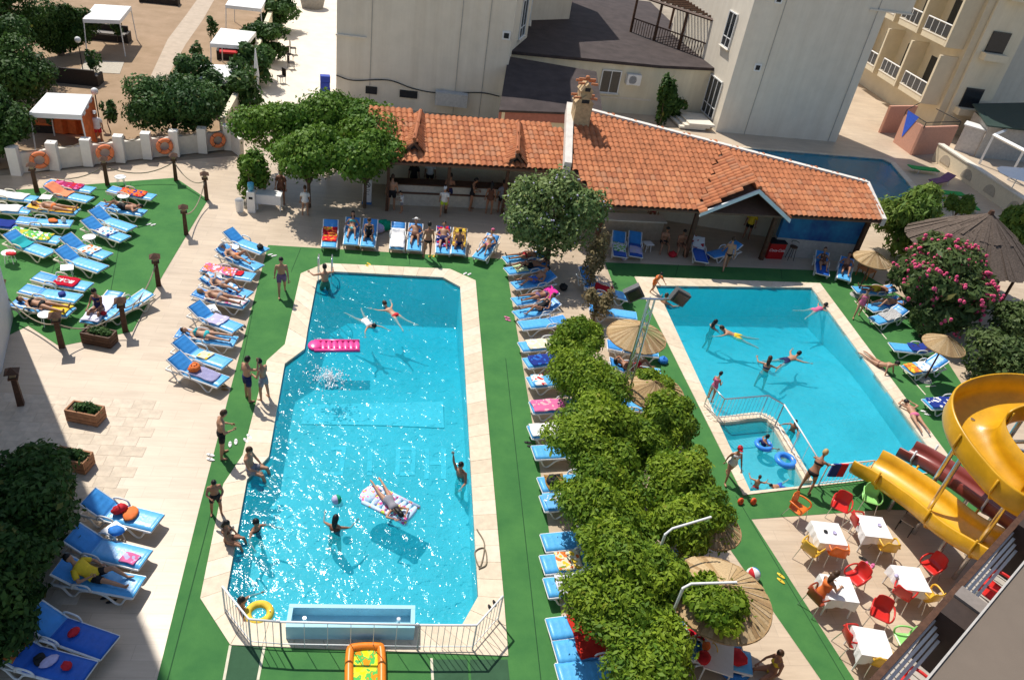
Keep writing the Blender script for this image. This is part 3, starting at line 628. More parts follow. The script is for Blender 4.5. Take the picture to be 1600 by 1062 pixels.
part(MB().hexa(*wall_box(gl_[3]-lu0*.3, gl_[2]-lu0*.3, -.25, 0, 3.0)), 'back_wall', STUCCO2, LBAR)
part(MB().hexa(*wall_box(gl_[0]+lu0*1.0+ld*.3, gl_[1]+lu0*1.0, -.5, 0, 1.1)), 'counter', mat('counter_white', (.55, .50, .42), .8), LBAR)
part(MB().hexa(*wall_box(gl_[0]+lu0*.96+ld*.3, gl_[1]+lu0*.96, -.02, .62, .72)), 'counter_band', mat('band', (.12, .06, .04), .7), LBAR)
part(MB().hexa(*wall_box(gl_[0]+lu0*.9+ld*.25, gl_[1]+lu0*.9, -.7, 1.102, 1.16)), 'counter_top', WOOD, LBAR)
for s in (.01, .34, .67, .99): part(MB().box(gl_[0].lerp(gl_[1], s)+lu0*.3+UP*1.27, (.14, .14, 2.5)), 'post', WOOD, LBAR)
part(MB().tube([la+lu0*.3-UP*.12, lb+lu0*.3-UP*.12], .09, 4), 'eave_beam', WOOD, LBAR)
# chimney
ch = onplane(905, 192, ea, en); CH = empty('brick_chimney', ch-UP*.3, math.atan2(ed.y, ed.x), label='stone chimney with little tiled gables standing on the bar roof ridge', cat='chimney')
CHM = mat('chimney_stone', (.50, .36, .20), .9, .25, 6, .4); CHT = TILES[1]
CH.scale = (.82, .82, .8); MB().box((0, 0, .75), (1.0, .8, 1.9)).build('stack', CHM, CH); MB().box((0, -.02, .12), (1.35, 1.1, .18)).build('base_slab', mat('slab_dark', (.10, .08, .07), .8), CH)
for z, w in ((1.7, 1.15), (2.4, .8)):
    MB().add([(-w/2, -.45, z), (w/2, -.45, z), (0, -.45, z+.5), (-w/2, .45, z), (w/2, .45, z), (0, .45, z+.5)], [(0, 1, 2), (5, 4, 3), (0, 3, 4, 1), (1, 4, 5, 2), (2, 5, 3, 0)]).build('gable', CHM, CH)
    MB().box((0, -.452, z+.13), (w*.4, .02, .22)).build('gable_opening', VENT, CH)
MB().box((0, 0, 2.2), (.7, .7, .5)).build('upper_stack', CHM, CH)
for z, w in ((2.0, .62), (2.85, .5)):
    for sx in (-1, 1):
        for y in (-.3, .3): MB().tube([(sx*w*.4, y, z), (sx*w*1.15, y, z-.02)], .075, 8).build('clay_pot', CHT, CH)
MB().tube([(-.5, 0, 3.0), (.5, 0, 3.0)], .085, 8).build('ridge_tile', CHT, CH); MB().ball((0, 0, 3.12), (.14, .14, .12)).build('finial', CHT, CH)
# ================================================================ VEGETATION
LV = {'vine': leaf_mat('leaf_vine', (.29, .39, .03), (.085, .175, .016), .33), 'grape': leaf_mat('leaf_grape', (.16, .27, .03), (.07, .16, .02)),
      'dark': leaf_mat('leaf_dark', (.075, .15, .03), (.022, .06, .012), .25), 'fig': leaf_mat('leaf_fig', (.085, .17, .04), (.025, .07, .018), .25),
      'grey': leaf_mat('leaf_grey', (.26, .33, .11), (.10, .17, .05)), 'bamboo': leaf_mat('leaf_bamboo', (.20, .28, .045), (.10, .18, .03)),
      'olean': leaf_mat('leaf_oleander', (.14, .19, .06), (.05, .09, .025)), 'dry': leaf_mat('leaf_dry', (.30, .22, .11), (.16, .14, .06))}
BARK = mat('bark', (.13, .09, .06), .9, .35, 8, .5)
FL = {'pink': mat('flower_pink', (.72, .09, .20), .7, .3, 5), 'lilac': mat('flower_lilac', (.66, .58, .74), .7, .2, 5), 'orange': mat('flower_orange', (.75, .22, .03), .7, .2)}
def leaf_cloud(centres, radii, n, size, droop=.3, surf=.75, elong=2.0, seed=0):
    """leaf quads on clump ellipsoids; returns mesh with 'tint' attribute"""
    r = np.random.default_rng(seed); centres = np.array(centres, float); radii = np.array(radii, float)
    k = len(centres); wts = (radii[:, 0]*radii[:, 1]+radii[:, 0]*radii[:, 2]); wts = wts/wts.sum()
    idx = r.choice(k, n, p=wts); d = r.normal(size=(n, 3)); d[:, 2] += .35; d /= np.linalg.norm(d, axis=1)[:, None]
    rad = surf+(1-surf)*r.random(n)**.7; rad *= 1+.13*r.normal(size=n)
    p = centres[idx]+d*radii[idx]*rad[:, None]
    keep = p[:, 2] > .03; p = p[keep]; d = d[keep]; n = len(p)
    nrm = d+r.normal(size=(n, 3))*.55; nrm[:, 2] += .25; nrm /= np.linalg.norm(nrm, axis=1)[:, None]
    a = r.normal(size=(n, 3)); a[:, 2] -= droop*2; a -= nrm*(a*nrm).sum(1)[:, None]; a /= np.linalg.norm(a, axis=1)[:, None]
    b = np.cross(nrm, a); s = size*(.45+1.15*r.random(n)**1.4)[:, None]
    v = np.empty((n, 4, 3)); v[:, 0] = p-a*s*elong*.5; v[:, 1] = p+b*s*.5+nrm*s*.12; v[:, 2] = p+a*s*elong*.5; v[:, 3] = p-b*s*.5+nrm*s*.12
    me = bpy.data.meshes.new('foliage'); me.vertices.add(n*4); me.vertices.foreach_set('co', v.reshape(-1))
    me.loops.add(n*4); me.loops.foreach_set('vertex_index', np.arange(n*4)); me.polygons.add(n); me.polygons.foreach_set('loop_start', np.arange(n)*4)
    me.update(); at = me.attributes.new('tint', 'FLOAT', 'FACE'); cl_t = r.random(k); tv = np.clip(.5*r.random(n)+.5*cl_t[idx[keep]], 0, .94); dead = r.random(n) > .99; tv[dead] = 1; at.data.foreach_set('value', tv); me.validate(); return me
def clumps(rx, ry, rz, k, z0, seed, cr=.42, hemi=False):
    r = random.Random(seed); cs = []; rs = []
    for i in range(k):
        while True:
            x, y, z = (r.uniform(-1, 1) for _ in range(3))
            if .25 < x*x+y*y+z*z < 1 and (not hemi or z > -.1): break
        cs.append((x*rx*.78, y*ry*.78, z0+z*rz*.75)); q = cr*r.uniform(.65, 1.2); rs.append((q*rx, q*ry, q*rz*(1. if not hemi else .8)))
    return cs, rs
def plant(name, px, r3, zc, leaf, n, size, label, cat='tree', group=None, trunk=.12, k=14, hemi=False, flower=None, nf=0, fsize=.12, seed=None, zb=0., droop=.3, elong=2., crown='crown', base=None, cr=.42, surf=.75):
    seed = seed or abs(hash(label+str(px))) % 9999; seed = int(px[0]*7+px[1]) % 9973
    b = base or G(px[0], px[1], zc); b = Vector((b.x, b.y, zb))
    e = empty(name, b, random.uniform(0, 6), label=label, cat=cat, group=group)
    cs, rs = clumps(*r3, k, zc-zb, seed, cr, hemi)
    if hemi: cs.append((0, 0, zc-zb)); rs.append((r3[0]*.7, r3[1]*.7, r3[2]*.7))
    obj(crown, leaf_cloud(cs, rs, n, size, droop, surf, elong, seed), LV[leaf], e)
    mb = MB(); r = random.Random(seed); h = max(.3, zc-zb)
    mb.tube([(0, 0, 0), (r.uniform(-.1, .1), r.uniform(-.1, .1), h*.5), (0, 0, h)], [trunk, trunk*.75, trunk*.5], 7)
    for c in cs[:9]: mb.tube([(0, 0, h*.45), Vector(c)*.55+Vector((0, 0, h*.25)), c], [trunk*.5, trunk*.35, trunk*.15], 5)
    mb.build('trunk', BARK, e)
    if flower:
        fb = MB(); rr = random.Random(seed+1)
        for i in range(nf):
            c, q = random.Random(seed+i*13).choice(list(zip(cs, rs))); d = Vector((rr.gauss(0, 1), rr.gauss(0, 1), rr.gauss(.5, 1))).normalized()
            p = Vector((c[0]+d.x*q[0]*1.02, c[1]+d.y*q[1]*1.02, c[2]+d.z*q[2]*1.02))
            if p.z < .2: continue
            for j in range(4 if fsize > .08 else 1):
                o = Vector((rr.gauss(0, 1), rr.gauss(0, 1), rr.gauss(0, 1)))*fsize*.6
                fb.ball(p+o, fsize*rr.uniform(.35, .6), 5, 4)
        fb.build('blossom', FL[flower], e, kind='stuff')
    return e
# row of vine mounds between the two pools
vm = [((905, 537), (1.35, 1.1, .9), 1.7), ((922, 603), (1.75, 1.3, 1.1), 1.8), ((1022, 606), (.95, .9, .7), 1.9), ((935, 672), (1.6, 1.3, 1.1), 1.8), ((1040, 662), (1.15, 1.2, 1.0), 1.7),
      ((955, 742), (1.75, 1.2, 1.1), 1.8), ((1066, 745), (1.3, 1.15, 1.0), 1.8), ((950, 815), (1.6, 1.2, 1.1), 1.8), ((1083, 820), (1.45, 1.2, 1.1), 1.9), ((975, 892), (1.7, 1.1, 1.1), 1.8), ((985, 965), (1.6, 1.1, 1.1), 1.8), ((1010, 1045), (1.75, 1.2, 1.1), 1.8), ((1030, 905), (.9, .9, 1.0), 1.7), ((1010, 700), (1.0, 1.0, 1.0), 1.7)]
VPOS = ['beside the flowering tree', 'next to the flood light mast', 'covering a straw parasol by the mast', 'behind the flood light mast', 'facing the children pool', 'in the middle of the row', 'beside the red capped woman', 'shading the patterned towels', 'under the bent white lamp arm', 'shading the grey towel', 'shading the red towels', 'at the end of the row by the red towels', 'against the vine clad straw parasol', 'between mast and children pool']
for qi, ((px, r3, zc), w) in enumerate(zip(vm, VPOS)):
    plant('vine_mound', (px[0]-(8 if px[0] < 990 else 0), px[1]), (r3[0]*(1.06 if px[0] < 990 else .93), r3[1]*.9, r3[2]*(.85+.3*((qi*37) % 10)/10)), zc+(.25 if qi % 3 == 0 else -.15), 'vine', 16000, .058, 'leafy green vine mound '+w, 'vine', 'vine mounds between the two pools', .1, 30, True, droop=.8, elong=2.3, cr=.33)
# other trees and shrubs
plant('flowering_tree', (868, 335), (2.35, 2.0, 2.1), 2.6, 'grey', 13000, .10, 'rounded tree with pale lilac blossom in front of the tiled roof', trunk=.16, k=26, flower='lilac', nf=260, fsize=.075, cr=.36)
plant('dry_shrub', (930, 410), (.5, .5, 1.3), 1.5, 'dry', 1800, .07, 'tall half withered shrub below the flowering tree', 'shrub', trunk=.05, k=12, cr=.5, surf=.3)
plant('dry_shrub', (935, 470), (.6, .6, .9), 1.0, 'dry', 1500, .07, 'brownish shrub at the head of the vine row', 'shrub', trunk=.05, k=10, cr=.5, surf=.3)
for i, (px, r3) in enumerate([((425, 200), (2.3, 2.0, 1.0)), ((500, 190), (2.6, 2.0, 1.0)), ((570, 205), (2.4, 2.0, .95)), ((470, 240), (2.2, 1.6, .9)), ((560, 243), (2.2, 1.4, .9))]):
    plant('grape_vine', (px[0]+12, px[1]+6), (r3[0], r3[1], r3[2]*1.5), 2.45, 'grape', 15000, .115, ['bright green vine canopy beside the courtyard wall', 'bright green vine canopy in front of the apartment block', 'bright green vine canopy touching the snack bar roof', 'bright green vine canopy above the water dispenser', 'bright green vine canopy above the no smoking sign'][i], 'vine', 'vine canopies shading the forecourt', .1, 18, True, droop=.5, elong=1.3)
plant('climbing_vine', (388, 270), (.8, .8, 1.3), 1.5, 'grape', 3500, .12, 'vine climbing down behind the white bin', 'vine', trunk=.09, k=12, elong=1.4)
plant('fig_tree', (268, 160), (2.6, 2.0, 1.5), 1.9, 'fig', 17000, .12, 'dark green fig tree in the garden behind the lifebuoy wall', trunk=.16, k=22, elong=1.3)
plant('fig_tree', (305, 120), (1.3, 1.3, 1.4), 1.8, 'fig', 6500, .12, 'smaller dark tree in front of a low white canopy', trunk=.12, k=10, elong=1.3)
for px, r3, zc, lb in (((5, 95), (2.0, 2.8, 2.2), 2.8, 'big dark evergreen tree at the garden edge'), ((-10, 15), (2.6, 4.0, 2.6), 3.4, 'big dark evergreen tree behind the first canopy'), ((-25, 190), (1.6, 2.0, 1.6), 2.0, 'dark tree shading the end of the lifebuoy wall'), ((88, 45), (.7, 2.6, 1.5), 1.6, 'dark hedge tree beside the first canopy')):
    plant('garden_tree', px, r3, zc, 'dark', 26000, .11, lb, trunk=.22, k=22, elong=1.6)
for i, (px, l) in enumerate([((432, 20), 'top of the garden wall'), ((418, 65), 'garden wall beside the courtyard chairs'), ((400, 100), 'garden wall near the folded parasol'), ((372, 130), 'garden wall by the lowest canopy')]):
    plant('hedge_shrub', px, (1.5, 2.2, 1.2), 1.3, ('fig', 'dark')[i % 2], 4000, .14, 'green shrub overgrowing the '+l, 'shrub', None, .08, 12)
for i, (px, l) in enumerate([((180, 40), 'young tree in front of the first white canopy'), ((147, 95), 'young tree beside the dark garden sofa'), ((328, 40), 'slim sapling beside the garden path'), ((308, 85), 'young tree by the lowest canopy'), ((168, 175), 'small plant in a clay pot beside the garden lamp'), ((85, 175), 'thin sapling in front of the orange draped canopy')]):
    plant('sapling', px, (.45, .45, .8), 1.1, 'fig', 420, .11, l, 'sapling', None, .03, 8)
plant('oleander', (1475, 438), (3.0, 2.3, 1.9), 2.0, 'olean', 17000, .13, 'large oleander covered in pink blossom by the thatched hut', 'shrub', None, .1, 36, flower='pink', nf=300, fsize=.16, elong=3., cr=.3)
for px, r3, zc, lb in (((1415, 350), (1.7, 1.3, 1.7), 1.9, 'bright bamboo clump at the end of the tiled bar'), ((1440, 320), (1.3, 1.2, 1.2), 1.6, 'bamboo clump in front of the rear pool loungers'), ((1590, 350), (.9, 1.2, 1.2), 1.5, 'bamboo behind the thatched hut'), ((1500, 318), (.8, .6, .6), 1.6, 'low bright shrub behind the hut ridge')):
    plant('bamboo', px, r3, zc, 'bamboo', 5000, .12, lb, 'bamboo', None, .04, 18, elong=3.2, droop=.8)
for px, r3, zc, lb in (((1565, 560), (1.9, 1.4, 1.1), 1.2, 'dark shrub behind the yellow spiral slide'), ((1590, 510), (1.3, 1.2, 1.1), 1.2, 'dark shrub beside the small straw parasol'), ((1450, 500), (.8, .7, .8), .9, 'leafy bush below the pink oleander')):
    plant('shrub', px, r3, zc, 'olean', 5500, .10, lb, 'shrub', None, .06, 16)
plant('wall_ivy', (1040, 155), (.6, .5, 1.9), 1.9, 'dark', 2600, .14, 'ivy climbing the cream annex wall', 'ivy', trunk=.05, k=10, cr=.5); plant('wall_ivy', (1045, 165), (1.3, .6, .8), .8, 'dark', 2600, .14, 'ivy bush at the foot of the annex wall', 'ivy', trunk=.05, k=10, cr=.5)
for px, r3, zc, lb in (((5, 800), (1.45, 1.5, 1.4), 1.6, 'dark tree in the shade beside the blue loungers'), ((-15, 885), (1.3, 1.3, 1.3), 1.5, 'dark tree behind the yellow shirted man'), ((70, 750), (.8, .7, .9), 1.0, 'dark bush behind the wooden planter'), ((-40, 965), (1.2, 1.2, 1.1), 1.2, 'dark bush in the shade behind the lowest loungers')):
    plant('shade_tree', px, r3, zc, 'dark', 15000, .085, lb, trunk=.15, k=22)
# thatched hut
TH = empty('thatched_hut', G(1530, 470), label='round thatched hut behind the pink oleander', cat='hut')
apx = G(1548, 335, 4.2); ctr = Vector((apx.x, apx.y, 0)); TH.location = ctr
THM = mat('thatch', (.12, .09, .07), .95, .45, 14, .8, 60)
mb = MB(); rt_ = random.Random(3)
for i in range(110):
    a = 2*math.pi*i/110
    for (r0, z0, r1, z1) in ((.05, 4.2, 1.5, 3.35), (1.3, 3.5, 3.0, 2.35)):
        w0_, w1_ = max(.05, r0*.065), r1*.065; j = rt_.uniform(-.12, .12); t = Vector((-math.sin(a), math.cos(a), 0)); d = Vector((math.cos(a), math.sin(a), 0)); zz = rt_.uniform(0, .06)
        mb.add([d*r0-t*w0_+UP*(z0+zz), d*r0+t*w0_+UP*(z0+zz), d*(r1+j)+t*w1_+UP*(z1+zz), d*(r1+j)-t*w1_+UP*(z1+zz)], [(0, 3, 2, 1)])
mb.build('thatch', THM, TH); MB().tube([(0, 0, 0), (0, 0, 4.1)], .12, 8).build('pole', WOOD, TH); MB().tube([(0, 0, 4.05), (0, 0, 4.4)], [.18, .1], 8).build('cap', WOOD, TH)
for i in range(6): MB().tube([(2.3*math.cos(i*1.047), 2.3*math.sin(i*1.047), 0), (2.3*math.cos(i*1.047), 2.3*math.sin(i*1.047), 2.75)], .07, 6).build('post', WOOD, TH)
# ================================================================ STRAW PARASOLS
STRAW = [mat('straw_%d' % i, c, .9, .25, 20) for i, c in enumerate([(.40, .27, .13), (.33, .21, .10), (.46, .33, .18)])]
def parasol(px, zr, rad, h, label, tilt=0.):
    b = G(px[0], px[1], zr+h*.4); e = empty('straw_parasol', (b.x, b.y, .01), random.uniform(0, 3), label=label, cat='parasol', group='straw parasols around the pools')
    cn = MB(); n = 56; r = random.Random(int(px[0]))
    me = [MB(), MB(), MB()]
    for i in range(n):
        a0, a1 = 2*math.pi*i/n, 2*math.pi*(i+1.12)/n; m = me[r.randrange(3)]; dz = r.uniform(0, .03); k = 5; vs = []
        for j in range(k+1):
            t = j/k; rr = rad*(.03+.97*t)*(1+(r.uniform(-.02, .03) if j == k else 0)); z = zr+h*(1-t**1.25)+dz
            vs += [(rr*math.cos(a0), rr*math.sin(a0), z), (rr*math.cos(a1), rr*math.sin(a1), z-.012)]
        m.add(vs, [(2*j, 2*j+2, 2*j+3, 2*j+1) for j in range(k)])
    for i in range(3): me[i].build('straw_canopy', STRAW[i], e)
    MB().ring((0, 0, zr), rad*.99, .03, 40, 6).build('rim', STRAW[1], e)
    for i in range(8): MB().tube([(.05, 0, zr+h*.9), (rad*.97*math.cos(i*.785), rad*.97*math.sin(i*.785), zr-.01)], .018, 5).build('rib', WOOD, e)
    MB().tube([(0, 0, 0), (0, 0, zr+h+.05)], .035, 8).build('pole', WOOD, e); MB().tube([(0, 0, 0), (0, 0, .1)], [.3, .22], 14).build('base', mat('concrete', (.4, .38, .35), .9), e)
    return e
parasol((996, 520), 1.95, 1.05, .42, 'straw parasol at the foot of the flood light mast')
parasol((1128, 928), 2.05, 1.22, .45, 'large straw parasol half covered in vine by the beach ball')
parasol((1022, 606), 1.85, 1.0, .35, 'straw parasol buried under a vine mound beside the mast')
parasol((1365, 402), 1.9, .85, .4, 'straw parasol between the tiled bar and the oleander')
parasol((1477, 535), 1.7, .8, .4, 'small straw parasol in front of the dark shrubs')
parasol((1116, 818), 1.8, .75, .38, 'straw parasol peeping out behind the lamp arm mound')
plant('parasol_vine', (1120, 936), (.95, .75, .25), 2.33, 'vine', 3400, .09, 'vine creeping over the large straw parasol', 'vine', trunk=.03, k=14, hemi=True, droop=.8, elong=1.8)
# ================================================================ GARDEN FURNITURE, WALL
CANV = mat('canvas_white', (.80, .79, .77), .8, .04, 3)
def gazebo(c4, label, h=2.2, curtain=None):
    b = [G(u, v, h) for u, v in c4]; ctr = sum(b, Vector())/4; ctr.z = .01; e = empty('garden_gazebo', ctr, label=label, cat='gazebo', group='white garden gazebos')
    q = [p-ctr for p in b]; ap = Vector((0, 0, h+.45))
    mb = MB(); mb.add(q+[ap], [(0, 1, 4), (1, 2, 4), (2, 3, 4), (3, 0, 4)]); lo = [p-UP*.22+Vector((p.x, p.y, 0))*.01 for p in q]
    mb.add(q+lo, [(k, 4+k, 4+(k+1) % 4, (k+1) % 4) for k in range(4)])
    a = sum(q[i].x*q[(i+1) % 4].y-q[(i+1) % 4].x*q[i].y for i in range(4))
    if a < 0: mb.f = [f[::-1] for f in mb.f]
    mb.build('canopy', CANV, e)
    for p in q: MB().tube([p*.97+UP*(-.02), Vector((p.x*1.06, p.y*1.06, -.01))], .035, 6).build('pole', WPAINT, e)
    if curtain:
        for i in (1, 2):
            a, b_ = q[i], q[(i+1) % 4]; n = 10; vs = []
            for k in range(n+1):
                p = a.lerp(b_, k/n); w = Vector((b_-a)).cross(UP).normalized()*(.06*math.sin(k*2.1)); vs += [p+w-UP*.1, Vector((p.x, p.y, .15))+w*1.5]
            MB().add(vs, [(2*k, 2*k+1, 2*k+3, 2*k+2) for k in range(n)]).build('curtain', curtain, e)
    return e
ORC = mat('orange_cloth', (.66, .15, .04), .8, .25, 4)
gazebo([(45, 176), (127, 180), (144, 148), (73, 145)], 'white garden gazebo with orange curtains near the lifebuoy wall', curtain=ORC)
gazebo([(129, 30), (187, 32), (205, 10), (148, 7)], 'white garden gazebo in front of the big dark trees')
gazebo([(328, 68), (382, 72), (400, 50), (345, 44)], 'white garden gazebo with a red seat beneath'); gazebo([(303, 127), (372, 130), (380, 103), (315, 100)], 'lowest white garden gazebo beside the fig tree', 1.6)
gazebo([(352, 8), (408, 14), (420, -8), (365, -12)], 'farthest white garden gazebo beside the shrubs')
DS = mat('dark_rattan', (.03, .022, .018), .7, .3, 12)
def sofa(c, w, rz, label, cush=None):
    e = empty('garden_sofa', c, rz, label=label, cat='sofa', group='dark garden sofas')
    MB().box((0, 0, .2), (w, .8, .4)).build('seat_base', DS, e); MB().box((0, .42, .45), (w, .14, .9)).build('backrest', DS, e)
    for s in (-1, 1): MB().box((s*(w/2+.07), 0, .3), (.14, .98, .6)).build('armrest', DS, e)
    MB().box((0, -.03, .46), (w*.96, .7, .12)).build('cushion', cush or mat('sofa_grey', (.25, .23, .21), .9), e)
sofa(G(95, 205), 3.0, R(8), 'long dark sofa under the orange curtained gazebo', ORC); sofa(G(117, 128), 2.6, R(182), 'dark sofa seen from behind in the garden'); sofa(G(165, 62), 2.8, R(5), 'dark sofa under the gazebo by the dark trees'); sofa(G(365, 92), 1.8, R(10), 'small sofa with red cushion below the gazebo', mat('red_cloth', (.5, .03, .03), .8)); sofa(G(250, 5), 2.6, R(5), 'dark sofa at the far end of the garden')
MG = empty('garden_mat', G(160, 105), label='pale woven mat on the garden soil', cat='mat'); MB().box((0, 0, .02), (2.2, 2.4, .016), .2).build('mat_sheet', mat('woven', (.45, .40, .32), .9, .2, 15), MG)
for px, lb in (((157, 198), 'globe garden lamp beside the orange curtain'), ((130, 112), 'globe garden lamp beside the garden sofa')):
    e = empty('garden_lamp', G(*px), label=lb, cat='lamp'); MB().tube([(0, 0, 0), (0, 0, 1.7)], .03, 6).build('post', BLACK, e); MB().ball((0, 0, 1.85), .18, 10, 8).build('globe', WHITE, e)
WW = empty('lifebuoy_wall', G(30, 272), label='white wall with square pillars and lifebuoys between lawn and garden', cat='wall')
wp = [G(28, 272), G(88, 264), G(140, 258), G(190, 252), G(232, 247), G(275, 243), G(318, 238), G(358, 233), G(376, 246)]
WHT = mat('wall_white', (.66, .61, .54), .85, .1, 3)
for i in range(len(wp)-1): part(MB().hexa(*wall_box(wp[i]+UP*0, wp[i+1], -.2, 0, .95)), 'wall_panel', WHT, WW)
for p in wp[:-1]: part(MB().box(p+UP*.65, (.42, .42, 1.3), .1), 'pillar', mat('pillar_white', (.74, .71, .66), .8, .05), WW)
for i in range(len(wp)-2):
    a, b = wp[i]+UP*1.3, wp[i+1]+UP*1.3; part(MB().tube([a.lerp(b, k/8)-UP*(.32*4*(k/8)*(1-k/8)) for k in range(9)], .03, 5), 'rope', mat('rope', (.30, .25, .18), .9), WW)
GWL = empty('garden_wall', G(378, 160), label='long beige wall between garden and courtyard', cat='wall')
for a, b, h in ((G(345, 222), G(392, 130), 1.3), (G(393, 128), G(432, 20), 1.6), (G(432, 19), G(447, -30), 1.6)): part(MB().hexa(*wall_box(a, b, .3, 0, h)), 'wall_panel', STUCCO2, GWL)
BUOY = mat('buoy_orange', (.80, .23, .09), .6, .1); ROPE = mat('rope_dark', (.06, .04, .03), .9)
for i, (u, v, l) in enumerate(((60, 260, 'beside the end pillar'), (154, 252, 'behind the second wooden post'), (247, 244, 'above the corner of the lawn'), (337, 237, 'next to the vine'))):
    w = wp[0].lerp(wp[-2], (u-28)/330.); tdir = (wp[-2]-wp[0]).normalized(); nn = -UP.cross(tdir)
    e = empty('lifebuoy', Vector((w.x, w.y, .62))+nn*.1, math.atan2(tdir.y, tdir.x), label='orange lifebuoy hung on the white wall '+l, cat='lifebuoy', group='lifebuoys on the wall')
    Mx = Matrix.Rotation(R(90), 3, 'X'); MB().ring((0, -.1, 0), .31, .10, 24, 8, Mx).build('ring', BUOY, e, True)
    for k in range(4): a = R(45+90*k); MB().ring((.31*math.cos(a), -.1, .31*math.sin(a)), .105, .014, 12, 4, Matrix.Rotation(-a, 3, 'Y')).build('band', ROPE, e)
# wooden lantern posts with rope
PB = [(168, 289), (275, 282), (323, 312), (291, 366), (248, 446), (196, 517), (97, 542), (33, 632), (58, 300), (12, 490)]
LAB = ['in front of the second lifebuoy', 'at the back corner of the lawn', 'at the bend of the lawn edge', 'halfway along the lawn edge', 'beside the empty lounger pair', 'next to the dark planter', 'at the near corner of the lawn', 'standing alone on the bare paving', 'by the white towelled loungers', 'at the foot of the white building']
ROPEB = mat('rope', (.30, .25, .18), .9); tops = []
for (u, v), l in zip(PB, LAB):
    b = G(u, v); e = empty('lantern_post', b, .3, label='dark wooden lantern post '+l, cat='post', group='wooden lantern posts')
    MB().add([(-.09, -.09, 0), (.09, -.09, 0), (.09, .09, 0), (-.09, .09, 0), (-.07, -.07, 1.0), (.07, -.07, 1.0), (.07, .07, 1.0), (-.07, .07, 1.0)], [(3, 2, 1, 0), (4, 5, 6, 7), (0, 1, 5, 4), (1, 2, 6, 5), (2, 3, 7, 6), (3, 0, 4, 7)]).build('post', WOOD, e)
    MB().box((0, 0, 1.04), (.26, .26, .06)).build('collar', WOOD, e); MB().box((0, 0, 1.15), (.16, .16, .18)).build('lantern', mat('lamp_glass', (.3, .22, .12), .4), e)
    MB().add([(-.19, -.19, 1.24), (.19, -.19, 1.24), (.19, .19, 1.24), (-.19, .19, 1.24), (0, 0, 1.4)], [(0, 1, 4), (1, 2, 4), (2, 3, 4), (3, 0, 4), (3, 2, 1, 0)]).build('cap', WOOD, e); tops.append(b+UP*.92)
for i, (a, b) in enumerate(((0, 1), (1, 2), (2, 3), (4, 5), (5, 6), (6, 9), (8, 0))):
    A, B = tops[a], tops[b]; MB().tube([A.lerp(B, k/10)-UP*(.45*4*(k/10)*(1-k/10)) for k in range(11)], .025, 5).build('barrier_rope', ROPEB, label='slack rope leaving the post '+LAB[a], cat='rope', group='ropes between the lantern posts')
# ================================================================ SUN LOUNGERS
BLUE = mat('mattress_blue', (.045, .28, .68), .38, .12, 4, .25, 14, spec=.5); BLUE_SHEEN = mat('mattress_sheen', (.10, .42, .78), .35, .12, 4, .25, 14, spec=.5)  # paler copy paints the shine of flat vinyl seats; tilted backs stay darker
BLUE_DEEP_SHADE = mat('mattress_deep_shade', (.02, .12, .50), .45, .15, 4, .25, 14)  # deeper copy of the same blue, shade over the loungers painted into it
def cushion(mb, x0, x1, w, t, z, ang=0., seg=7):
    """padded slab from x0 to x1, hinged at x0, rising by ang; quilted by crosswise dips"""
    c, s = math.cos(ang), math.sin(ang); L = x1-x0; n = seg*3; prof = []
    for i in range(n+1):
        u = i/n; dip = .5+.5*math.cos(2*math.pi*u*seg); edge = min(1, min(u, 1-u)*14)
        prof.append((u*L, t*(.45+.55*edge**.5)-.012*dip*(0 < i < n)))
    vs = []; m = 6
    for (a, h) in prof:
        for k in range(m+1):
            y = -w/2+w*k/m; e = min(1, min(k, m-k)*1.0+.35); hh = h*e
            x = a*c-hh*s; zz = a*s+hh*c; vs.append((x0+x, y, z+zz))
    nb = len(vs)
    for (a, h) in prof: vs += [(x0+a*c, -w/2, z+a*s), (x0+a*c, w/2, z+a*s)]
    fs = []
    for i in range(n):
        for k in range(m): fs.append((i*(m+1)+k, (i+1)*(m+1)+k, (i+1)*(m+1)+k+1, i*(m+1)+k+1))
        fs.append((nb+2*i, nb+2*i+1, nb+2*i+3, nb+2*i+2)); fs.append((i*(m+1), nb+2*i, nb+2*i+2, (i+1)*(m+1))); fs.append((i*(m+1)+m, (i+1)*(m+1)+m, nb+2*i+3, nb+2*i+1))
    fs.append(tuple(range(m, -1, -1))+(nb, nb+1)); o = n*(m+1); fs.append(tuple(range(o, o+m+1))+(nb+2*n+1, nb+2*n))
    return mb.add(vs, fs)
SEAT = .33
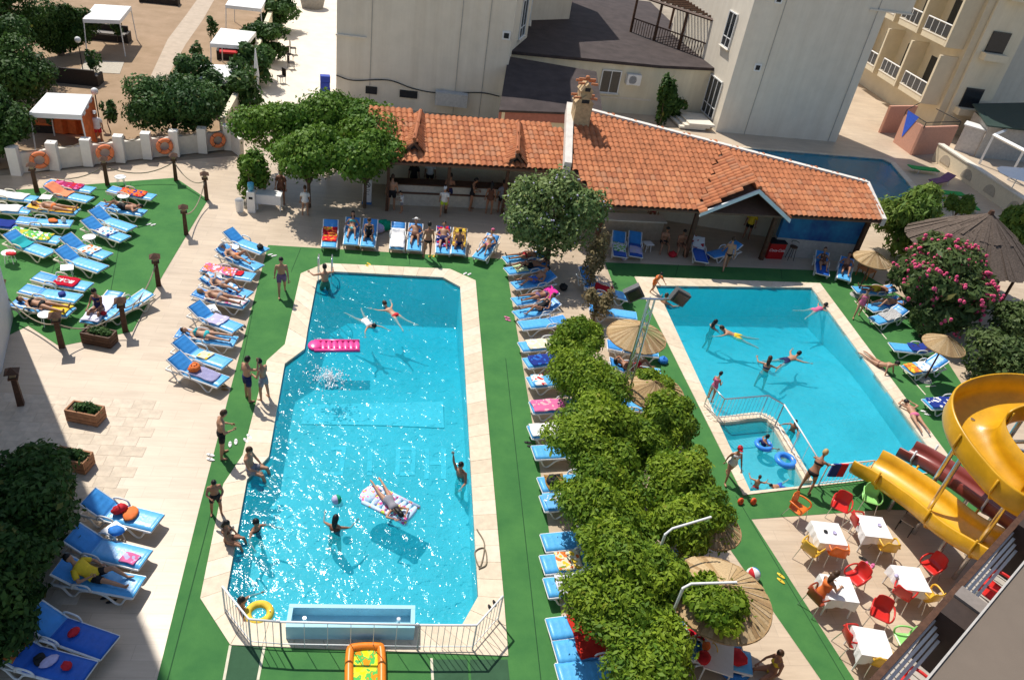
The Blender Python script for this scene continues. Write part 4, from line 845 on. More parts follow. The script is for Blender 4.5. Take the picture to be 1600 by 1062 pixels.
def make_lounger(ang, frame, m, mb_):
    """head towards +x, origin on the ground at the middle"""
    e = empty('sun_lounger', (0, 0, -50))
    for s in (-1, 1):
        y = s*.31
        pts = spline([(-.95, y, .30), (-.80, y, .26), (-.66, y, .03), (-.52, y, .02), (-.30, y, .24), (0, y, .29), (.28, y, .24), (.45, y, .02), (.58, y, .03), (.72, y, .26), (.95, y, .29)], 4)
        MB().tube(pts, .032, 6, flat=.8).build('leg_frame', frame, e, True)
        MB().tube([(-.97, y, .31), (.97, y, .31)], .03, 6).build('side_rail', frame, e)
    for x in (-.97, -.3, .3, .97): MB().tube([(x, -.31, .305), (x, .31, .305)], .024, 6).build('cross_bar', frame, e)
    MB().box((-.30, 0, .315), (1.28, .6, .02)).build('slat_bed', frame, e)
    sm = cushion(MB(), -.98, .32, .60, .06, SEAT).build('seat_mattress', m, e, True)
    a = R(ang); bm = cushion(MB(), .33, 1.0, .60, .06, SEAT, a, 4).build('back_mattress', mb_, e, True)
    c, s_ = math.cos(a), math.sin(a)
    M = Matrix.Rotation(-a, 3, 'Y'); MB().box(Vector((.33, 0, SEAT-.012))+M @ Vector((.34, 0, 0)), (.70, .62, .022), M=M).build('backrest_panel', frame, e)
    for y in (-.31, .31): MB().tube([Vector((.33, y, SEAT))+M @ Vector((x_, 0, z_)) for x_, z_ in ((0, 0), (.68, 0))], .028, 6).build('backrest_rail', frame, e)
    if ang > 15:
        for y in (-.27, .27): MB().tube([(.78, y, .29), (.33+.5*c, y, SEAT+.5*s_-.02)], .014, 5).build('prop', STEEL, e)
    for y in (-.335, .335): MB().tube(spline([(.0, y, .31), (.06, y, .47), (.28, y, .50), (.42, y, .46), (.46, y, .31)], 3), .022, 6, flat=1.3).build('armrest', frame, e, True)
    return e
PROTO = {}
def lounger_proto(ang, fr, col):
    k = (ang, fr, col)
    if k not in PROTO:
        PROTO[k] = [make_lounger(ang, {'w': WHITE, 'c': CREAM}[fr], {'b': BLUE, 'l': BLUE_SHEEN, 'd': BLUE_DEEP_SHADE}[col[0]], {'b': BLUE, 'l': BLUE_SHEEN, 'd': BLUE_DEEP_SHADE}[col[1]]), False]
    return PROTO[k]
LG = {}
def lounger(key, head, foot, ang, label, fr='w', col='lb'):
    a, b = G(*head, .36), G(*foot, .36); d = a-b; c = (a+b)*.5; rz = math.atan2(d.y, d.x)
    if ang > 20: c = b+d.normalized()*.95
    p = lounger_proto(ang, fr, col)
    o = p[0] if not p[1] else copy_tree(p[0]); p[1] = True
    o.location = (c.x, c.y, .012); o.rotation_euler = (0, 0, rz); tag(o, label, 'sun lounger', 'blue cushioned sun loungers around the pools')
    LG[key] = (Vector((c.x, c.y, .012)), rz, ang); return o
LL = [
('a1', (75, 287), (145, 297), 6, 'cream lounger with a pink towel at the back of the lawn', 'c'), ('a2', (66, 297), (140, 312), 30, 'lounger with an orange towel on its raised back', 'c'),
('a3', (-15, 303), (52, 311), 6, 'lounger under a white towel, rear one at the lawn edge', 'c'), ('a4', (-28, 324), (42, 329), 6, 'lounger under a white towel, front one of the pair', 'c'),
('a5', (45, 323), (120, 331), 6, 'lounger of the sunbather on a yellow towel', 'c'), ('a6', (32, 346), (108, 349), 6, 'flat lounger with orange cloth and small bag on lawn', 'c'),
('a7', (172, 297), (240, 308), 6, 'flat lounger with red towel by the lawn corner', 'c'), ('a8', (152, 322), (227, 333), 6, 'lounger of the man with an arm hanging down', 'c'),
('a9', (140, 335), (205, 357), 35, 'empty raised lounger behind the blue patterned towel one', 'c', 'lb'), ('a10', (127, 350), (195, 373), 35, 'raised lounger with blue patterned towel on lawn', 'c'),
('a11', (95, 378), (167, 400), 35, 'raised lounger with a small flowered towel on lawn', 'c'), ('a12', (85, 396), (160, 420), 35, 'raised lounger with a white paper on its seat', 'c'),
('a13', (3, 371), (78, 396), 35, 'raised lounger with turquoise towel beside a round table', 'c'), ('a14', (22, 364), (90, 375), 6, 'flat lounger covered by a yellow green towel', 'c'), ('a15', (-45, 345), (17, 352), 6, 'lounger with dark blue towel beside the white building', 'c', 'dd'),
('a16', (57, 433), (139, 448), 6, 'flat lounger with lettered red towel', 'c'), ('a17', (38, 453), (121, 466), 6, 'flat lounger with a dark blue cap on it', 'c'), ('a18', (22, 473), (112, 488), 6, 'lounger of the woman in a black bikini', 'c'),
('a19', (178, 462), (142, 500), 6, 'white towelled lounger with a sitting woman', 'c'), ('a20', (222, 466), (170, 490), 12, 'empty light blue lounger beside the lantern post and planter', 'c', 'll'),
('b1', (343, 366), (413, 392), 35, 'raised lounger with black bag at the paving corner'), ('b2', (333, 390), (404, 418), 25, 'lounger of the sunhat woman with bent knees'), ('b3', (317, 420), (397, 433), 6, 'flat lounger with pink and white towels by pool walk'),
('b4', (313, 438), (388, 461), 25, 'lounger of the woman with one knee raised'), ('b5', (302, 459), (388, 476), 12, 'lounger with pink towel under a lying woman'), ('b6', (295, 484), (371, 513), 35, 'raised lounger with white lilac towel by pool walk'),
('b7', (280, 522), (366, 533), 6, 'lounger of the woman in a turquoise bikini'), ('b8', (274, 541), (354, 568), 35, 'raised lounger with a yellow print on its seat'), ('b9', (260, 564), (348, 596), 35, 'raised lounger with orange bag and striped towel'),
('c1', (519, 333), (514, 385), 30, 'lounger with the red and blue towel at pool head'), ('c2', (554, 330), (548, 381), 30, 'lounger of the dark haired woman in green bikini', 'w', 'lb'), ('c3', (582, 336), (574, 384), 35, 'lounger with a crosslegged woman in dark sarong'),
('c4', (624, 336), (620, 388), 30, 'lounger buried in white towels'), ('c5', (651, 338), (647, 390), 30, 'lounger of the man under a towel hat'), ('c6', (693, 343), (692, 395), 30, 'lounger of the man with knee up'), ('c7', (719, 356), (716, 396), 25, 'lounger with brown yellow towel and sitting boy'), ('c8', (782, 362), (748, 403), 30, 'lounger of the woman in a pink cap'),
('d1', (843, 400), (795, 405), 12, 'first lounger below the lilac tree'), ('d2', (850, 416), (795, 423), 12, 'lounger with pale green towel below lilac tree'), ('d3', (872, 436), (803, 446), 30, 'lounger of the man in blue shorts'), ('d4', (872, 461), (804, 471), 25, 'lounger with magenta pillow under a woman'), ('d5', (878, 478), (807, 492), 30, 'lounger of the dark woman with bent legs'),
('d6', (888, 500), (808, 509), 6, 'bright blue lounger at the start of the vine row'), ('d7', (890, 534), (811, 542), 6, 'lounger with cream towel beside the vine'), ('d8', (902, 556), (822, 567), 25, 'lounger with crumpled dark blue towel by vine'), ('d9', (905, 590), (828, 597), 6, 'lounger with a red lettered towel end'), ('d10', (912, 632), (834, 636), 6, 'lounger with a pink towel half under vine'),
('d11', (910, 668), (834, 674), 6, 'lounger under a white cover beside dark sandals'), ('d12', (918, 702), (842, 706), 6, 'blue lounger mostly under the vine beside the white cover'), ('d13', (930, 748), (853, 756), 6, 'lounger with a black bag under the vine'), ('d14', (935, 778), (858, 785), 6, 'lounger with a white patterned towel under vine'), ('d15', (940, 838), (862, 846), 6, 'empty lounger foot showing beside the paving gap'), ('d16', (940, 872), (863, 880), 6, 'lounger with orange print towel under vine'), ('d17', (948, 908), (870, 916), 6, 'lounger with grey towel under vine'), ('d18', (955, 970), (877, 980), 6, 'lounger with red towel, upper of the pair'), ('d19', (968, 1006), (888, 1016), 6, 'lounger with red towel, lower of the pair'), ('d20', (975, 1042), (893, 1052), 6, 'last lounger at the end of the vine row'),
('e1', (912, 428), (940, 462), 35, 'white lounger with folded back beside the dry shrub'), ('e2', (925, 448), (975, 462), 6, 'lounger with a red towel near the second pool'), ('e3', (930, 484), (986, 492), 6, 'empty lounger above the mast parasol'), ('e4', (960, 541), (1018, 549), 6, 'lounger with white towel below the mast parasol'), ('e5', (962, 574), (1022, 582), 20, 'lounger of the sunbather below the mast parasol'), ('e6', (970, 630), (1025, 636), 6, 'lounger showing between two vine mounds'), ('e7', (1085, 985), (1155, 1000), 25, 'lounger with red towels under the large parasol'), ('e8', (1075, 1012), (1150, 1030), 6, 'lounger carrying a yellow bag and swim things'),
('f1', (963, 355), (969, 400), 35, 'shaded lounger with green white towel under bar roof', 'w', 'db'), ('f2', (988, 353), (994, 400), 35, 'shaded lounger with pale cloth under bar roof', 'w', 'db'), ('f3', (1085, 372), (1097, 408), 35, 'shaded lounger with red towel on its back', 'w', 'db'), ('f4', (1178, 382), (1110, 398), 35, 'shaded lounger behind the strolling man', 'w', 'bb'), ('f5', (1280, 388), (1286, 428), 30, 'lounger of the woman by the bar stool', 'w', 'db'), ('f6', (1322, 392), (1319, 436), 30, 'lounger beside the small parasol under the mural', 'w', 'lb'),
('g1', (1385, 456), (1336, 452), 25, 'lounger nearest the orange picnic chairs'), ('g2', (1408, 474), (1358, 481), 25, 'lounger of the sunbather beside the oleander'), ('g3', (1414, 488), (1366, 501), 30, 'lounger with black and white striped towel'), ('g4', (1444, 546), (1394, 541), 25, 'lounger with dark towel by the small parasol'), ('g5', (1484, 566), (1418, 578), 35, 'lounger with yellow towel at its foot'), ('g6', (1512, 628), (1450, 631), 6, 'white towelled lounger beside the spiral slide'),
('h1', (145, 791), (245, 816), 35, 'lounger with red bag beside the dark tree', 'w', 'lb'), ('h2', (122, 848), (226, 873), 35, 'empty lounger beside the yellow shirted man', 'w', 'lb'), ('h3', (105, 896), (216, 916), 30, 'lounger of the man reading in a yellow shirt', 'w', 'lb'), ('h4', (57, 970), (170, 1010), 30, 'shaded blue lounger with one swim armband', 'w', 'db'), ('h5', (26, 1022), (136, 1052), 30, 'shaded blue lounger with goggles and snack bags', 'w', 'dd')]
for r_ in LL:
    k, hd, ft, an, lb_ = r_[:5]; fr = r_[5] if len(r_) > 5 else 'w'; cl_ = r_[6] if len(r_) > 6 else 'lb'
    lounger(k, hd, ft, an, lb_, fr, cl_)
def on_lounger(key, x, y=0., dz=0.):
    c, rz, ang = LG[key]; z = SEAT+.065
    if x > .33: z += math.sin(R(ang))*(x-.33); x = .33+(x-.33)*math.cos(R(ang))
    q = Matrix.Rotation(rz, 3, 'Z') @ Vector((x, y, 0)); return c+q+UP*(z+dz)
def towel(key, x0, x1, cols, label, y=0., w=.6, kind='noise', sc=5., seed=0):
    """terry towel draped on a lounger; follows seat and raised back"""
    c, rz, ang = LG[key]; r = random.Random(hash(key) % 99+len(label)); nx, ny = 14, 8; vs = []
    ph = [r.uniform(0, 6) for _ in range(4)]
    for i in range(nx+1):
        for j in range(ny+1):
            x = x0+(x1-x0)*i/nx; yy = y-w/2+w*j/ny; wr = .008*(math.sin(x*17+ph[0]+yy*7)+math.sin(yy*23+ph[1]-x*9)+1.2)
            z = SEAT+.070+wr; xx = x
            if x > .33: z += math.sin(R(ang))*(x-.33); xx = .33+(x-.33)*math.cos(R(ang))-.03*math.sin(R(ang))
            ov = abs(yy)-.30
            if ov > 0: z -= ov*1.6+.0
            vs.append((xx+.02*math.sin(yy*9+ph[2]), (yy if ov <= 0 else math.copysign(.32, yy))+.015*math.sin(x*8+ph[3]), z))
    me = MB(); me.add(vs, [(i*(ny+1)+j, (i+1)*(ny+1)+j, (i+1)*(ny+1)+j+1, i*(ny+1)+j+1) for i in range(nx) for j in range(ny)])
    label = label if len(label.split()) > 3 else label+' on lounger'
    label = label if len(label.split()) > 3 else 'soft '+label
    o = me.build('towel', towel_mat('tw_'+key+label[:12], cols, sc, kind), None, True, label=label, cat='towel', group='towels on the loungers'); o.location = c; o.rotation_euler = (0, 0, rz)
    md = o.modifiers.new('thick', 'SOLIDIFY'); md.thickness = .012; md.offset = 1
    return o
RED, WHT_, YEL, ORG, PNK, NAV, SKY_, GRN, TEAL, BRN, BLK, LIL, CRM = (.55, .02, .03), (.75, .74, .72), (.75, .52, .05), (.75, .18, .04), (.65, .15, .32), (.02, .04, .22), (.15, .42, .75), (.12, .42, .10), (.03, .35, .38), (.28, .16, .05), (.02, .02, .02), (.5, .46, .66), (.70, .64, .46)
TW_ = [('a1', -.5, .7, [PNK, (.35, .03, .12), RED], 'pink and crimson towel'), ('a2', -.1, .95, [(.80, .27, .14)], 'plain orange towel'), ('a3', -.6, .9, [WHT_], 'white towel on the rear edge lounger'), ('a4', -.6, .9, [WHT_], 'white towel on the front edge lounger'),
('a5', -.9, .9, [(.80, .45, .08)], 'yellow orange towel under a sunbather'), ('a7', -.6, .5, [RED, ORG, NAV], 'red towel with dark motif'), ('a10', -.4, .3, [NAV, WHT_, SKY_], 'navy and white patterned towel'), ('a11', -.5, .1, [SKY_, WHT_, ORG], 'small flowered towel'), ('a13', 0, .6, [TEAL], 'turquoise towel'), ('a14', -.6, .95, [YEL, GRN, WHT_], 'yellow and green leaf towel'), ('a15', -.9, .5, [NAV], 'dark blue towel'), ('a16', -.55, .25, [(.45, .01, .03)], 'crimson towel with white letters'), ('a19', -.95, .6, [(.72, .70, .80)], 'pale lilac towel under the sitting woman'),
('b2', -.2, .95, [NAV, SKY_], 'dark blue towel under the sunhat woman'), ('b3', -.3, .95, [WHT_, PNK, ORG, LIL], 'pastel beach towel'), ('b3', -.55, -.3, [RED], 'small red folded towel', 0, .35), ('b4', -.6, .95, [NAV, SKY_, WHT_], 'blue towel under the knee up woman'), ('b5', -.95, .5, [PNK, WHT_], 'pink towel under the lying woman'), ('b6', -.4, .2, [WHT_, LIL], 'white and lilac towel'), ('b8', -.35, .05, [YEL, CRM], 'yellow printed cloth', 0, .4), ('b9', -.75, .2, [LIL, WHT_, NAV], 'lilac striped towel', 0, .5, 'stripe', 9.),
('c1', -.6, .55, [RED, RED, ORG, YEL], 'red towel with yellow figures'), ('c4', -.95, .6, [WHT_, WHT_, (.6, .6, .62)], 'heap of white towels'), ('c6', -.5, .95, [LIL, NAV, RED], 'blue patterned towel under the man'), ('c7', -.4, .95, [(.55, .33, .06), BRN, YEL], 'brown and yellow towel'), ('d2', -.6, 0, [(.55, .68, .40)], 'pale green towel'), ('d4', .4, .95, [(.70, .04, .30)], 'magenta pillow towel'), ('d7', -.7, .5, [WHT_, CRM], 'cream towel'), ('d8', -.8, .45, [(.03, .14, .50), NAV], 'crumpled navy towel'), ('d9', -.85, -.4, [RED, WHT_, SKY_], 'red lettered towel'), ('d10', -.95, .3, [(.75, .42, .45), PNK], 'salmon pink towel'), ('d11', -.95, .5, [WHT_], 'white cover sheet'),
('d14', -.9, 0, [WHT_, SKY_], 'white and sky patterned towel'), ('d16', -.6, .1, [ORG, CRM, YEL], 'orange print towel'), ('d17', -.7, .3, [(.62, .62, .68)], 'pale grey towel'), ('d18', -.45, .5, [(.5, .03, .02)], 'bright red towel on the upper lounger'), ('d19', -.45, .5, [(.5, .03, .02)], 'bright red towel on the lower lounger'),
('e2', .0, .6, [RED], 'red towel near the dry shrub'), ('e4', -.7, .4, [WHT_], 'white towel below the mast parasol'), ('e7', -.7, .5, [(.45, .01, .03), RED, WHT_], 'crumpled red and white towels'), ('f1', -.6, .3, [GRN, WHT_, (.3, .6, .1)], 'green and white print towel'), ('f2', -.8, -.1, [(.55, .5, .5), LIL], 'pale crumpled cloth'), ('f3', .2, .95, [(.4, .02, .03), WHT_], 'dark red towel'), ('g3', -.4, .6, [BLK, WHT_], 'black and white striped towel', 0, .6, 'stripe', 12.), ('g4', -.2, .9, [(.05, .03, .05), NAV], 'dark towel by the small parasol'), ('g5', -.95, -.45, [YEL, ORG, YEL], 'golden yellow towel'), ('g5', -.4, .2, [SKY_, WHT_], 'blue white towel'), ('g6', -.9, .5, [WHT_, NAV], 'white towel with blue print'), ('h5', .55, .98, [(.30, .45, .12), (.5, .16, .05), CRM], 'small green cloth with picture'), ('a18', -.9, -.3, [YEL], 'yellow towel under the black bikini woman'), ('d13', -.8, -.2, [BLK, BRN], 'black shawl'), ('h2', -.85, -.45, [LIL, PNK], 'folded lilac cloth', .12, .3)]
for t in TW_: towel(*t)
# crimson towel lettering: bold white figures
for i, dx in enumerate((.13, -.02, -.17, -.35)):
    p = on_lounger('a16', dx, 0, .032); c, rz, _ = LG['a16']; mbx = MB()
    if i in (0, 2): mbx.ring((0, 0, 0), .085, .022, 12, 4)
    elif i == 1: mbx.box((.04, 0, 0), (.04, .22, .01)); mbx.box((-.04, -.05, 0), (.04, .12, .01)); mbx.box((0, .0, .001), (.1, .04, .01))
    else: [mbx.box((k*.05, 0, 0), (.03, .18, .01)) for k in (-1, 0, 1)]; mbx.box((0, .09, .001), (.13, .03, .01))
    o = mbx.build('towel_letter', WHITE, bpy.data.objects['towel.011'] if 'towel.011' in bpy.data.objects else None); o.matrix_world = Matrix.Translation(p) @ Matrix.Rotation(rz, 4, 'Z')
    if o.parent: o.parent = [x for x in bpy.data.objects if x.get('label') == 'crimson towel with white letters'][0]; o.matrix_parent_inverse = (Matrix.Translation(o.parent.location) @ Matrix.Rotation(o.parent.rotation_euler.z, 4, 'Z')).inverted()
# bags and small things left on loungers
def lump(name, pos, r3, m, label, cat, rz=0., strap=False, group=None):
    e = empty(name, pos, rz, label=label, cat=cat, group=group); mb = MB(); mb.ball((0, 0, r3[2]*.8), r3, 12, 8)
    r = random.Random(int(pos[0]*100)); mb.v = [tuple(Vector(v)*(1+r.uniform(-.12, .12))) for v in mb.v]; mb.v = [(x, y, max(0, z)) for x, y, z in mb.v]
    mb.build('body', m, e, True)
    if strap: MB().ring((0, 0, r3[2]*1.5), r3[0]*.5, .014, 14, 5, Matrix.Rotation(R(90), 3, 'X')).build('handle', m, e)
    return e
M_ = {k: mat('stuff_'+k, c, .75, .2, 8) for k, c in dict(red=RED, org=ORG, blk=BLK, nav=NAV, blu=(.03, .2, .6), teal=TEAL, yel=YEL, grn=(.0, .3, .16), wht=WHT_, lil=LIL, brn=BRN, pnk=PNK).items()}
for k, x, r3, m, l, c in (('a6', -.3, (.2, .14, .07), 'org', 'orange cloth bundle on flat lounger', 'cloth'), ('a6', -.7, (.1, .08, .12), 'wht', 'small white bag on flat lounger', 'bag'), ('a17', -.4, (.15, .12, .06), 'nav', 'navy blue sun hat on flat lounger', 'hat'), ('b1', -.75, (.17, .14, .10), 'blk', 'black bag on raised lounger', 'bag'), ('b9', .1, (.2, .2, .13), 'org', 'orange beach bag on striped towel', 'bag'), ('h1', .05, (.12, .2, .14), 'red', 'red toiletry bag on lounger', 'bag'), ('h1', -.25, (.26, .18, .06), 'org', 'crumpled orange cloth on lounger', 'cloth'), ('h4', -.1, (.14, .1, .07), 'red', 'red and white swim armband on shaded blue lounger', 'armband'), ('h5', -.5, (.12, .1, .07), 'red', 'red swim armband beside the goggles', 'armband'), ('h5', -.1, (.2, .12, .05), 'lil', 'striped cloth beside the snack bag', 'cloth'), ('h5', .12, (.12, .16, .03), 'blk', 'black and white printed bag', 'bag'), ('d1', .2, (.16, .12, .1), 'org', 'orange bag on the first lounger', 'bag'), ('e2', -.1, (.13, .13, .1), 'red', 'red ball shaped bag on lounger', 'bag'), ('e8', .0, (.3, .28, .10), 'yel', 'yellow swim bag beside red towels', 'bag'), ('e8', -.55, (.28, .25, .10), 'red', 'wine red towel heap', 'towel'), ('d13', -.6, (.2, .2, .12), 'blk', 'black shoulder bag under vine', 'bag'), ('a20', -.85, (.1, .1, .07), 'red', 'red cloth at the lounger foot', 'cloth')):
    lump({'hat': 'folded_hat'}.get(c, 'beach_'+c), on_lounger(k, x), r3, M_[m], l, c, random.uniform(0, 3), c == 'bag')
lump('beach_towel', G(897/1, 0+452) if False else G(600, 358, .02), (.35, .3, .25), M_['grn'], 'emerald towel heap between two loungers', 'towel'); lump('beach_bag', G(591, 362, .02), (.3, .25, .22), M_['lil'], 'pale flowered bag between two loungers', 'bag')
# ================================================================ PEOPLE
SKIN = [mat('skin_%d' % i, c, .55, .08, 6, spec=.4) for i, c in enumerate([(.42, .22, .13), (.34, .16, .09), (.50, .28, .18), (.22, .10, .06)])]
HAIR = {'k': mat('hair_black', (.012, .01, .009), .5, .3, 30), 'b': mat('hair_brown', (.06, .03, .015), .5, .3, 30), 'y': mat('hair_blond', (.45, .30, .12), .5, .3, 30), 'g': mat('hair_grey', (.35, .33, .31), .6, .3, 30)}
V = Vector
def D(*a): return V(a).normalized()
# each pose: directions of spine, chest front, head, arms (upper, fore), legs (thigh, shin), feet
POSES = {
 'stand': dict(sp=D(0, 0, 1), fr=D(0, 1, 0), hd=D(0, .15, 1), ua=(D(-.25, 0, -1), D(.25, 0, -1)), fa=(D(-.1, .3, -1), D(.1, .3, -1)), th=(D(-.08, .05, -1), D(.08, 0, -1)), sh=(D(-.02, -.05, -1), D(.02, 0, -1)), ft=(D(-.2, 1, -.1), D(.2, 1, -.1))),
 'walk': dict(sp=D(0, .06, 1), fr=D(0, 1, 0), hd=D(0, .2, 1), ua=(D(-.2, .45, -1), D(.2, -.4, -1)), fa=(D(-.05, .8, -1), D(.1, -.1, -1)), th=(D(-.05, -.35, -1), D(.05, .5, -1)), sh=(D(-.02, -.75, -1), D(.02, .1, -1)), ft=(D(0, 1, -.8), D(.1, 1, .05))),
 'hold': dict(sp=D(0, .04, 1), fr=D(0, 1, 0), hd=D(0, .5, 1), ua=(D(-.3, .15, -1), D(.3, .15, -1)), fa=(D(.45, 1, -.1), D(-.45, 1, -.1)), th=(D(-.10, .1, -1), D(.10, -.1, -1)), sh=(D(-.02, -.05, -1), D(.04, -.1, -1)), ft=(D(-.2, 1, -.1), D(.3, 1, -.1))),
 'point': dict(sp=D(.05, 0, 1), fr=D(0, 1, 0), hd=D(.1, .2, 1), ua=(D(-.3, 0, -1), D(.8, .5, .2)), fa=(D(.3, .6, -.7), D(-.3, .2, 1)), th=(D(-.1, .08, -1), D(.12, -.05, -1)), sh=(D(0, -.05, -1), D(.04, -.05, -1)), ft=(D(-.2, 1, -.1), D(.3, 1, -.1))),
 'lean': dict(sp=D(0, .42, 1), fr=D(0, 1, -.42), hd=D(0, .6, 1), ua=(D(-.35, .8, -.7), D(.35, .8, -.7)), fa=(D(.1, .9, -.4), D(-.1, .9, -.4)), th=(D(-.1, -.15, -1), D(.12, .25, -1)), sh=(D(-.05, -.25, -1), D(.05, -.4, -1)), ft=(D(-.1, 1, -.1), D(.1, 1, -.2))),
 'lie': dict(sp=D(0, -1, .03), fr=D(0, .03, 1), hd=D(0, -1, .25), ua=(D(-.55, .9, -.12), D(.55, .9, -.12)), fa=(D(.15, 1, .0), D(-.15, 1, .0)), th=(D(-.12, 1, -.02), D(.12, 1, -.02)), sh=(D(-.03, 1, -.05), D(.05, 1, -.05)), ft=(D(-.35, .4, 1), D(.35, .4, 1))),
 'knee': dict(sp=D(0, -1, .12), fr=D(0, .12, 1), hd=D(0, -1, .45), ua=(D(-.8, -.5, .1), D(.55, .9, -.1)), fa=(D(.75, -.5, .2), D(-.3, .8, .3)), th=(D(-.1, .8, .75), D(.15, 1, .25)), sh=(D(-.02, .75, -.8), D(.05, 1, -.25)), ft=(D(-.1, 1, .2), D(.25, .6, .9))),
 'recline': dict(sp=D(0, -.85, .55), fr=D(0, .55, .85), hd=D(0, -.6, .9), ua=(D(-.5, .6, -.5), D(.5, .6, -.5)), fa=(D(.4, .9, .2), D(-.5, .8, .3)), th=(D(-.12, .9, .5), D(.12, 1, .12)), sh=(D(-.02, .8, -.65), D(.05, 1, -.12)), ft=(D(-.1, 1, .3), D(.2, .5, 1))),
 'prone': dict(sp=D(0, -1, .0), fr=D(0, 0, -1), hd=D(.2, -1, .12), ua=(D(.8, -.6, .0), D(-.8, -.6, .0)), fa=(D(-.75, -.75, 0), D(.75, -.75, 0)), th=(D(.1, 1, 0), D(-.1, 1, 0)), sh=(D(.03, 1, .06), D(-.03, 1, .1)), ft=(D(0, 1, -.2), D(0, 1, -.2))),
 'pushup': dict(sp=D(0, -1, .62), fr=D(0, -.62, -1), hd=D(.2, -.7, .9), ua=(D(.35, -.25, -1), D(-.5, -.45, -1)), fa=(D(.2, -.3, -1), D(-.3, -.3, -1)), th=(D(.1, 1, -.08), D(-.1, 1, -.08)), sh=(D(.03, 1, .04), D(-.05, 1, .0)), ft=(D(0, 1, -.2), D(0, 1, -.2))),
 'edge': dict(sp=D(0, -.12, 1), fr=D(0, 1, .12), hd=D(.1, .35, 1), ua=(D(-.35, .35, -1), D(.35, .5, -.8)), fa=(D(.2, .7, -.6), D(-.2, .9, -.3)), th=(D(-.15, 1, -.05), D(.18, 1, -.05)), sh=(D(-.05, .25, -1), D(.05, .35, -1)), ft=(D(-.1, 1, -.4), D(.1, 1, -.4))),
 'sit': dict(sp=D(0, .1, 1), fr=D(0, 1, -.1), hd=D(0, .4, 1), ua=(D(-.2, .55, -1), D(.2, .6, -1)), fa=(D(.3, 1, -.2), D(-.2, 1, -.1)), th=(D(-.2, 1, .05), D(.2, 1, .05)), sh=(D(-.05, .2, -1), D(.1, .3, -1)), ft=(D(-.2, 1, -.1), D(.2, 1, -.1))),
 'swim': dict(sp=D(0, 1, .10), fr=D(0, .1, -1), hd=D(0, .8, .75), ua=(D(-.8, .75, -.05), D(.8, .75, -.05)), fa=(D(-.5, 1, -.05), D(.5, 1, -.05)), th=(D(-.25, -1, -.12), D(.25, -1, -.12)), sh=(D(-.3, -1, .0), D(.3, -1, .0)), ft=(D(-.5, -1, 0), D(.5, -1, 0))),
 'tread': dict(sp=D(0, .08, 1), fr=D(0, 1, -.08), hd=D(0, .15, 1), ua=(D(-.75, .5, -.35), D(.75, .5, -.35)), fa=(D(-.3, 1, .0), D(.3, 1, .0)), th=(D(-.15, .2, -1), D(.15, .0, -1)), sh=(D(-.05, -.3, -1), D(.05, -.2, -1)), ft=(D(0, 1, -.5), D(0, 1, -.5))),
 'reach': dict(sp=D(.1, .05, 1), fr=D(0, 1, 0), hd=D(.0, .2, 1), ua=(D(-.5, .5, -.5), D(.45, .1, 1)), fa=(D(-.1, 1, -.1), D(.1, .1, 1)), th=(D(-.1, .1, -1), D(.1, .0, -1)), sh=(D(0, -.2, -1), D(0, -.1, -1)), ft=(D(0, 1, -.4), D(0, 1, -.4))),
}
def skeleton(ps, sex):
    sp, fr = ps['sp'], ps['fr']; fr = (fr-sp*fr.dot(sp)).normalized(); sd = fr.cross(sp).normalized(); hip = V((0, 0, 0)); neck = sp*.52
    sw = .175 if sex == 'm' else .155; J = dict(sd=sd, fr=fr, sp=sp, neck=neck, head=neck+ps['hd']*.20, hd=ps['hd'])
    for i, s in enumerate((-1, 1)):
        S_ = neck-sp*.055+sd*s*sw; E_ = S_+ps['ua'][i]*.28; W_ = E_+ps['fa'][i]*.25; J['S%d' % i], J['E%d' % i], J['W%d' % i] = S_, E_, W_
        P_ = hip+sd*s*.09; K_ = P_+ps['th'][i]*.42; A_ = K_+ps['sh'][i]*.41; J['P%d' % i], J['K%d' % i], J['A%d' % i] = P_, K_, A_; J['T%d' % i] = A_+ps['ft'][i]*.17-V((0, 0, 0))
    return J
def loft(mb, rings, n=14):
    o = len(mb.v); vs = []; fs = []
    for (c, a, b, ra, rb) in rings:
        for k in range(n): t = 2*math.pi*k/n; vs.append(c+a*ra*math.cos(t)+b*rb*math.sin(t))
    m = len(rings)
    for i in range(m-1):
        for k in range(n): fs.append((i*n+k, i*n+(k+1) % n, (i+1)*n+(k+1) % n, (i+1)*n+k))
    fs += [tuple(range(n))[::-1], tuple(range((m-1)*n, m*n))]; mb.add(vs, fs)
def torso_rings(J, sex, g=0., lo=-.10, hi=.56):
    prof = [(-.10, .09, .075), (-.04, .155, .105), (.04, .165, .115), (.14, .14, .10), (.22, .132, .098), (.32, .15, .112), (.40, .165, .118), (.47, .165, .10), (.52, .10, .075), (.56, .055, .055)] if sex == 'm' else [(-.10, .09, .08), (-.04, .165, .115), (.04, .17, .12), (.14, .132, .095), (.22, .118, .088), (.32, .135, .108), (.38, .145, .128), (.47, .14, .09), (.52, .085, .065), (.56, .048, .05)]
    return [(J['sp']*t, J['sd'], J['fr'], a+g, b+g) for t, a, b in prof if lo-1e-6 <= t <= hi+1e-6]
def remesh(mb, vox, name):
    me = mb.mesh(name); o = bpy.data.objects.new('tmp', me); C.objects.link(o); md = o.modifiers.new('r', 'REMESH'); md.mode = 'VOXEL'; md.voxel_size = vox; md.use_smooth_shade = True
    ms = o.modifiers.new('s', 'SMOOTH'); ms.iterations = 4; ms.factor = .5
    dg = bpy.context.evaluated_depsgraph_get(); nm = bpy.data.meshes.new_from_object(o.evaluated_get(dg)); bpy.data.objects.remove(o); nm.name = name; return nm
BODY = {}
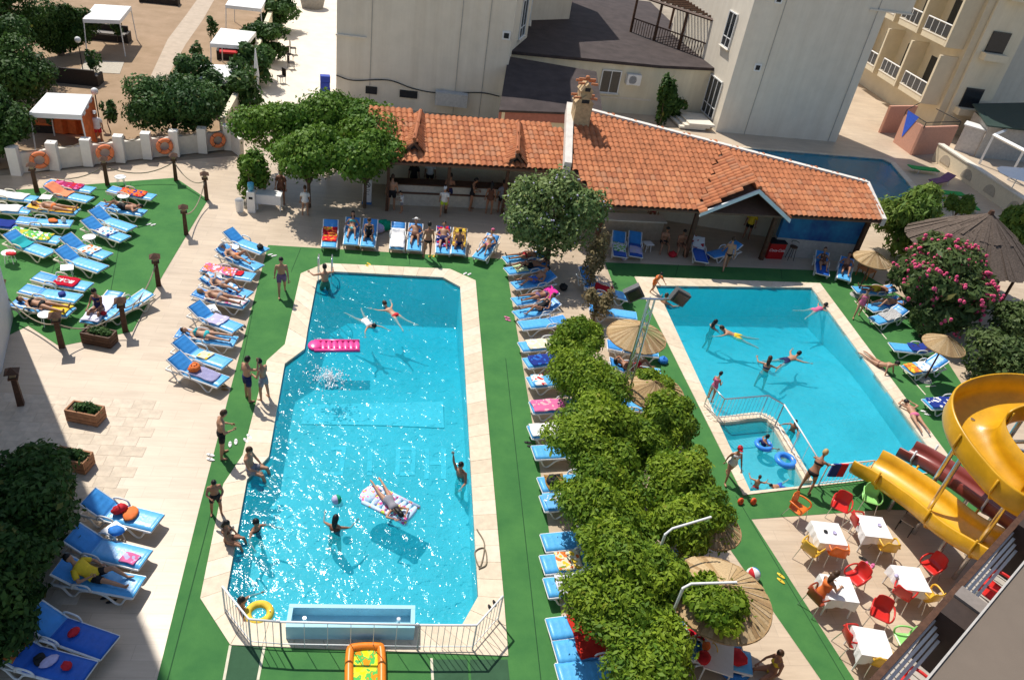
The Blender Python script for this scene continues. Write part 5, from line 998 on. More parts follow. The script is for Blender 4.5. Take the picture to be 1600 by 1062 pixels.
def body(pose, sex):
    if (pose, sex) in BODY: return BODY[(pose, sex)]
    J = skeleton(POSES[pose], sex); mb = MB(); loft(mb, torso_rings(J, sex))
    k = 1. if sex == 'm' else .86
    hd = J['hd']; fr = (J['fr']-hd*J['fr'].dot(hd)); fr = fr.normalized() if fr.length > .1 else J['sp']; sdh = fr.cross(hd)
    if pose in ('swim', 'prone', 'pushup'): fr = (J['sp']-hd*J['sp'].dot(hd)).normalized() if pose == 'swim' else fr; sdh = fr.cross(hd)
    mb.tube([J['neck']-J['sp']*.03, J['neck']+hd*.11], [.058*k, .052*k], 10); hc = J['head']+hd*.03; Mh = Matrix((sdh, fr, hd)).transposed()
    mb.ball(hc, (.078, .095, .118), 14, 10, Mh); mb.ball(hc+fr*.03-hd*.07, (.055, .06, .05), 10, 8, Mh); mb.ball(hc+fr*.10-hd*.02, (.016, .022, .026), 6, 5, Mh)
    for s in (-1, 1): mb.ball(hc+sdh*s*.08-hd*.01, (.014, .022, .034), 6, 5, Mh)
    for i in (0, 1):
        mb.tube([J['S%d' % i].lerp(J['neck'], .25), J['S%d' % i], J['S%d' % i].lerp(J['E%d' % i], .4), J['E%d' % i]], [.05*k, .056*k, .05*k, .04*k], 10)
        mb.tube([J['E%d' % i], J['E%d' % i].lerp(J['W%d' % i], .3), J['W%d' % i]], [.04*k, .042*k, .027*k], 10); mb.ball(J['S%d' % i], .057*k, 8, 6); mb.ball(J['E%d' % i], .041*k, 8, 6)
        mb.tube([J['P%d' % i]+J['sp']*.03, J['P%d' % i].lerp(J['K%d' % i], .3), J['K%d' % i]], [.085, .082, .055*k], 12); mb.ball(J['K%d' % i], .056*k, 8, 6)
        mb.tube([J['K%d' % i], J['K%d' % i].lerp(J['A%d' % i], .3), J['A%d' % i]], [.054*k, .056*k, .036*k], 10)
        f = (J['T%d' % i]-J['A%d' % i]); heel = J['A%d' % i]-f*.25; mb.tube([heel, J['A%d' % i]+f*.4, J['T%d' % i]], [.036, .042, .028], 8, flat=.9); mb.ball(J['A%d' % i], .038, 8, 6)
        w = J['W%d' % i]; fd = (w-J['E%d' % i]).normalized(); mb.tube([w-fd*.01, w+fd*.045, w+fd*.09], [.026, .038, .032], 8, flat=.5)
    if sex == 'f':
        for s in (-1, 1): mb.ball(J['sp']*.365+J['sd']*s*.062+J['fr']*.085, .055, 8, 6)
    me = remesh(mb, .021, 'body'); bm = bmesh.new(); bm.from_mesh(me); fg = MB()
    for i in (0, 1):
        w, e_ = J['W%d' % i], J['E%d' % i]; fd = (w-e_).normalized(); lat = fd.cross(J['fr']); lat = lat.normalized() if lat.length > .2 else fd.cross(J['sp']).normalized(); nr = fd.cross(lat)
        for q, (off, ln) in enumerate(((-.027, .062), (-.009, .075), (.009, .07), (.027, .055))):
            a = w+fd*.08+lat*off; fg.tube([a, a+fd*ln*.5+lat*off*.15, a+fd*ln*.95+nr*.022+lat*off*.2], [.0095, .009, .007], 6)
        a = w+fd*.03-lat*.03; fg.tube([a, a-lat*.03+fd*.03, a-lat*.038+fd*.06+nr*.012], [.012, .011, .008], 6)
    fm = fg.mesh('f'); bm.from_mesh(fm); bm.to_mesh(me); bm.free(); bpy.data.meshes.remove(fm); me.materials.clear(); me.materials.append(SKIN[0]); me.polygons.foreach_set('use_smooth', [True]*len(me.polygons))
    parts = {}
    hm = MB(); hm.ball(hc+hd*.012-fr*.012, (.090, .104, .124), 14, 10, Mh); hv = []; 
    hm.v = [tuple(V(v)) if ((V(v)-hc).dot(hd) > .035 or (V(v)-hc).dot(fr) < .0) and (V(v)-hc).dot(hd) > -.085 else tuple(hc+(V(v)-hc)*.78) for v in hm.v]; parts['short'] = hm
    lm = MB(); lm.v = list(hm.v); lm.f = list(hm.f); bk = hc-fr*.07
    lm.tube([hc-fr*.05+hd*.03, bk-hd*.10-fr*.01, bk-hd*.2-fr*.02, bk-hd*.30-fr*.01], [.085, .082, .07, .03], 10, flat=.6); parts['long'] = lm
    tr = MB(); loft(tr, torso_rings(J, sex, .013, -.10, .14))
    for i in (0, 1): tr.tube([J['P%d' % i]+J['sp']*.02, J['P%d' % i].lerp(J['K%d' % i], .25), J['P%d' % i].lerp(J['K%d' % i], .55)], [.095, .096, .085], 12)
    parts['trunks'] = tr
    bt = MB(); loft(bt, torso_rings(J, sex, .010, -.10, .04)); parts['bottom'] = bt; br = MB(); rg = torso_rings(J, sex, .010, .32, .40); loft(br, rg)
    for s in (-1, 1):
        br.ball(J['sp']*.365+J['sd']*s*.062+J['fr']*.090, .062, 8, 6); br.tube([J['sp']*.40+J['sd']*s*.07+J['fr']*.11, J['neck']+J['sd']*s*.075-J['sp']*.0+J['fr']*.03, J['neck']+J['sd']*s*.07-J['sp']*.06-J['fr']*.09], .008, 5)
    parts['top'] = br
    op = MB(); loft(op, torso_rings(J, sex, .011, -.10, .47)); parts['onepiece'] = op
    st = MB(); loft(st, torso_rings(J, sex, .022, -.04, .52))
    for i in (0, 1): st.tube([J['S%d' % i].lerp(J['neck'], .2), J['S%d' % i].lerp(J['E%d' % i], .35), J['S%d' % i].lerp(J['E%d' % i], .72)], [.072, .07, .068], 10)
    parts['shirt'] = st
    cp = MB(); cp.ball(hc+hd*.045-fr*.01, (.094, .107, .088), 14, 8, Mh); cp.ball(hc+fr*.11+hd*.045, (.07, .07, .012), 10, 4, Mh); parts['cap'] = cp
    hat = MB(); hat.ball(hc+hd*.06, (.095, .11, .075), 14, 8, Mh); hat.ball(hc+hd*.05, (.20, .21, .015), 18, 4, Mh); parts['hat'] = hat
    BODY[(pose, sex)] = (me, {k_: (v_.mesh(k_, True)) for k_, v_ in parts.items()}, min(v.co.z for v in me.vertices), J); return BODY[(pose, sex)]
CL = {k: mat('wear_'+k, c, .8, .12, 8) for k, c in dict(black=(.012, .012, .014), navy=(.015, .02, .09), red=RED, pink=(.62, .14, .26), white=WHT_, teal=(.03, .42, .44), purple=(.16, .10, .2), grey=(.25, .24, .27), yellow=(.72, .50, .03), lime=(.45, .65, .03), orange=ORG, blue=(.03, .12, .5), brown=(.12, .05, .03), green=(.03, .16, .10)).items()}
NPART = {'short': 'hair', 'long': 'hair', 'trunks': 'swim_trunks', 'bottom': 'bikini_bottom', 'top': 'bikini_top', 'onepiece': 'swimsuit', 'shirt': 'shirt', 'cap': 'cap', 'hat': 'sun_hat'}
def person(pos, face, pose, sex, wear, label, hair='k', skin=0, sc=1., anchor='feet', roll=None, group=None, dz=0.):
    """pos: world point; face: world direction (xy) of local +y; anchor 'feet' puts the lowest point at pos.z, 'hip' the hip centre"""
    me, parts, mz, J = body(pose, sex); o = obj('person', me, SKIN[skin], None, label=label, cat='person', group=group or 'people at the pools')
    rz = math.atan2(-face[0], face[1]); p = V(pos)
    o.scale = (sc, sc, sc); o.rotation_euler = (0, 0, rz); o.location = (p.x, p.y, p.z+(-mz*sc if anchor == 'feet' else 0)+dz)
    for kind, m in wear.items():
        obj(NPART[kind], parts[kind], CL[m], o)
    if hair: obj('hair', parts['long' if hair[0] == 'L' else 'short'], HAIR[hair[-1]], o)
    return o
def toward(a, b, z=0.): A, B = G(*a, z), G(*b, z); d = B-A; return (d.x, d.y)
def stand(px, face_px, pose, sex, wear, label, z=.01, **k):
    # place so that the body's foot point is at the pixel
    return person(G(px[0], px[1], z), toward(px, face_px), pose, sex, wear, label, **k)
stand((441, 461), (446, 520), 'walk', 'm', {'trunks': 'purple'}, 'man in purple trunks walking along the poolside lawn', skin=0, hair='k')
stand((388, 624), (420, 610), 'point', 'm', {'trunks': 'navy'}, 'man in navy trunks raising one hand beside the pool', skin=0, hair='k'); stand((413, 623), (385, 612), 'hold', 'm', {'trunks': 'grey'}, 'boy in grey trunks facing the man in navy trunks', skin=0, sc=.92, hair='k')
stand((349, 712), (400, 700), 'hold', 'm', {'trunks': 'black'}, 'man in black trunks holding a camera', skin=0, hair='b'); stand((339, 803), (350, 845), 'hold', 'm', {'trunks': 'black'}, 'boy in long black shorts with arms folded', skin=1, sc=.8, hair='k')
stand((667, 403), (655, 370), 'stand', 'f', {'bottom': 'black'}, 'woman in black bikini bottom standing at the pool head loungers', skin=1, hair='k'); stand((692, 336), (680, 380), 'walk', 'm', {'shirt': 'white', 'trunks': 'lime', 'cap': 'white'}, 'child in white shirt, lime shorts and white cap', skin=0, sc=.9, hair='k')
stand((477, 337), (478, 300), 'stand', 'f', {'shirt': 'white', 'bottom': 'white'}, 'child in a loose white shirt in the vine shade', skin=0, sc=.85, hair='b'); stand((611, 328), (612, 290), 'stand', 'm', {'trunks': 'black'}, 'man in black shorts waiting at the snack bar', skin=0, hair='b', sc=1.05); stand((627, 332), (600, 330), 'hold', 'm', {'shirt': 'white', 'trunks': 'grey'}, 'small child in a white shirt at the snack bar', skin=0, sc=.65, hair='k')
stand((763, 335), (770, 300), 'stand', 'f', {'onepiece': 'brown'}, 'woman in brown swimsuit by the bar post', skin=1, hair='Lk'); stand((645, 300), (645, 330), 'stand', 'm', {'shirt': 'black', 'trunks': 'black'}, 'bar attendant dressed in black', skin=1, hair='k')
stand((1131, 421), (1120, 380), 'walk', 'm', {'bottom': 'black'}, 'man in black briefs strolling under the bar roof', skin=0, hair='b'); stand((1337, 496), (1330, 540), 'walk', 'f', {'onepiece': 'pink'}, 'girl in pink swimsuit striding along the second pool', skin=0, sc=.9, hair='b')
stand((1134, 750), (1150, 790), 'walk', 'f', {'onepiece': 'white', 'cap': 'red'}, 'woman in pale swimsuit and red cap', skin=0, sc=.9, hair='b'); stand((1256, 768), (1290, 730), 'lean', 'f', {'bottom': 'black', 'top': 'black'}, 'blond woman in black bikini leaning on the railing', skin=1, hair='y')
stand((1109, 625), (1140, 612), 'hold', 'f', {'onepiece': 'pink'}, 'girl in pink swimsuit at the railing bend', skin=0, sc=.75, hair='k'); stand((1019, 457), (1035, 470), 'lean', 'm', {'trunks': 'orange', 'shirt': 'orange'}, 'child with orange armbands bending at the pool corner', skin=0, sc=.7, hair='k')
stand((156, 226), (150, 260), 'stand', 'm', {'shirt': 'white', 'trunks': 'red', 'cap': 'white'}, 'gardener in white shirt and cap behind the wall', skin=1, hair='k'); stand((410, 310), (430, 320), 'hold', 'm', {'shirt': 'black', 'trunks': 'black'}, 'waiter at the white table under the vine', skin=1, hair='k')
# on the pool edge and in the water
WZ = -.075
person(G(392, 735, .04)+V((0, 0, .09)), toward((392, 735), (440, 745)), 'edge', 'm', {'trunks': 'grey'}, 'man in grey trunks sitting on the pool edge', skin=0, anchor='hip', hair='b'); person(G(357, 845, .04)+V((0, 0, .08)), toward((357, 845), (400, 852)), 'edge', 'f', {'bottom': 'brown', 'top': 'brown'}, 'girl sitting on the pool edge with legs in water', skin=1, sc=.85, anchor='hip', hair='Lk')
def swimmer(px, to, pose, sex, wear, label, depth=.06, **k): person(G(px[0], px[1], WZ)+V((0, 0, -depth)), toward(px, to), pose, sex, wear, label, anchor='hip', **k)
swimmer((570, 500), (590, 520), 'swim', 'f', {'onepiece': 'white'}, 'swimmer with outstretched arms near the pink air mattress', skin=0, hair='k'); swimmer((618, 492), (585, 468), 'swim', 'f', {'bottom': 'red'}, 'swimmer in red bikini bottom', skin=2, hair='b', depth=.05)
swimmer((508, 452), (490, 425), 'tread', 'm', {'trunks': 'green'}, 'man climbing out at the pool ladder', -.25, skin=0, hair='k'); swimmer((398, 826), (420, 840), 'tread', 'f', {'onepiece': 'black'}, 'dark haired bather near the sitting girl', .44, skin=1, hair='k'); swimmer((523, 826), (540, 790), 'tread', 'f', {'onepiece': 'brown'}, 'bather standing beside the little ball', .40, skin=1, hair='Lk'); swimmer((374, 952), (410, 950), 'tread', 'm', {'trunks': 'black'}, 'bather in the corner behind the railing', .40, skin=1, hair='k'); swimmer((722, 742), (700, 760), 'reach', 'm', {'trunks': 'teal'}, 'man holding the pool edge with a raised arm', .32, skin=1, hair='k')
swimmer((1113, 512), (1140, 508), 'tread', 'f', {'onepiece': 'black'}, 'woman in dark swimsuit swimming in second pool', .46, skin=0, hair='Lk'); swimmer((1152, 524), (1130, 518), 'swim', 'm', {'trunks': 'yellow'}, 'swimmer beside the woman in dark swimsuit', .06, skin=0, hair='b'); swimmer((1272, 484), (1300, 478), 'swim', 'f', {'onepiece': 'pink'}, 'girl swimming along the far edge of second pool', .06, skin=0, hair='k'); swimmer((1196, 578), (1205, 550), 'tread', 'f', {'bottom': 'navy', 'top': 'navy'}, 'woman standing in the middle of second pool', .22, skin=0, hair='Lb'); swimmer((1228, 562), (1250, 556), 'swim', 'm', {'trunks': 'navy'}, 'swimmer in navy trunks beside the standing woman', .05, skin=0, hair='k'); swimmer((1036, 476), (1050, 470), 'tread', 'm', {'trunks': 'grey'}, 'bather at the corner under the flood lights', .3, skin=0, hair='b')
swimmer((1192, 694), (1215, 692), 'tread', 'f', {'onepiece': 'navy'}, 'child with blue ring in the children pool', .2, skin=1, hair='k', sc=.75); swimmer((1181, 760), (1185, 730), 'tread', 'm', {'trunks': 'red'}, 'toddler at the edge of the children pool', .05, skin=0, hair='b', sc=.6); swimmer((1219, 758), (1200, 762), 'swim', 'm', {'trunks': 'blue'}, 'small child paddling beside the toddler', .03, skin=0, hair='k', sc=.6); swimmer((1238, 672), (1225, 680), 'tread', 'm', {'trunks': 'black'}, 'boy behind the children pool wall', .1, skin=1, hair='k', sc=.7)
# sunbathers
def lying(key, x, pose, sex, wear, label, flip=False, dz=.0, **k):
    c, rz, ang = LG[key]; p = on_lounger(key, x); f = Matrix.Rotation(rz, 3, 'Z') @ V((-1 if not flip else 1, 0, 0)); person(p+UP*(.09+dz), (f.x, f.y), pose, sex, wear, label, anchor='hip', **k)
lying('a5', -.05, 'lie', 'f', {'bottom': 'orange'}, 'sunbather lying on a yellow towel', skin=0, hair='b'); lying('a8', -.1, 'knee', 'm', {'trunks': 'black'}, 'man with bent knees lying head towards the lawn corner', True, skin=1, hair='k'); lying('a18', .0, 'lie', 'f', {'bottom': 'black', 'top': 'black'}, 'woman in black bikini lying near the lantern post', skin=0, hair='b')
lying('b2', .12, 'knee', 'f', {'bottom': 'orange', 'hat': 'white'}, 'woman in sunhat with bent knees', skin=0, hair='b'); lying('b4', .1, 'knee', 'f', {'bottom': 'grey', 'top': 'grey'}, 'woman in grey bikini raising one knee', skin=0, hair='k'); lying('b5', .02, 'lie', 'f', {'bottom': 'grey'}, 'blond woman lying on the pink towel', skin=0, hair='y'); lying('b7', .0, 'lie', 'f', {'bottom': 'teal', 'top': 'teal'}, 'woman in turquoise bikini lying flat', skin=2, hair='b')
lying('c2', .15, 'recline', 'f', {'bottom': 'teal', 'top': 'teal'}, 'dark haired woman in green bikini reclining', skin=0, hair='Lk'); lying('c5', .1, 'recline', 'm', {'trunks': 'brown', 'hat': 'white'}, 'man with a white sun hat reclining', skin=0, hair='b'); lying('c6', .05, 'recline', 'm', {'trunks': 'navy'}, 'man in navy trunks reclining with knee up', skin=0, hair='k'); lying('c8', .1, 'recline', 'f', {'bottom': 'pink', 'top': 'white', 'cap': 'pink'}, 'woman in pink cap and pink bikini bottom', skin=0, hair='b')
lying('c3', -.15, 'sit', 'f', {'trunks': 'black', 'onepiece': 'black'}, 'woman in dark sarong sitting on her lounger', skin=0, hair='Lb', dz=.0); lying('c7', -.25, 'sit', 'm', {'trunks': 'navy'}, 'boy in navy trunks sitting beside the pink capped woman', skin=1, hair='k', sc=.9); lying('a19', -.2, 'sit', 'f', {'onepiece': 'navy'}, 'woman in dark swimsuit sitting with bent head', skin=1, hair='k')
lying('d1', .0, 'lie', 'f', {'bottom': 'red'}, 'sunbather on the first lounger below the tree', skin=0, hair='b'); lying('d2', .1, 'knee', 'm', {'trunks': 'black'}, 'man in black trunks below the lilac tree', skin=1, hair='k'); lying('d3', .0, 'recline', 'm', {'trunks': 'blue'}, 'man in blue shorts reclining below the lilac tree', skin=1, hair='k'); lying('d4', .1, 'lie', 'f', {'bottom': 'purple', 'top': 'purple'}, 'woman lying beside the magenta pillow', skin=1, hair='Lb'); lying('d5', .1, 'recline', 'f', {'onepiece': 'black'}, 'dark tanned woman with bent legs', skin=1, hair='k'); lying('e5', .0, 'knee', 'm', {'trunks': 'red'}, 'sunbather below the mast parasol', skin=1, hair='k')
lying('f5', .0, 'recline', 'f', {'onepiece': 'brown'}, 'woman resting beside the bar stool', skin=0, hair='b'); lying('f6', .1, 'recline', 'm', {'trunks': 'brown'}, 'man resting under the sea mural', skin=1, hair='k'); lying('g2', .1, 'knee', 'f', {'bottom': 'blue'}, 'sunbather with bent knees beside the oleander', skin=0, hair='k'); lying('g1', .1, 'lie', 'm', {'trunks': 'yellow'}, 'sunbather in yellow trunks near the orange picnic chairs', skin=1, hair='k')
lying('h3', .05, 'recline', 'm', {'shirt': 'yellow', 'trunks': 'black'}, 'man in yellow shirt reading on his lounger', skin=0, hair='k')
for px, to, pose, lb_, w_ in (((1374, 572), (1352, 556), 'pushup', 'sunbather propped on her hands at the pool edge', {'bottom': 'brown'}), ((1428, 652), (1444, 678), 'prone', 'woman lying face down on the pool edge', {'bottom': 'pink'})):
    person(G(px[0], px[1], .05)+UP*.10, toward(px, to), pose, 'f', w_, lb_, skin=0, anchor='hip', hair='k')
person(G(1203, 1052, .01)+UP*.12, toward((1203, 1052), (1160, 1062)), 'edge', 'f', {'bottom': 'yellow', 'top': 'yellow'}, 'woman in yellow bikini sitting by the swim ring', skin=1, anchor='hip', hair='b', sc=.95)
for px, w_, l_ in (((1036, 380), 'black', 'woman in black sitting under the bar roof'), ((1062, 384), 'brown', 'man sitting on a red mat under the bar roof')): person(G(px[0], px[1], .35)+UP*.1, (0, -1), 'sit', 'm' if w_ == 'brown' else 'f', {'trunks': w_}, l_, skin=1, anchor='hip', hair='k')
# ================================================================ CAFE TABLES AND CHAIRS
CH_M = {k: mat('chair_'+k, c, .35, .06, 5, spec=.5) for k, c in dict(orange=(.78, .17, .02), red=(.58, .025, .02), yellow=(.72, .42, .04), green=(.28, .62, .18), rust=(.30, .05, .02)).items()}
def make_chair(m):
    e = empty('plastic_chair', (0, 0, -60)); n = 8; vs = []
    prof = [(-.22, .45, .24), (-.10, .43, .25), (.10, .425, .245), (.19, .44, .23), (.235, .56, .225), (.26, .70, .22), (.275, .82, .20), (.28, .86, .16)]  # (y, z, half width)
    for (y, z, w) in prof:
        for k in range(n+1):
            t = -1+2*k/n; vs.append((w*t, y-(.05*t*t if z > .5 else 0), z+(.012*t*t if z < .5 else 0)))
    fs = [(i*(n+1)+k, i*(n+1)+k+1, (i+1)*(n+1)+k+1, (i+1)*(n+1)+k) for i in range(len(prof)-1) for k in range(n)]
    o = MB().add(vs, fs).build('seat_shell', m, e, True); md = o.modifiers.new('t', 'SOLIDIFY'); md.thickness = .018
    for s in (-1, 1):
        MB().tube(spline([(s*.235, .24, .66), (s*.275, .08, .68), (s*.285, -.14, .66), (s*.27, -.22, .57), (s*.235, -.20, .45)], 4), .024, 6, flat=1.2).build('armrest', m, e, True)
        MB().tube([(s*.21, -.19, .43), (s*.26, -.27, 0)], .013, 6).build('leg', STEEL, e); MB().tube([(s*.21, .18, .43), (s*.25, .30, 0)], .013, 6).build('leg', STEEL, e)
    return e
CPR = {}
def chair(px, face, col, label, pos=None, rz=None):
    if col not in CPR: CPR[col] = [make_chair(CH_M[col]), False]
    p = CPR[col]; o = copy_tree(p[0]) if p[1] else p[0]; p[1] = True
    b = pos or G(px[0], px[1], .35); o.location = (b.x, b.y, pos.z if pos else .012)
    if rz is None: f = toward(px, face, .35); rz = math.atan2(-f[0], f[1])+math.pi
    o.rotation_euler = (0, 0, rz); tag(o, label, 'chair', 'coloured plastic armchairs')
TBS = [((1296, 832), 'first table beside the lawn'), ((1366, 822), 'table nearest the yellow chute'), ((1312, 918), 'table with the seated guest'), ((1424, 903), 'table at the shaded edge'), ((1365, 1003), 'table below the balconies')]
CLOTH = mat('tablecloth', (.80, .78, .76), .85, .04, 6)
for (px, l) in TBS:
    c = G(*px, .74); a = R(-6+random.uniform(-4, 4)); e = empty('cafe_table', (c.x, c.y, .012), a, label='square white cafe table, '+l, cat='table', group='white cafe tables')
    MB().box((0, 0, .70), (.80, .80, .035)).build('table_top', WHITE, e)
    for sx in (-1, 1):
        for sy in (-1, 1): MB().tube([(sx*.34, sy*.34, .68), (sx*.37, sy*.37, 0)], [.028, .022], 6).build('leg', WHITE, e)
    t = empty('tablecloth', (c.x, c.y, .012), a, label='white cloth spread over the '+l, cat='tablecloth', group='white tablecloths'); mb = MB(); r = random.Random(int(px[0])); n = 40; vs = []
    for lev in range(4):
        for k in range(n):
            th = 2*math.pi*k/n; q = V((math.cos(th), math.sin(th), 0)); s_ = .415/max(abs(q.x), abs(q.y)); f = 1+(.03+.035*math.sin(k*1.7+r.random()))*lev*.45
            corner = (1/max(abs(q.x), abs(q.y))-1)/.414
            vs.append((q.x*s_*f, q.y*s_*f, [.725, .70, .58, .46-.12*corner][lev]))
    mb.add(vs, [(l_*n+(k+1) % n, l_*n+k, (l_+1)*n+k, (l_+1)*n+(k+1) % n) for l_ in range(3) for k in range(n)]+[tuple(range(n))]); mb.build('cloth', CLOTH, t)
for px, f, col, l in (((1246, 797), (1290, 830), 'orange', 'orange armchair nearest the children pool'), ((1311, 794), (1300, 830), 'red', 'red armchair at the lawn corner of the tables'), ((1358, 782), (1362, 820), 'green', 'pale green armchair on the lawn'), ((1340, 822), (1366, 824), 'red', 'red armchair between the first two tables'), ((1265, 862), (1292, 840), 'yellow', 'yellow armchair beside the lawn edge'), ((1304, 865), (1298, 836), 'orange', 'orange armchair pushed under the first table'), ((1382, 857), (1370, 830), 'yellow', 'yellow armchair below the table by the chute'), ((1335, 906), (1310, 918), 'red', 'red armchair facing the seated guest'), ((1276, 937), (1312, 920), 'rust', 'rust brown armchair of the seated guest'), ((1453, 889), (1425, 903), 'red', 'red armchair at the shadow edge'), ((1408, 930), (1424, 905), 'red', 'red armchair below the shaded edge table'), ((1448, 934), (1426, 906), 'yellow', 'yellow armchair at the shaded edge table'), ((1373, 962), (1367, 1000), 'red', 'red armchair above the lowest table'), ((1330, 1002), (1364, 1003), 'red', 'red armchair left of the lowest cloth by the lawn'), ((1412, 1005), (1368, 1003), 'green', 'pale green armchair beside the balconies'), ((1371, 1035), (1366, 1005), 'yellow', 'yellow armchair below the lowest table')):
    chair(px, f, col, l)
for i, p in enumerate(BALC): chair(None, None, 'red', 'red armchair on a plank balcony of the hotel wing', p, BROT+math.pi)
BC = empty('metal_chair', G(1412, 828, .0), R(-50), label='black metal framed chair beside the yellow chute', cat='chair')
MB().box((0, 0, .45), (.42, .42, .03)).build('seat', mat('seat_grey', (.35, .32, .28), .8), BC)
for sx in (-1, 1):
    for y, h in ((-.2, .45), (.2, .9)): MB().tube([(sx*.2, y, 0), (sx*.2, y, h)], .014, 6).build('leg', BLACK, BC)
for z in (.6, .75, .89): MB().tube([(-.2, .2, z), (.2, .2, z)], .012, 6).build('back_rail', BLACK, BC)
person(G(1283, 930, .47)+UP*.1, toward((1276, 937), (1312, 920)), 'sit', 'f', {'onepiece': 'orange'}, 'guest seated at the cafe table in the rust chair', skin=0, anchor='hip', hair='Lb')
for px, m, l in (((1290, 830), 'blk', 'sunglasses lying on the first table'), ((1304, 832), 'lil', 'ashtray lying on the first table'), ((1374, 820), 'lil', 'small ashtray on the table by the chute')):
    e = empty('table_item', G(*px, .757), label=l, cat='tableware'); MB().ring((0, 0, .012), .05, .014, 12, 5).build('rim', M_[m], e); MB().tube([(0, 0, 0), (0, 0, .01)], .045, 10).build('dish', M_[m], e)
# ================================================================ WATER SLIDES
YS = mat('slide_yellow', (.62, .32, .008), .33, .16, 2.2, .1, 30, spec=.5); MS = mat('slide_maroon', (.20, .035, .025), .35, .1, 1.5, spec=.5)
def chute(path, rad, wall, th=.05, n=12):
    """U-shaped trough swept along path: returns mesh"""
    mb = MB(); pr = []
    for k in range(n+1): a = math.pi*k/n; pr.append((-rad*math.cos(a), -rad*.55*math.sin(a)))
    pr = [(-rad-.04, wall)]+[(-rad, wall)]+pr+[(rad, wall), (rad+.04, wall)]
    out = [(x*1.0+math.copysign(th, x) if abs(x) > rad*.8 else x, z-th if abs(x) <= rad*.99 else z-.0) for x, z in pr][::-1]
    prof = pr+[(rad+.06, wall-.04)]+[(x*(rad+.06)/rad, z-th) for x, z in pr[::-1][2:-2]]+[(-rad-.06, wall-.04)]
    m = len(prof); vs = []
    for i, p in enumerate(path):
        t = (path[min(i+1, len(path)-1)]-path[max(i-1, 0)]); tt = V((t.x, t.y, 0)).normalized(); sd = tt.cross(UP)
        for (x, z) in prof: vs.append(p+sd*x+UP*z)
    fs = [(i*m+k, i*m+(k+1) % m, (i+1)*m+(k+1) % m, (i+1)*m+k) for i in range(len(path)-1) for k in range(m)]
    return mb.add(vs, fs)
YSL = empty('yellow_water_slide', G(1470, 790), label='big yellow spiral water slide running down into the second pool', cat='slide')
yp = spline([G(1352, 722, .75), G(1385, 740, .95), G(1440, 778, 1.3), G(1495, 822, 1.7), G(1548, 852, 2.1), G(1610, 880, 2.5)], 8)
part(chute(yp, .68, .32), 'lower_chute', YS, YSL, True)
sp_ = spline([G(1688, 790, 3.5), G(1608, 780, 3.55), G(1556, 735, 3.7), G(1520, 680, 3.95), G(1523, 645, 4.2), G(1568, 628, 4.5), G(1628, 632, 4.75), G(1698, 660, 5.0), G(1728, 720, 5.2)], 9)
part(chute(sp_, .68, .5), 'spiral_chute', YS, YSL, True)
def hoop(path, i, rad, m, parent):
    p = path[i]; t = (path[i+1]-path[i-1]); t.z = 0; t.normalize(); sd = t.cross(UP)
    pts = [p+sd*x*(rad+.09)+UP*z for x, z in ((-1, .42), (-1, 0), (-.8, -rad*.42), (-.4, -rad*.62), (0, -rad*.68), (.4, -rad*.62), (.8, -rad*.42), (1, 0), (1, .42))]; part(MB().tube(pts, .035, 6), 'joint_flange', m, parent, True)
for i in (10, 22, 32): hoop(yp, i, .68, YS, YSL)
for i in (14, 24, 40, 56): hoop(sp_, i, .68, YS, YSL)
for path, i in ((yp, 12), (yp, 24), (yp, 34), (sp_, 12), (sp_, 26), (sp_, 38), (sp_, 52)):
    p = path[i]; part(MB().tube([V((p.x, p.y, 0)), p-UP*.36], .07, 10), 'support_post', STEEL, YSL)
MSL = empty('maroon_water_slide', G(1480, 760), label='maroon water slide between the two yellow chutes', cat='slide')
mp_ = spline([G(1415, 702, .85), G(1450, 720, 1.05), G(1500, 752, 1.5), G(1560, 795, 2.0), G(1640, 850, 2.7)], 8); part(chute(mp_, .42, .25), 'chute', MS, MSL, True)
for i in (6, 16, 24): hoop(mp_, i, .42, GR, MSL)
for i in (4, 14, 24): p = mp_[i]; part(MB().tube([V((p.x, p.y, -.5 if i == 4 else 0)), p-UP*.3], .06, 10), 'support_post', STEEL, MSL)
for a, b in ((G(1545, 690, 3), G(1640, 690, 4.2)), (G(1560, 770, 1.0), G(1640, 700, 4.2)), (G(1540, 690, 2.5), G(1600, 705, 2.6))): part(MB().tube([a, b], .06, 8), 'tower_strut', STEEL, YSL)
# ================================================================ RAILINGS, LADDER, TROUGH
def railing(name, px, h, label, z=.04, step=.14, m=WPAINT):
    b = [G(u, v, z) for u, v in px]; e = empty(name, b[0], label=label, cat='railing')
    bar = MB().tube([(0, 0, 0), (0, 0, h-.02)], .009, 5).mesh('baluster'); bar.materials.append(m)
    for zz, r in ((h, .026), (.12, .014)): part(MB().tube([p+UP*zz for p in b], r, 8), 'handrail' if zz == h else 'bottom_rail', m, e, True)
    for i in range(len(b)-1):
        L = (b[i+1]-b[i]).length; n = max(2, int(L/step))
        for k in range(n+(i == len(b)-2)):
            p = b[i].lerp(b[i+1], k/n); o = obj('baluster', bar, None, e); o.location = p-b[0]
    for p in b: part(MB().tube([p, p+UP*h], .022, 8), 'post', m, e)
    return e
railing('pool_railing', [(352, 955), (392, 1006), (440, 1010)], .95, 'white railing at the corner with the yellow float'); railing('pool_railing', [(440, 1010), (652, 1014)], .95, 'white railing in front of the fountain trough', step=.5); railing('pool_railing', [(652, 1014), (738, 1014), (778, 968)], .95, 'white railing at the corner with the flip-flops')
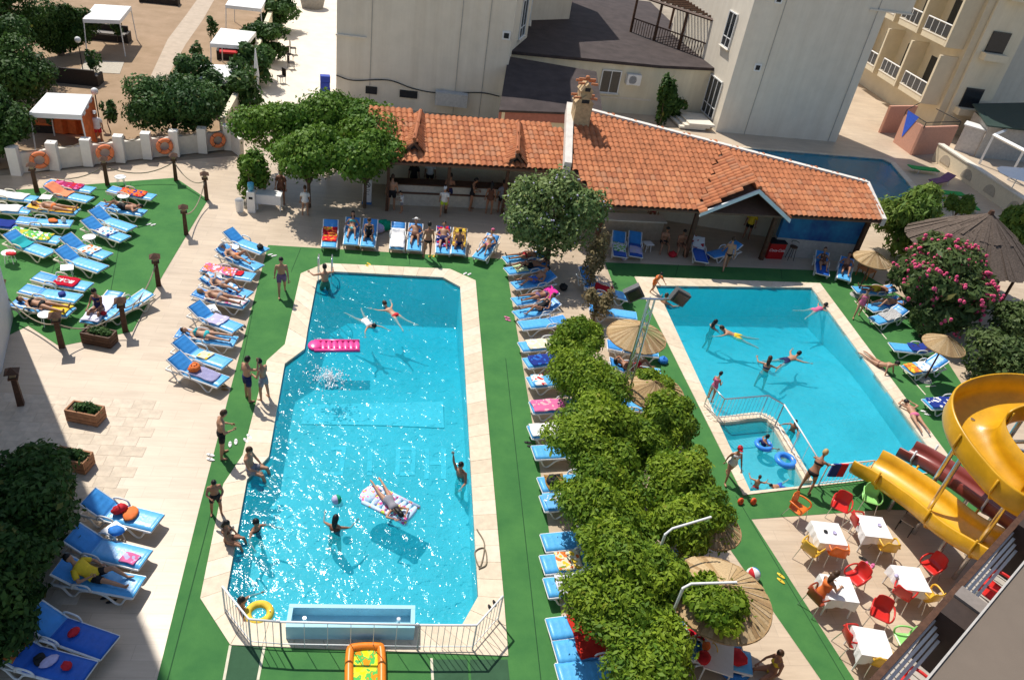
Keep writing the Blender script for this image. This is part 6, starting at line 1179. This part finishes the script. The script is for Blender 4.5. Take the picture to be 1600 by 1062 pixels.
railing('kids_pool_railing', [(1100, 634), (1120, 656), (1187, 650), (1211, 664)], .95, 'steel railing round the children pool bend', z=.06, m=STEEL); railing('kids_pool_railing', [(1211, 664), (1236, 705), (1262, 750)], .95, 'white railing along the children pool divider', z=.06, step=.8); railing('second_pool_railing', [(1278, 758), (1350, 750)], .9, 'white railing with hanging towels by the yellow chute')
for u, m, l in ((1292, 'nav', 'navy towel hung over the short railing'), (1303, 'red', 'wine red towel hung over the short railing')):
    p = G(u, 757, .04); o = MB().box((0, 0, .66), (.28, .05, .55)).build('hung_towel', M_[m], label=l, cat='towel'); o.location = p
TR = empty('fountain_trough', G(448, 1000, .0), label='pale blue fountain trough at the lower end of the long pool', cat='trough')
TBL = mat('trough_blue', (.35, .62, .72), .5, .06, 3); q0, q1 = G(447, 999, .0), G(646, 1000, .0); qd = (q1-q0).normalized(); qn = UP.cross(qd); TD = .52
for nm, a, b, t, z0, z1 in (('front_wall', q0, q1, -.1, 0, .5), ('back_wall', q0+qn*TD, q1+qn*TD, -.1, -.3, .5), ('end_wall', q0+qn*.101, q0+qn*(TD-.001), .1, 0, .495), ('end_wall', q1+qn*.101, q1+qn*(TD-.001), -.1, 0, .495), ('floor', q0+qn*.101+qd*.101, q1+qn*.101-qd*.101, -TD+.102, 0, .2)): part(MB().hexa(*wall_box(a, b, t, z0, z1)), nm, TBL, TR)
for s in (.13, .87): part(MB().tube([q0.lerp(q1, s)+qn*.3+UP*.2, q0.lerp(q1, s)+qn*.3+UP*.42], .05, 8), 'nozzle', STEEL, TR)
LD = empty('pool_ladder', G(508, 433, .03), label='steel ladder at the head of the long pool', cat='ladder')
ldv = (G(540, 434)-G(500, 432)).normalized(); lin = V((ldv.y, -ldv.x, 0))
for s in (-.26, .26): MB().tube(spline([ldv*s-lin*.45, ldv*s-lin*.42+UP*.75, ldv*s-lin*.1+UP*.9, ldv*s+lin*.22+UP*.7, ldv*s+lin*.25-UP*.9], 5), .022, 8).build('stile', STEEL, LD, True)
for z in (-.2, -.45, -.7): MB().tube([ldv*-.26+lin*.25+UP*z, ldv*.26+lin*.25+UP*z], .02, 6).build('rung', STEEL, LD)
HO = empty('pool_hose', G(748, 870, .05), label='coiled thin pool hose on the coping by the long pool', cat='hose'); MB().tube(spline([G(745, 826, .06)-HO.location, G(757, 850, .06)-HO.location, G(750, 885, .06)-HO.location, G(742, 862, .06)-HO.location, G(757, 856, .06)-HO.location, G(760, 880, .06)-HO.location, G(748, 888, .06)-HO.location], 6), .018, 6).build('tube', mat('hose', (.22, .18, .12), .6), HO)
# flood light mast, lamp arms
MA = empty('flood_light_mast', G(966, 650, 0), label='steel lattice mast with two flood lights between the pools', cat='mast')
mb0 = MA.location.copy(); mtop = G(1018, 468, 5.3)
base_ = V((mtop.x, mtop.y, 0)); MA.location = base_
for dx, dy in ((-.14, 0), (.14, 0), (0, .2)): MB().tube([(dx, dy, 0), (dx*.7, dy*.7, 5.3)], .03, 6).build('leg_tube', STEEL, MA)
for k in range(12):
    z = .4*k+.2; MB().tube([(-.13, 0, z), (.13, 0, z+.4)], .012, 5).build('brace', STEEL, MA); MB().tube([(.13, 0, z), (0, .18, z+.4)], .012, 5).build('brace', STEEL, MA)
MB().tube([(-.6, 0, 5.3), (.75, .1, 5.3)], .035, 6).build('cross_arm', STEEL, MA)
for x in (-.6, .8):
    f = MB().box((x, -.05, 5.5), (.5, .2, .42), M=Matrix.Rotation(R(25 if x > 0 else -35), 3, 'Y')).build('flood_light', mat('flood_grey', (.10, .10, .10), .5), MA); MB().box((x, -.17, 5.5), (.38, .02, .3), M=Matrix.Rotation(R(25 if x > 0 else -35), 3, 'Y')).build('lens', GLASS, f)
for (a, b, l) in (((1042, 828), (1110, 810), 'bent white lamp arm over the straw parasol mound'), ((1070, 912), (1150, 912), 'bent white lamp arm over the large parasol')):
    A, B = G(*a, 3.05), G(*b, 3.05); e = empty('lamp_arm', V((A.x, A.y, .01)), label=l, cat='lamp'); MB().tube([V((0, 0, 0)), V((0, 0, 2.9))], .035, 8).build('pole', WPAINT, e); MB().tube([V((0, 0, 2.9)), (B-A)*.12+UP*3.05, (B-A)+UP*3.1], .03, 8).build('arm', WPAINT, e)
# ================================================================ POOL TOYS
PK = mat('inflatable_pink', (.80, .06, .28), .3, .08, 4, spec=.6)
def air_mattress(a, b, w, m, label, z=WZ):
    A, B = G(*a, z), G(*b, z); d = B-A; e = empty('air_mattress', V((A.x, A.y, z-.02))+d*.5, math.atan2(d.y, d.x), label=label, cat='air mattress'); L = d.length; n = 7
    for i in range(n):
        x = -L/2+.42+(L-.42)*(i+.5)/n; MB().ball((x, 0, .05), ((L-.42)/n*.56, w/2, .07), 12, 8).build('air_chamber', m, e, True)
    MB().ball((-L/2+.22, 0, .06), (.25, w/2, .10), 12, 8).build('pillow', m, e, True)
    for s in (-1, 1): MB().tube([(-L/2+.2, s*w*.47, .05), (L/2, s*w*.47, .05)], .06, 8).build('side_tube', m, e, True)
    return e
air_mattress((482, 541), (562, 541), .62, PK, 'pink air mattress with quilted chambers floating in the long pool')
CLR = towel_mat('mattress_print', [(.55, .75, .88), (.45, .6, .85), (.75, .75, .85), (.75, .1, .35), (.6, .8, .1)], 7.); am = air_mattress((568, 768), (645, 806), .75, CLR, 'clear air mattress with coloured spots under the girl')
person(V((am.location.x, am.location.y, WZ+.19)), toward((600, 790), (580, 760)), 'prone', 'f', {'onepiece': 'grey'}, 'girl lying across the spotted air mattress', skin=0, anchor='hip', hair='Lk', sc=.9)
def ball(px, r, cols, label, z=0.):
    c = G(px[0], px[1], z+r); e = empty('beach_ball', c-UP*r, .4, label=label, cat='ball'); k = len(cols)
    for i in range(k):
        mb = MB(); n, m = 5, 9; vs = []
        for a in range(n+1):
            th = 2*math.pi*(i+a/n)/k
            for b in range(m+1): ph = math.pi*b/m; vs.append((r*math.sin(ph)*math.cos(th), r*math.cos(ph)*.6+r*math.sin(ph)*math.sin(th)*.8, r+r*math.cos(ph)*.8-r*math.sin(ph)*math.sin(th)*.6))
        mb.add(vs, [(a*(m+1)+b, a*(m+1)+b+1, (a+1)*(m+1)+b+1, (a+1)*(m+1)+b) for a in range(n) for b in range(m)]); mb.build('panel', cols[i], e, True)
ball((1177, 897), .20, [M_['wht'], M_['yel'], M_['wht'], M_['red'], M_['wht'], M_['blu']], 'large beach ball beside the vine clad parasol'); ball((526, 780), .14, [M_['yel'], M_['org'], M_['lil'], M_['grn']], 'small striped ball floating near the standing bather', WZ-.04)
def ring(px, R0, r, m, label, z):
    e = empty('swim_ring', G(px[0], px[1], z), label=label, cat='swim ring'); MB().ring((0, 0, r), R0, r, 26, 10).build('tube', m, e, True); MB().tube([(R0, 0, 2*r-.01), (R0, 0, 2*r+.03)], .015, 6).build('valve', WHITE, e)
ring((1145, 1045), .30, .11, M_['blu'], 'blue swim ring on the paving under the parasol', .012); ring((1226, 722), .28, .10, mat('ring_blue', (.05, .25, .75), .3), 'blue swim ring drifting in the children pool', WZ-.05); ring((405, 961), .26, .09, M_['yel'], 'yellow float behind the corner railing', WZ-.04); ring((1192, 697), .24, .08, mat('ring_blue', (.05, .25, .75), .3), 'blue ring worn by the child in the children pool', WZ-.04)
for px, l in (((1156, 786), 'orange swim armband on the lawn, first of two'), ((1176, 786), 'orange swim armband on the lawn, second of two')):
    e = empty('swim_armband', G(*px, .012), .4, label=l, cat='armband'); MB().ring((0, 0, .09), .075, .045, 14, 8, Matrix.Rotation(R(70), 3, 'X')).build('tube', mat('armband', (.75, .10, .03), .4), e, True)
RF = empty('inflatable_raft', G(571, 1050, .012), R(4), label='orange and yellow inflatable raft lying on the lawn', cat='raft')
MB().tube(spline([(-.36, -.6, .1), (-.36, .42, .1), (-.25, .58, .1), (.25, .58, .1), (.36, .42, .1), (.36, -.6, .1)], 5), .10, 10).build('rim_tube', mat('raft_orange', (.80, .22, .02), .35), RF, True); MB().box((0, -.05, .07), (.6, 1.15, .06)).build('raft_floor', towel_mat('raft_print', [(.65, .75, .02), (.75, .65, .05), (.1, .5, .1), (.7, .3, .02)], 6.), RF)
SPL = MB(); rs_ = random.Random(5); sc_ = G(515, 592, WZ)
for i in range(420):
    rr = abs(rs_.gauss(0, .42)); a = rs_.uniform(0, 6.28); SPL.ball(sc_+V((rr*math.cos(a)*1.1, rr*math.sin(a), max(.0, .22-.3*rr)*rs_.random()+.005)), rs_.uniform(.008, .035), 5, 4)
SPL.build('water_splash', mat('foam', (.85, .9, .92), .4), kind='stuff', label='white splash in the long pool')
# flip-flops
def flipflops(px, m, label, rz=.5, z=.02):
    e = empty('flip_flops', G(px[0], px[1], z), rz, label=label, cat='flip-flops', group='flip-flops left by the pools')
    for s in (-.08, .08):
        MB().ball((s, s*.6, .012), (.05, .13, .014), 10, 4).build('sole', m, e); MB().ring((s, s*.6+.02, .015), .035, .008, 10, 4, Matrix.Rotation(R(90), 3, 'X')).build('strap', m, e)
for px, m, l in (((364, 692), 'wht', 'white flip-flops in front of the man in black trunks'), ((329, 714), 'wht', 'white sandals behind the man in black trunks'), ((387, 685), 'wht', 'single pale slippers on the lawn by the coping'), ((425, 399), 'wht', 'white slippers at the lawn corner'), ((575, 414), 'yel', 'tan sandals on the coping edge'), ((730, 428), 'wht', 'white slippers by the chamfered coping'), ((379, 511), 'blk', 'black flip-flops beside the lying women'), ((769, 946), 'blk', 'black flip-flops at the railing corner'), ((827, 694), 'blk', 'dark sandals beside the white covered lounger'), ((793, 498), 'pnk', 'pink slippers on the lawn strip'), ((1350, 876), 'blk', 'black sandals between the cafe tables'), ((1358, 882), 'pnk', 'pink sandals between the cafe tables'), ((1220, 903), 'yel', 'yellow flip-flops on the lawn by the ball'), ((170, 936), 'blk', 'black shoes below the reading man'), ((236, 351), 'wht', 'white slippers on the empty lawn'), ((1446, 645), 'wht', 'white slippers by the face down woman'), ((350, 606), 'brn', 'brown sandals at the last raised lounger'), ((675, 400), 'yel', 'tan sandals at the feet of the standing woman')): flipflops(px, M_[m], l, random.uniform(0, 3))
# ================================================================ SMALL FURNITURE
def side_table(px, label, round_=True, s=.24, h=.42):
    e = empty('side_table', G(px[0], px[1], 0)+UP*.012, random.uniform(0, 1), label=label, cat='side table', group='small white side tables')
    (MB().tube([(0, 0, h-.03), (0, 0, h)], s, 20) if round_ else MB().box((0, 0, h-.015), (s*1.8, s*1.8, .03))).build('table_top', WHITE, e)
    for k in range(4): a = .785+k*1.571; MB().tube([(s*.6*math.cos(a), s*.6*math.sin(a), h-.02), (s*.85*math.cos(a), s*.85*math.sin(a), 0)], .016, 6).build('leg', WHITE, e)
for px, l, r_ in (((190, 290), 'by the lifebuoy wall', True), ((195, 320), 'between the red towel and the man', True), ((75, 322), 'beside the orange towel lounger', False), ((142, 385), 'beside the patterned towel pair', True), ((108, 433), 'beside the white paper lounger', False), ((17, 410), 'with a red cloth beside the turquoise towel', True), ((75, 507), 'by the black bikini woman', True), ((365, 400), 'between the first two poolside loungers', True), ((338, 445), 'with a patterned box by the pastel towel', False), ((330, 497), 'between pink towel and lilac towel', False), ((182, 845), 'carrying a blue cloth beside the red bag', False), ((1010, 392), 'between the shaded pair and the seated guests', False)): side_table(px, 'small white side table '+l, r_)
lump('beach_cloth', G(182, 832, .44), (.2, .16, .1), M_['blu'], 'crumpled blue cloth on the side table', 'cloth'); lump('beach_cloth', G(17, 398, .44), (.2, .12, .06), M_['red'], 'red cloth on the round side table', 'cloth')
def planter(px, label, L=.95, m=None, green=True):
    e = empty('wooden_planter', G(*px), R(-12), label=label, cat='planter', group='rectangular wooden planters'); m = m or mat('planter_wood', (.33, .16, .08), .75, .3, 6, .3)
    for y in (-.22, .22):
        for z in (.09, .24, .38): MB().box((0, y, z), (L, .05, .13)).build('board', m, e)
    for x in (-L/2+.02, L/2-.02):
        for z in (.09, .24, .38): MB().box((x*1.0, 0, z), (.05, .388, .128)).build('board', m, e)
    MB().box((0, 0, .3), (L-.12, .36, .2)).build('soil', mat('soil_dark', (.10, .06, .04), .95, .3, 20, .5), e)
    obj('foliage', leaf_cloud([(-.1, 0, .45), (.1, .03, .48), (.25, 0, .43)], [(.22, .16, .12)]*3, 700, .05, seed=int(px[0])), LV['fig'], e)
planter((136, 655), 'wooden planter standing alone on the sunlit paving'); planter((116, 728), 'wooden planter half hidden by the dark bush'); planter((157, 535), 'dark planter at the lawn edge beside the lantern post', 1.0, WOOD)
CO = empty('drinks_cooler', G(1205, 400), math.atan2(ed.y, ed.x), label='red drinks cooler with white lettering under the bar roof', cat='cooler')
RC = mat('cooler_red', (.42, .01, .012), .35, .06); MB().box((0, 0, .42), (.85, .6, .84)).build('cabinet', RC, CO); MB().box((0, 0, .87), (.9, .64, .06)).build('lid', BLACK, CO)
tx = bpy.data.curves.new('logo', 'FONT'); tx.body = 'Coca-Cola'; tx.size = .2; tx.align_x = 'CENTER'; tx.shear = .3; tx.extrude = .004; to_ = bpy.data.objects.new('lettering_curve', tx); C.objects.link(to_); lm_ = bpy.data.meshes.new_from_object(to_.evaluated_get(bpy.context.evaluated_depsgraph_get())); bpy.data.objects.remove(to_); lm_.materials.clear(); to_ = obj('lettering', lm_, WHITE, CO); to_.parent = CO; to_.location = (0, -.306, .42); to_.rotation_euler = (R(90), 0, 0)
BS = empty('bar_stool', G(1233, 405), label='dark bar stool beside the red cooler', cat='stool'); MB().tube([(0, 0, .68), (0, 0, .73)], .19, 16).build('seat', WOOD, BS); MB().ring((0, .0, .95), .19, .015, 18, 5, arc=.55).build('backrest', BLACK, BS)
for k in range(4): a = .785+1.571*k; MB().tube([(.14*math.cos(a), .14*math.sin(a), .68), (.22*math.cos(a), .22*math.sin(a), 0)], .014, 6).build('leg', BLACK, BS)
PT = empty('picnic_chair', G(1350, 432), R(30), label='orange wooden slatted chair beside the small parasol', cat='chair'); OW = mat('orange_wood', (.45, .16, .05), .6, .2, 8)
for i in range(7): MB().box((-.3+.1*i, 0, .42), (.07, .7, .03)).build('slat', OW, PT)
for sx in (-.3, .3):
    for sy in (-.3, .3): MB().box((sx, sy, .205), (.05, .05, .41)).build('leg', OW, PT)
for i in range(5): MB().box((-.3+.15*i, .36, .68), (.06, .03, .5)).build('back_slat', OW, PT)
WD = empty('water_dispenser', G(394, 330), label='white water dispenser with blue bottle beside the vine', cat='dispenser'); MB().box((0, 0, .5), (.34, .34, 1.0)).build('cabinet', WHITE, WD); MB().tube([(0, 0, 1.0), (0, 0, 1.06), (0, 0, 1.12), (0, 0, 1.38), (0, 0, 1.4)], [.07, .07, .14, .14, .1], 14).build('bottle', mat('bottle_blue', (.10, .38, .55), .15), WD, True); MB().box((0, -.18, .72), (.16, .03, .1)).build('tap_panel', BLACK, WD)
BN = empty('waste_bin', G(375, 330), label='white pedal bin beside the water dispenser', cat='bin'); MB().tube([(0, 0, 0), (0, 0, .55)], [.16, .19], 14).build('bucket', WHITE, BN); MB().tube([(0, 0, .55), (0, 0, .62)], [.2, .12], 14).build('lid', mat('bin_grey', (.3, .3, .3), .5), BN)
TT = empty('service_table', G(422, 325), label='white clothed service table under the vine', cat='table'); MB().box((0, 0, .74), (1.1, .6, .04)).build('table_top', WHITE, TT); MB().box((0, -.3, .52), (1.08, .02, .42)).build('cloth_front', CLOTH, TT)
for sx in (-.5, .5):
    for sy in (-.25, .25): MB().box((sx, sy, .36), (.05, .05, .72)).build('leg', WHITE, TT)
SG = empty('no_smoking_sign', G(573, 318), label='white upright board with a no smoking symbol and text lines', cat='sign'); MB().box((0, 0, .65), (.42, .05, 1.15)).build('board', WHITE, SG); MB().box((0, 0, .05), (.46, .25, .08)).build('foot', mat('sign_blue', (.08, .2, .45), .5), SG)
MB().ring((0, -.03, .98), .13, .018, 22, 5, Matrix.Rotation(R(90), 3, 'X')).build('symbol_ring', BLACK, SG); MB().box((0, -.032, .98), (.25, .01, .03), M=Matrix.Rotation(R(40), 3, 'Y')).build('symbol_bar', BLACK, SG); MB().box((0, -.03, .98), (.16, .01, .03)).build('symbol_cigarette', BLACK, SG)
for z, w in ((.72, .26), (.62, .16), (.5, .2)): MB().box((0, -.028, z), (w, .008, .03)).build('text_line', mat('sign_grey', (.2, .2, .22), .7), SG)
# rear pool loungers, parasol and courtyard things
GL = mat('mat_green', (.03, .33, .07), .8); VL = mat('mat_violet', (.20, .09, .16), .8)
for i, (h_, f_, m, l) in enumerate((((1425, 262), (1466, 266), GL, 'green flat lounger beside the rear pool'), ((1490, 278), (1448, 286), VL, 'violet lounger with raised back by the rear pool'), ((1465, 300), (1505, 304), GL, 'green lounger behind the bamboo'), ((1480, 318), (1530, 326), GL, 'green lounger nearest the thatched hut'))):
    a, b = G(*h_, .3), G(*f_, .3); d = (a-b); e = empty('garden_lounger', V(((a+b).x/2, (a+b).y/2, .012)), math.atan2(d.y, d.x), label=l, cat='sun lounger', group='green and violet loungers by the rear pool'); MB().box((-.25, 0, .3), (1.4, .62, .07)).build('seat_pad', m, e)
    Mx = Matrix.Rotation(R(-25 if m is VL else -4), 3, 'Y'); MB().box(V((.45, 0, .3))+Mx @ V((.38, 0, 0)), (.75, .62, .07), M=Mx).build('back_pad', m, e)
    for x in (-.85, .6):
        for y in (-.27, .27): MB().tube([(x, y, 0), (x, y, .27)], .02, 6).build('leg', WHITE, e)
UM = empty('white_parasol', G(1568, 318), label='round white parasol on the rear terrace', cat='parasol'); n = 10
MB().add([(1.35*math.cos(6.283*k/n), 1.35*math.sin(6.283*k/n), 2.0) for k in range(n)]+[(0, 0, 2.45)], [(k, (k+1) % n, n) for k in range(n)]).build('canopy', CANV, UM); MB().tube([(0, 0, 0), (0, 0, 2.5)], .03, 8).build('pole', WPAINT, UM)
CB = empty('crate_stack', G(508, 148), label='stack of blue plastic crates in the courtyard', cat='crates')
for i in range(3): MB().box((0, 0, .2+.41*i), (.6, .45, .39), .1*i).build('crate', mat('crate_blue', (.02, .05, .35), .5), CB)
BTK = empty('blue_bin', G(488, 12), label='blue tarpaulin covered tub at the top of the courtyard', cat='tub'); MB().tube([(0, 0, 0), (0, 0, .9)], [.9, 1.1], 16).build('tub', mat('tub_grey', (.3, .28, .25), .8), BTK); MB().tube([(0, 0, .9), (0, 0, 1.0)], [1.15, .9], 16).build('tarpaulin', mat('tarp_blue', (.03, .12, .55), .5), BTK)
FP = empty('folded_parasol', G(402, 140), label='folded white parasol leaning by the garden wall', cat='parasol'); MB().tube([(0, 0, .3), (0, 0, .9), (0, 0, 2.4)], [.1, .17, .04], 10).build('cloth', CANV, FP); MB().tube([(0, 0, 0), (0, 0, 2.5)], .03, 6).build('pole', WPAINT, FP)
for i, px in enumerate(((452, 95), (458, 85), (455, 108), (440, 130))):
    e = empty('courtyard_chair', G(*px), random.uniform(0, 6), label=['dark cafe chair by the hedge', 'dark cafe chair against the hedge corner', 'dark cafe chair turned to the courtyard', 'dark cafe chair near the folded parasol'][i], cat='chair', group='dark courtyard chairs'); MB().box((0, 0, .44), (.42, .42, .04)).build('seat', DS, e); MB().box((0, .2, .7), (.42, .04, .45)).build('backrest', DS, e)
    for sx in (-.18, .18):
        for sy in (-.18, .18): MB().tube([(sx, sy, 0), (sx, sy, .43)], .015, 5).build('leg', DS, e)

ST = empty('sunshade_table', G(1112, 1046, 0)+UP*.012, R(-20), label='white table with a rolled red towel by the swim ring', cat='table'); MB().box((0, 0, .6), (.7, .95, .04)).build('table_top', WHITE, ST)
for sx in (-.3, .3):
    for sy in (-.42, .42): MB().tube([(sx, sy, 0), (sx, sy, .58)], .02, 6).build('leg', WHITE, ST)
for px, z, r3, m, l, c in (((1098, 1030), .635, (.2, .17, .1), 'red', 'rolled red towel on the white table', 'towel'), ((1103, 1010), .635, (.14, .1, .05), 'org', 'orange cloth on the white table', 'cloth'), ((1095, 958), .012, (.35, .3, .3), 'red', 'red beach bag under the large parasol', 'bag'), ((1118, 968), .012, (.3, .25, .22), 'wht', 'white beach bag under the large parasol', 'bag'), ((1150, 990), .012, (.25, .25, .15), 'brn', 'wine brown bag under the large parasol', 'bag'), ((1050, 880), .012, (.3, .3, .2), 'blu', 'blue bag between the vine mounds', 'bag'), ((1400, 900), .755, (.08, .06, .04), 'lil', 'small purse on the shaded edge table', 'purse'), ((1035, 566), .012, (.2, .2, .12), 'blu', 'blue bag beside the mast parasol', 'bag')):
    lump('beach_'+c, G(*px, z), r3, M_[m], l, c, 1., c == 'bag')

for px, to, pose, sex, wr, l in (((700, 322), (700, 290), 'stand', 'm', {'trunks': 'navy'}, 'man in navy shorts leaning at the snack counter'), ((735, 328), (760, 330), 'hold', 'f', {'onepiece': 'black'}, 'woman in black swimsuit holding a drink'), ((782, 332), (770, 300), 'stand', 'm', {'shirt': 'grey', 'trunks': 'black'}, 'guest in grey shirt at the counter end'), ((670, 296), (670, 330), 'stand', 'm', {'shirt': 'white', 'trunks': 'black'}, 'barman in white shirt behind the snack counter'), ((440, 318), (430, 330), 'stand', 'f', {'shirt': 'brown', 'trunks': 'brown'}, 'woman in brown dress beside the service table'), ((1165, 372), (1150, 400), 'stand', 'm', {'shirt': 'yellow', 'trunks': 'black'}, 'barman in yellow shirt below the gable'), ((1015, 352), (1020, 390), 'stand', 'f', {'onepiece': 'red'}, 'woman in red swimsuit in the bar shade')):
    stand(px, to, pose, sex, wr, l, skin=1, hair='k')
for px, r3, m, l in (((1050, 400), (.25, .2, .12), 'red', 'red towel heap on the shaded paving'), ((1102, 405), (.2, .2, .15), 'nav', 'navy bag beside the shaded lounger'), ((975, 405), (.2, .15, .1), 'lil', 'pale bag beside the green white towel'), ((640, 392), (.18, .12, .08), 'wht', 'white cloth dropped by the white towel lounger'), ((560, 388), (.15, .12, .1), 'brn', 'brown bag by the green bikini lounger'), ((880, 452), (.2, .18, .14), 'blk', 'black bag under the lilac tree'), ((888, 520), (.2, .18, .14), 'wht', 'white bag at the start of the vine row')):
    lump('beach_bag', G(*px, .012), r3, M_[m], l, 'bag', 1.2, True)
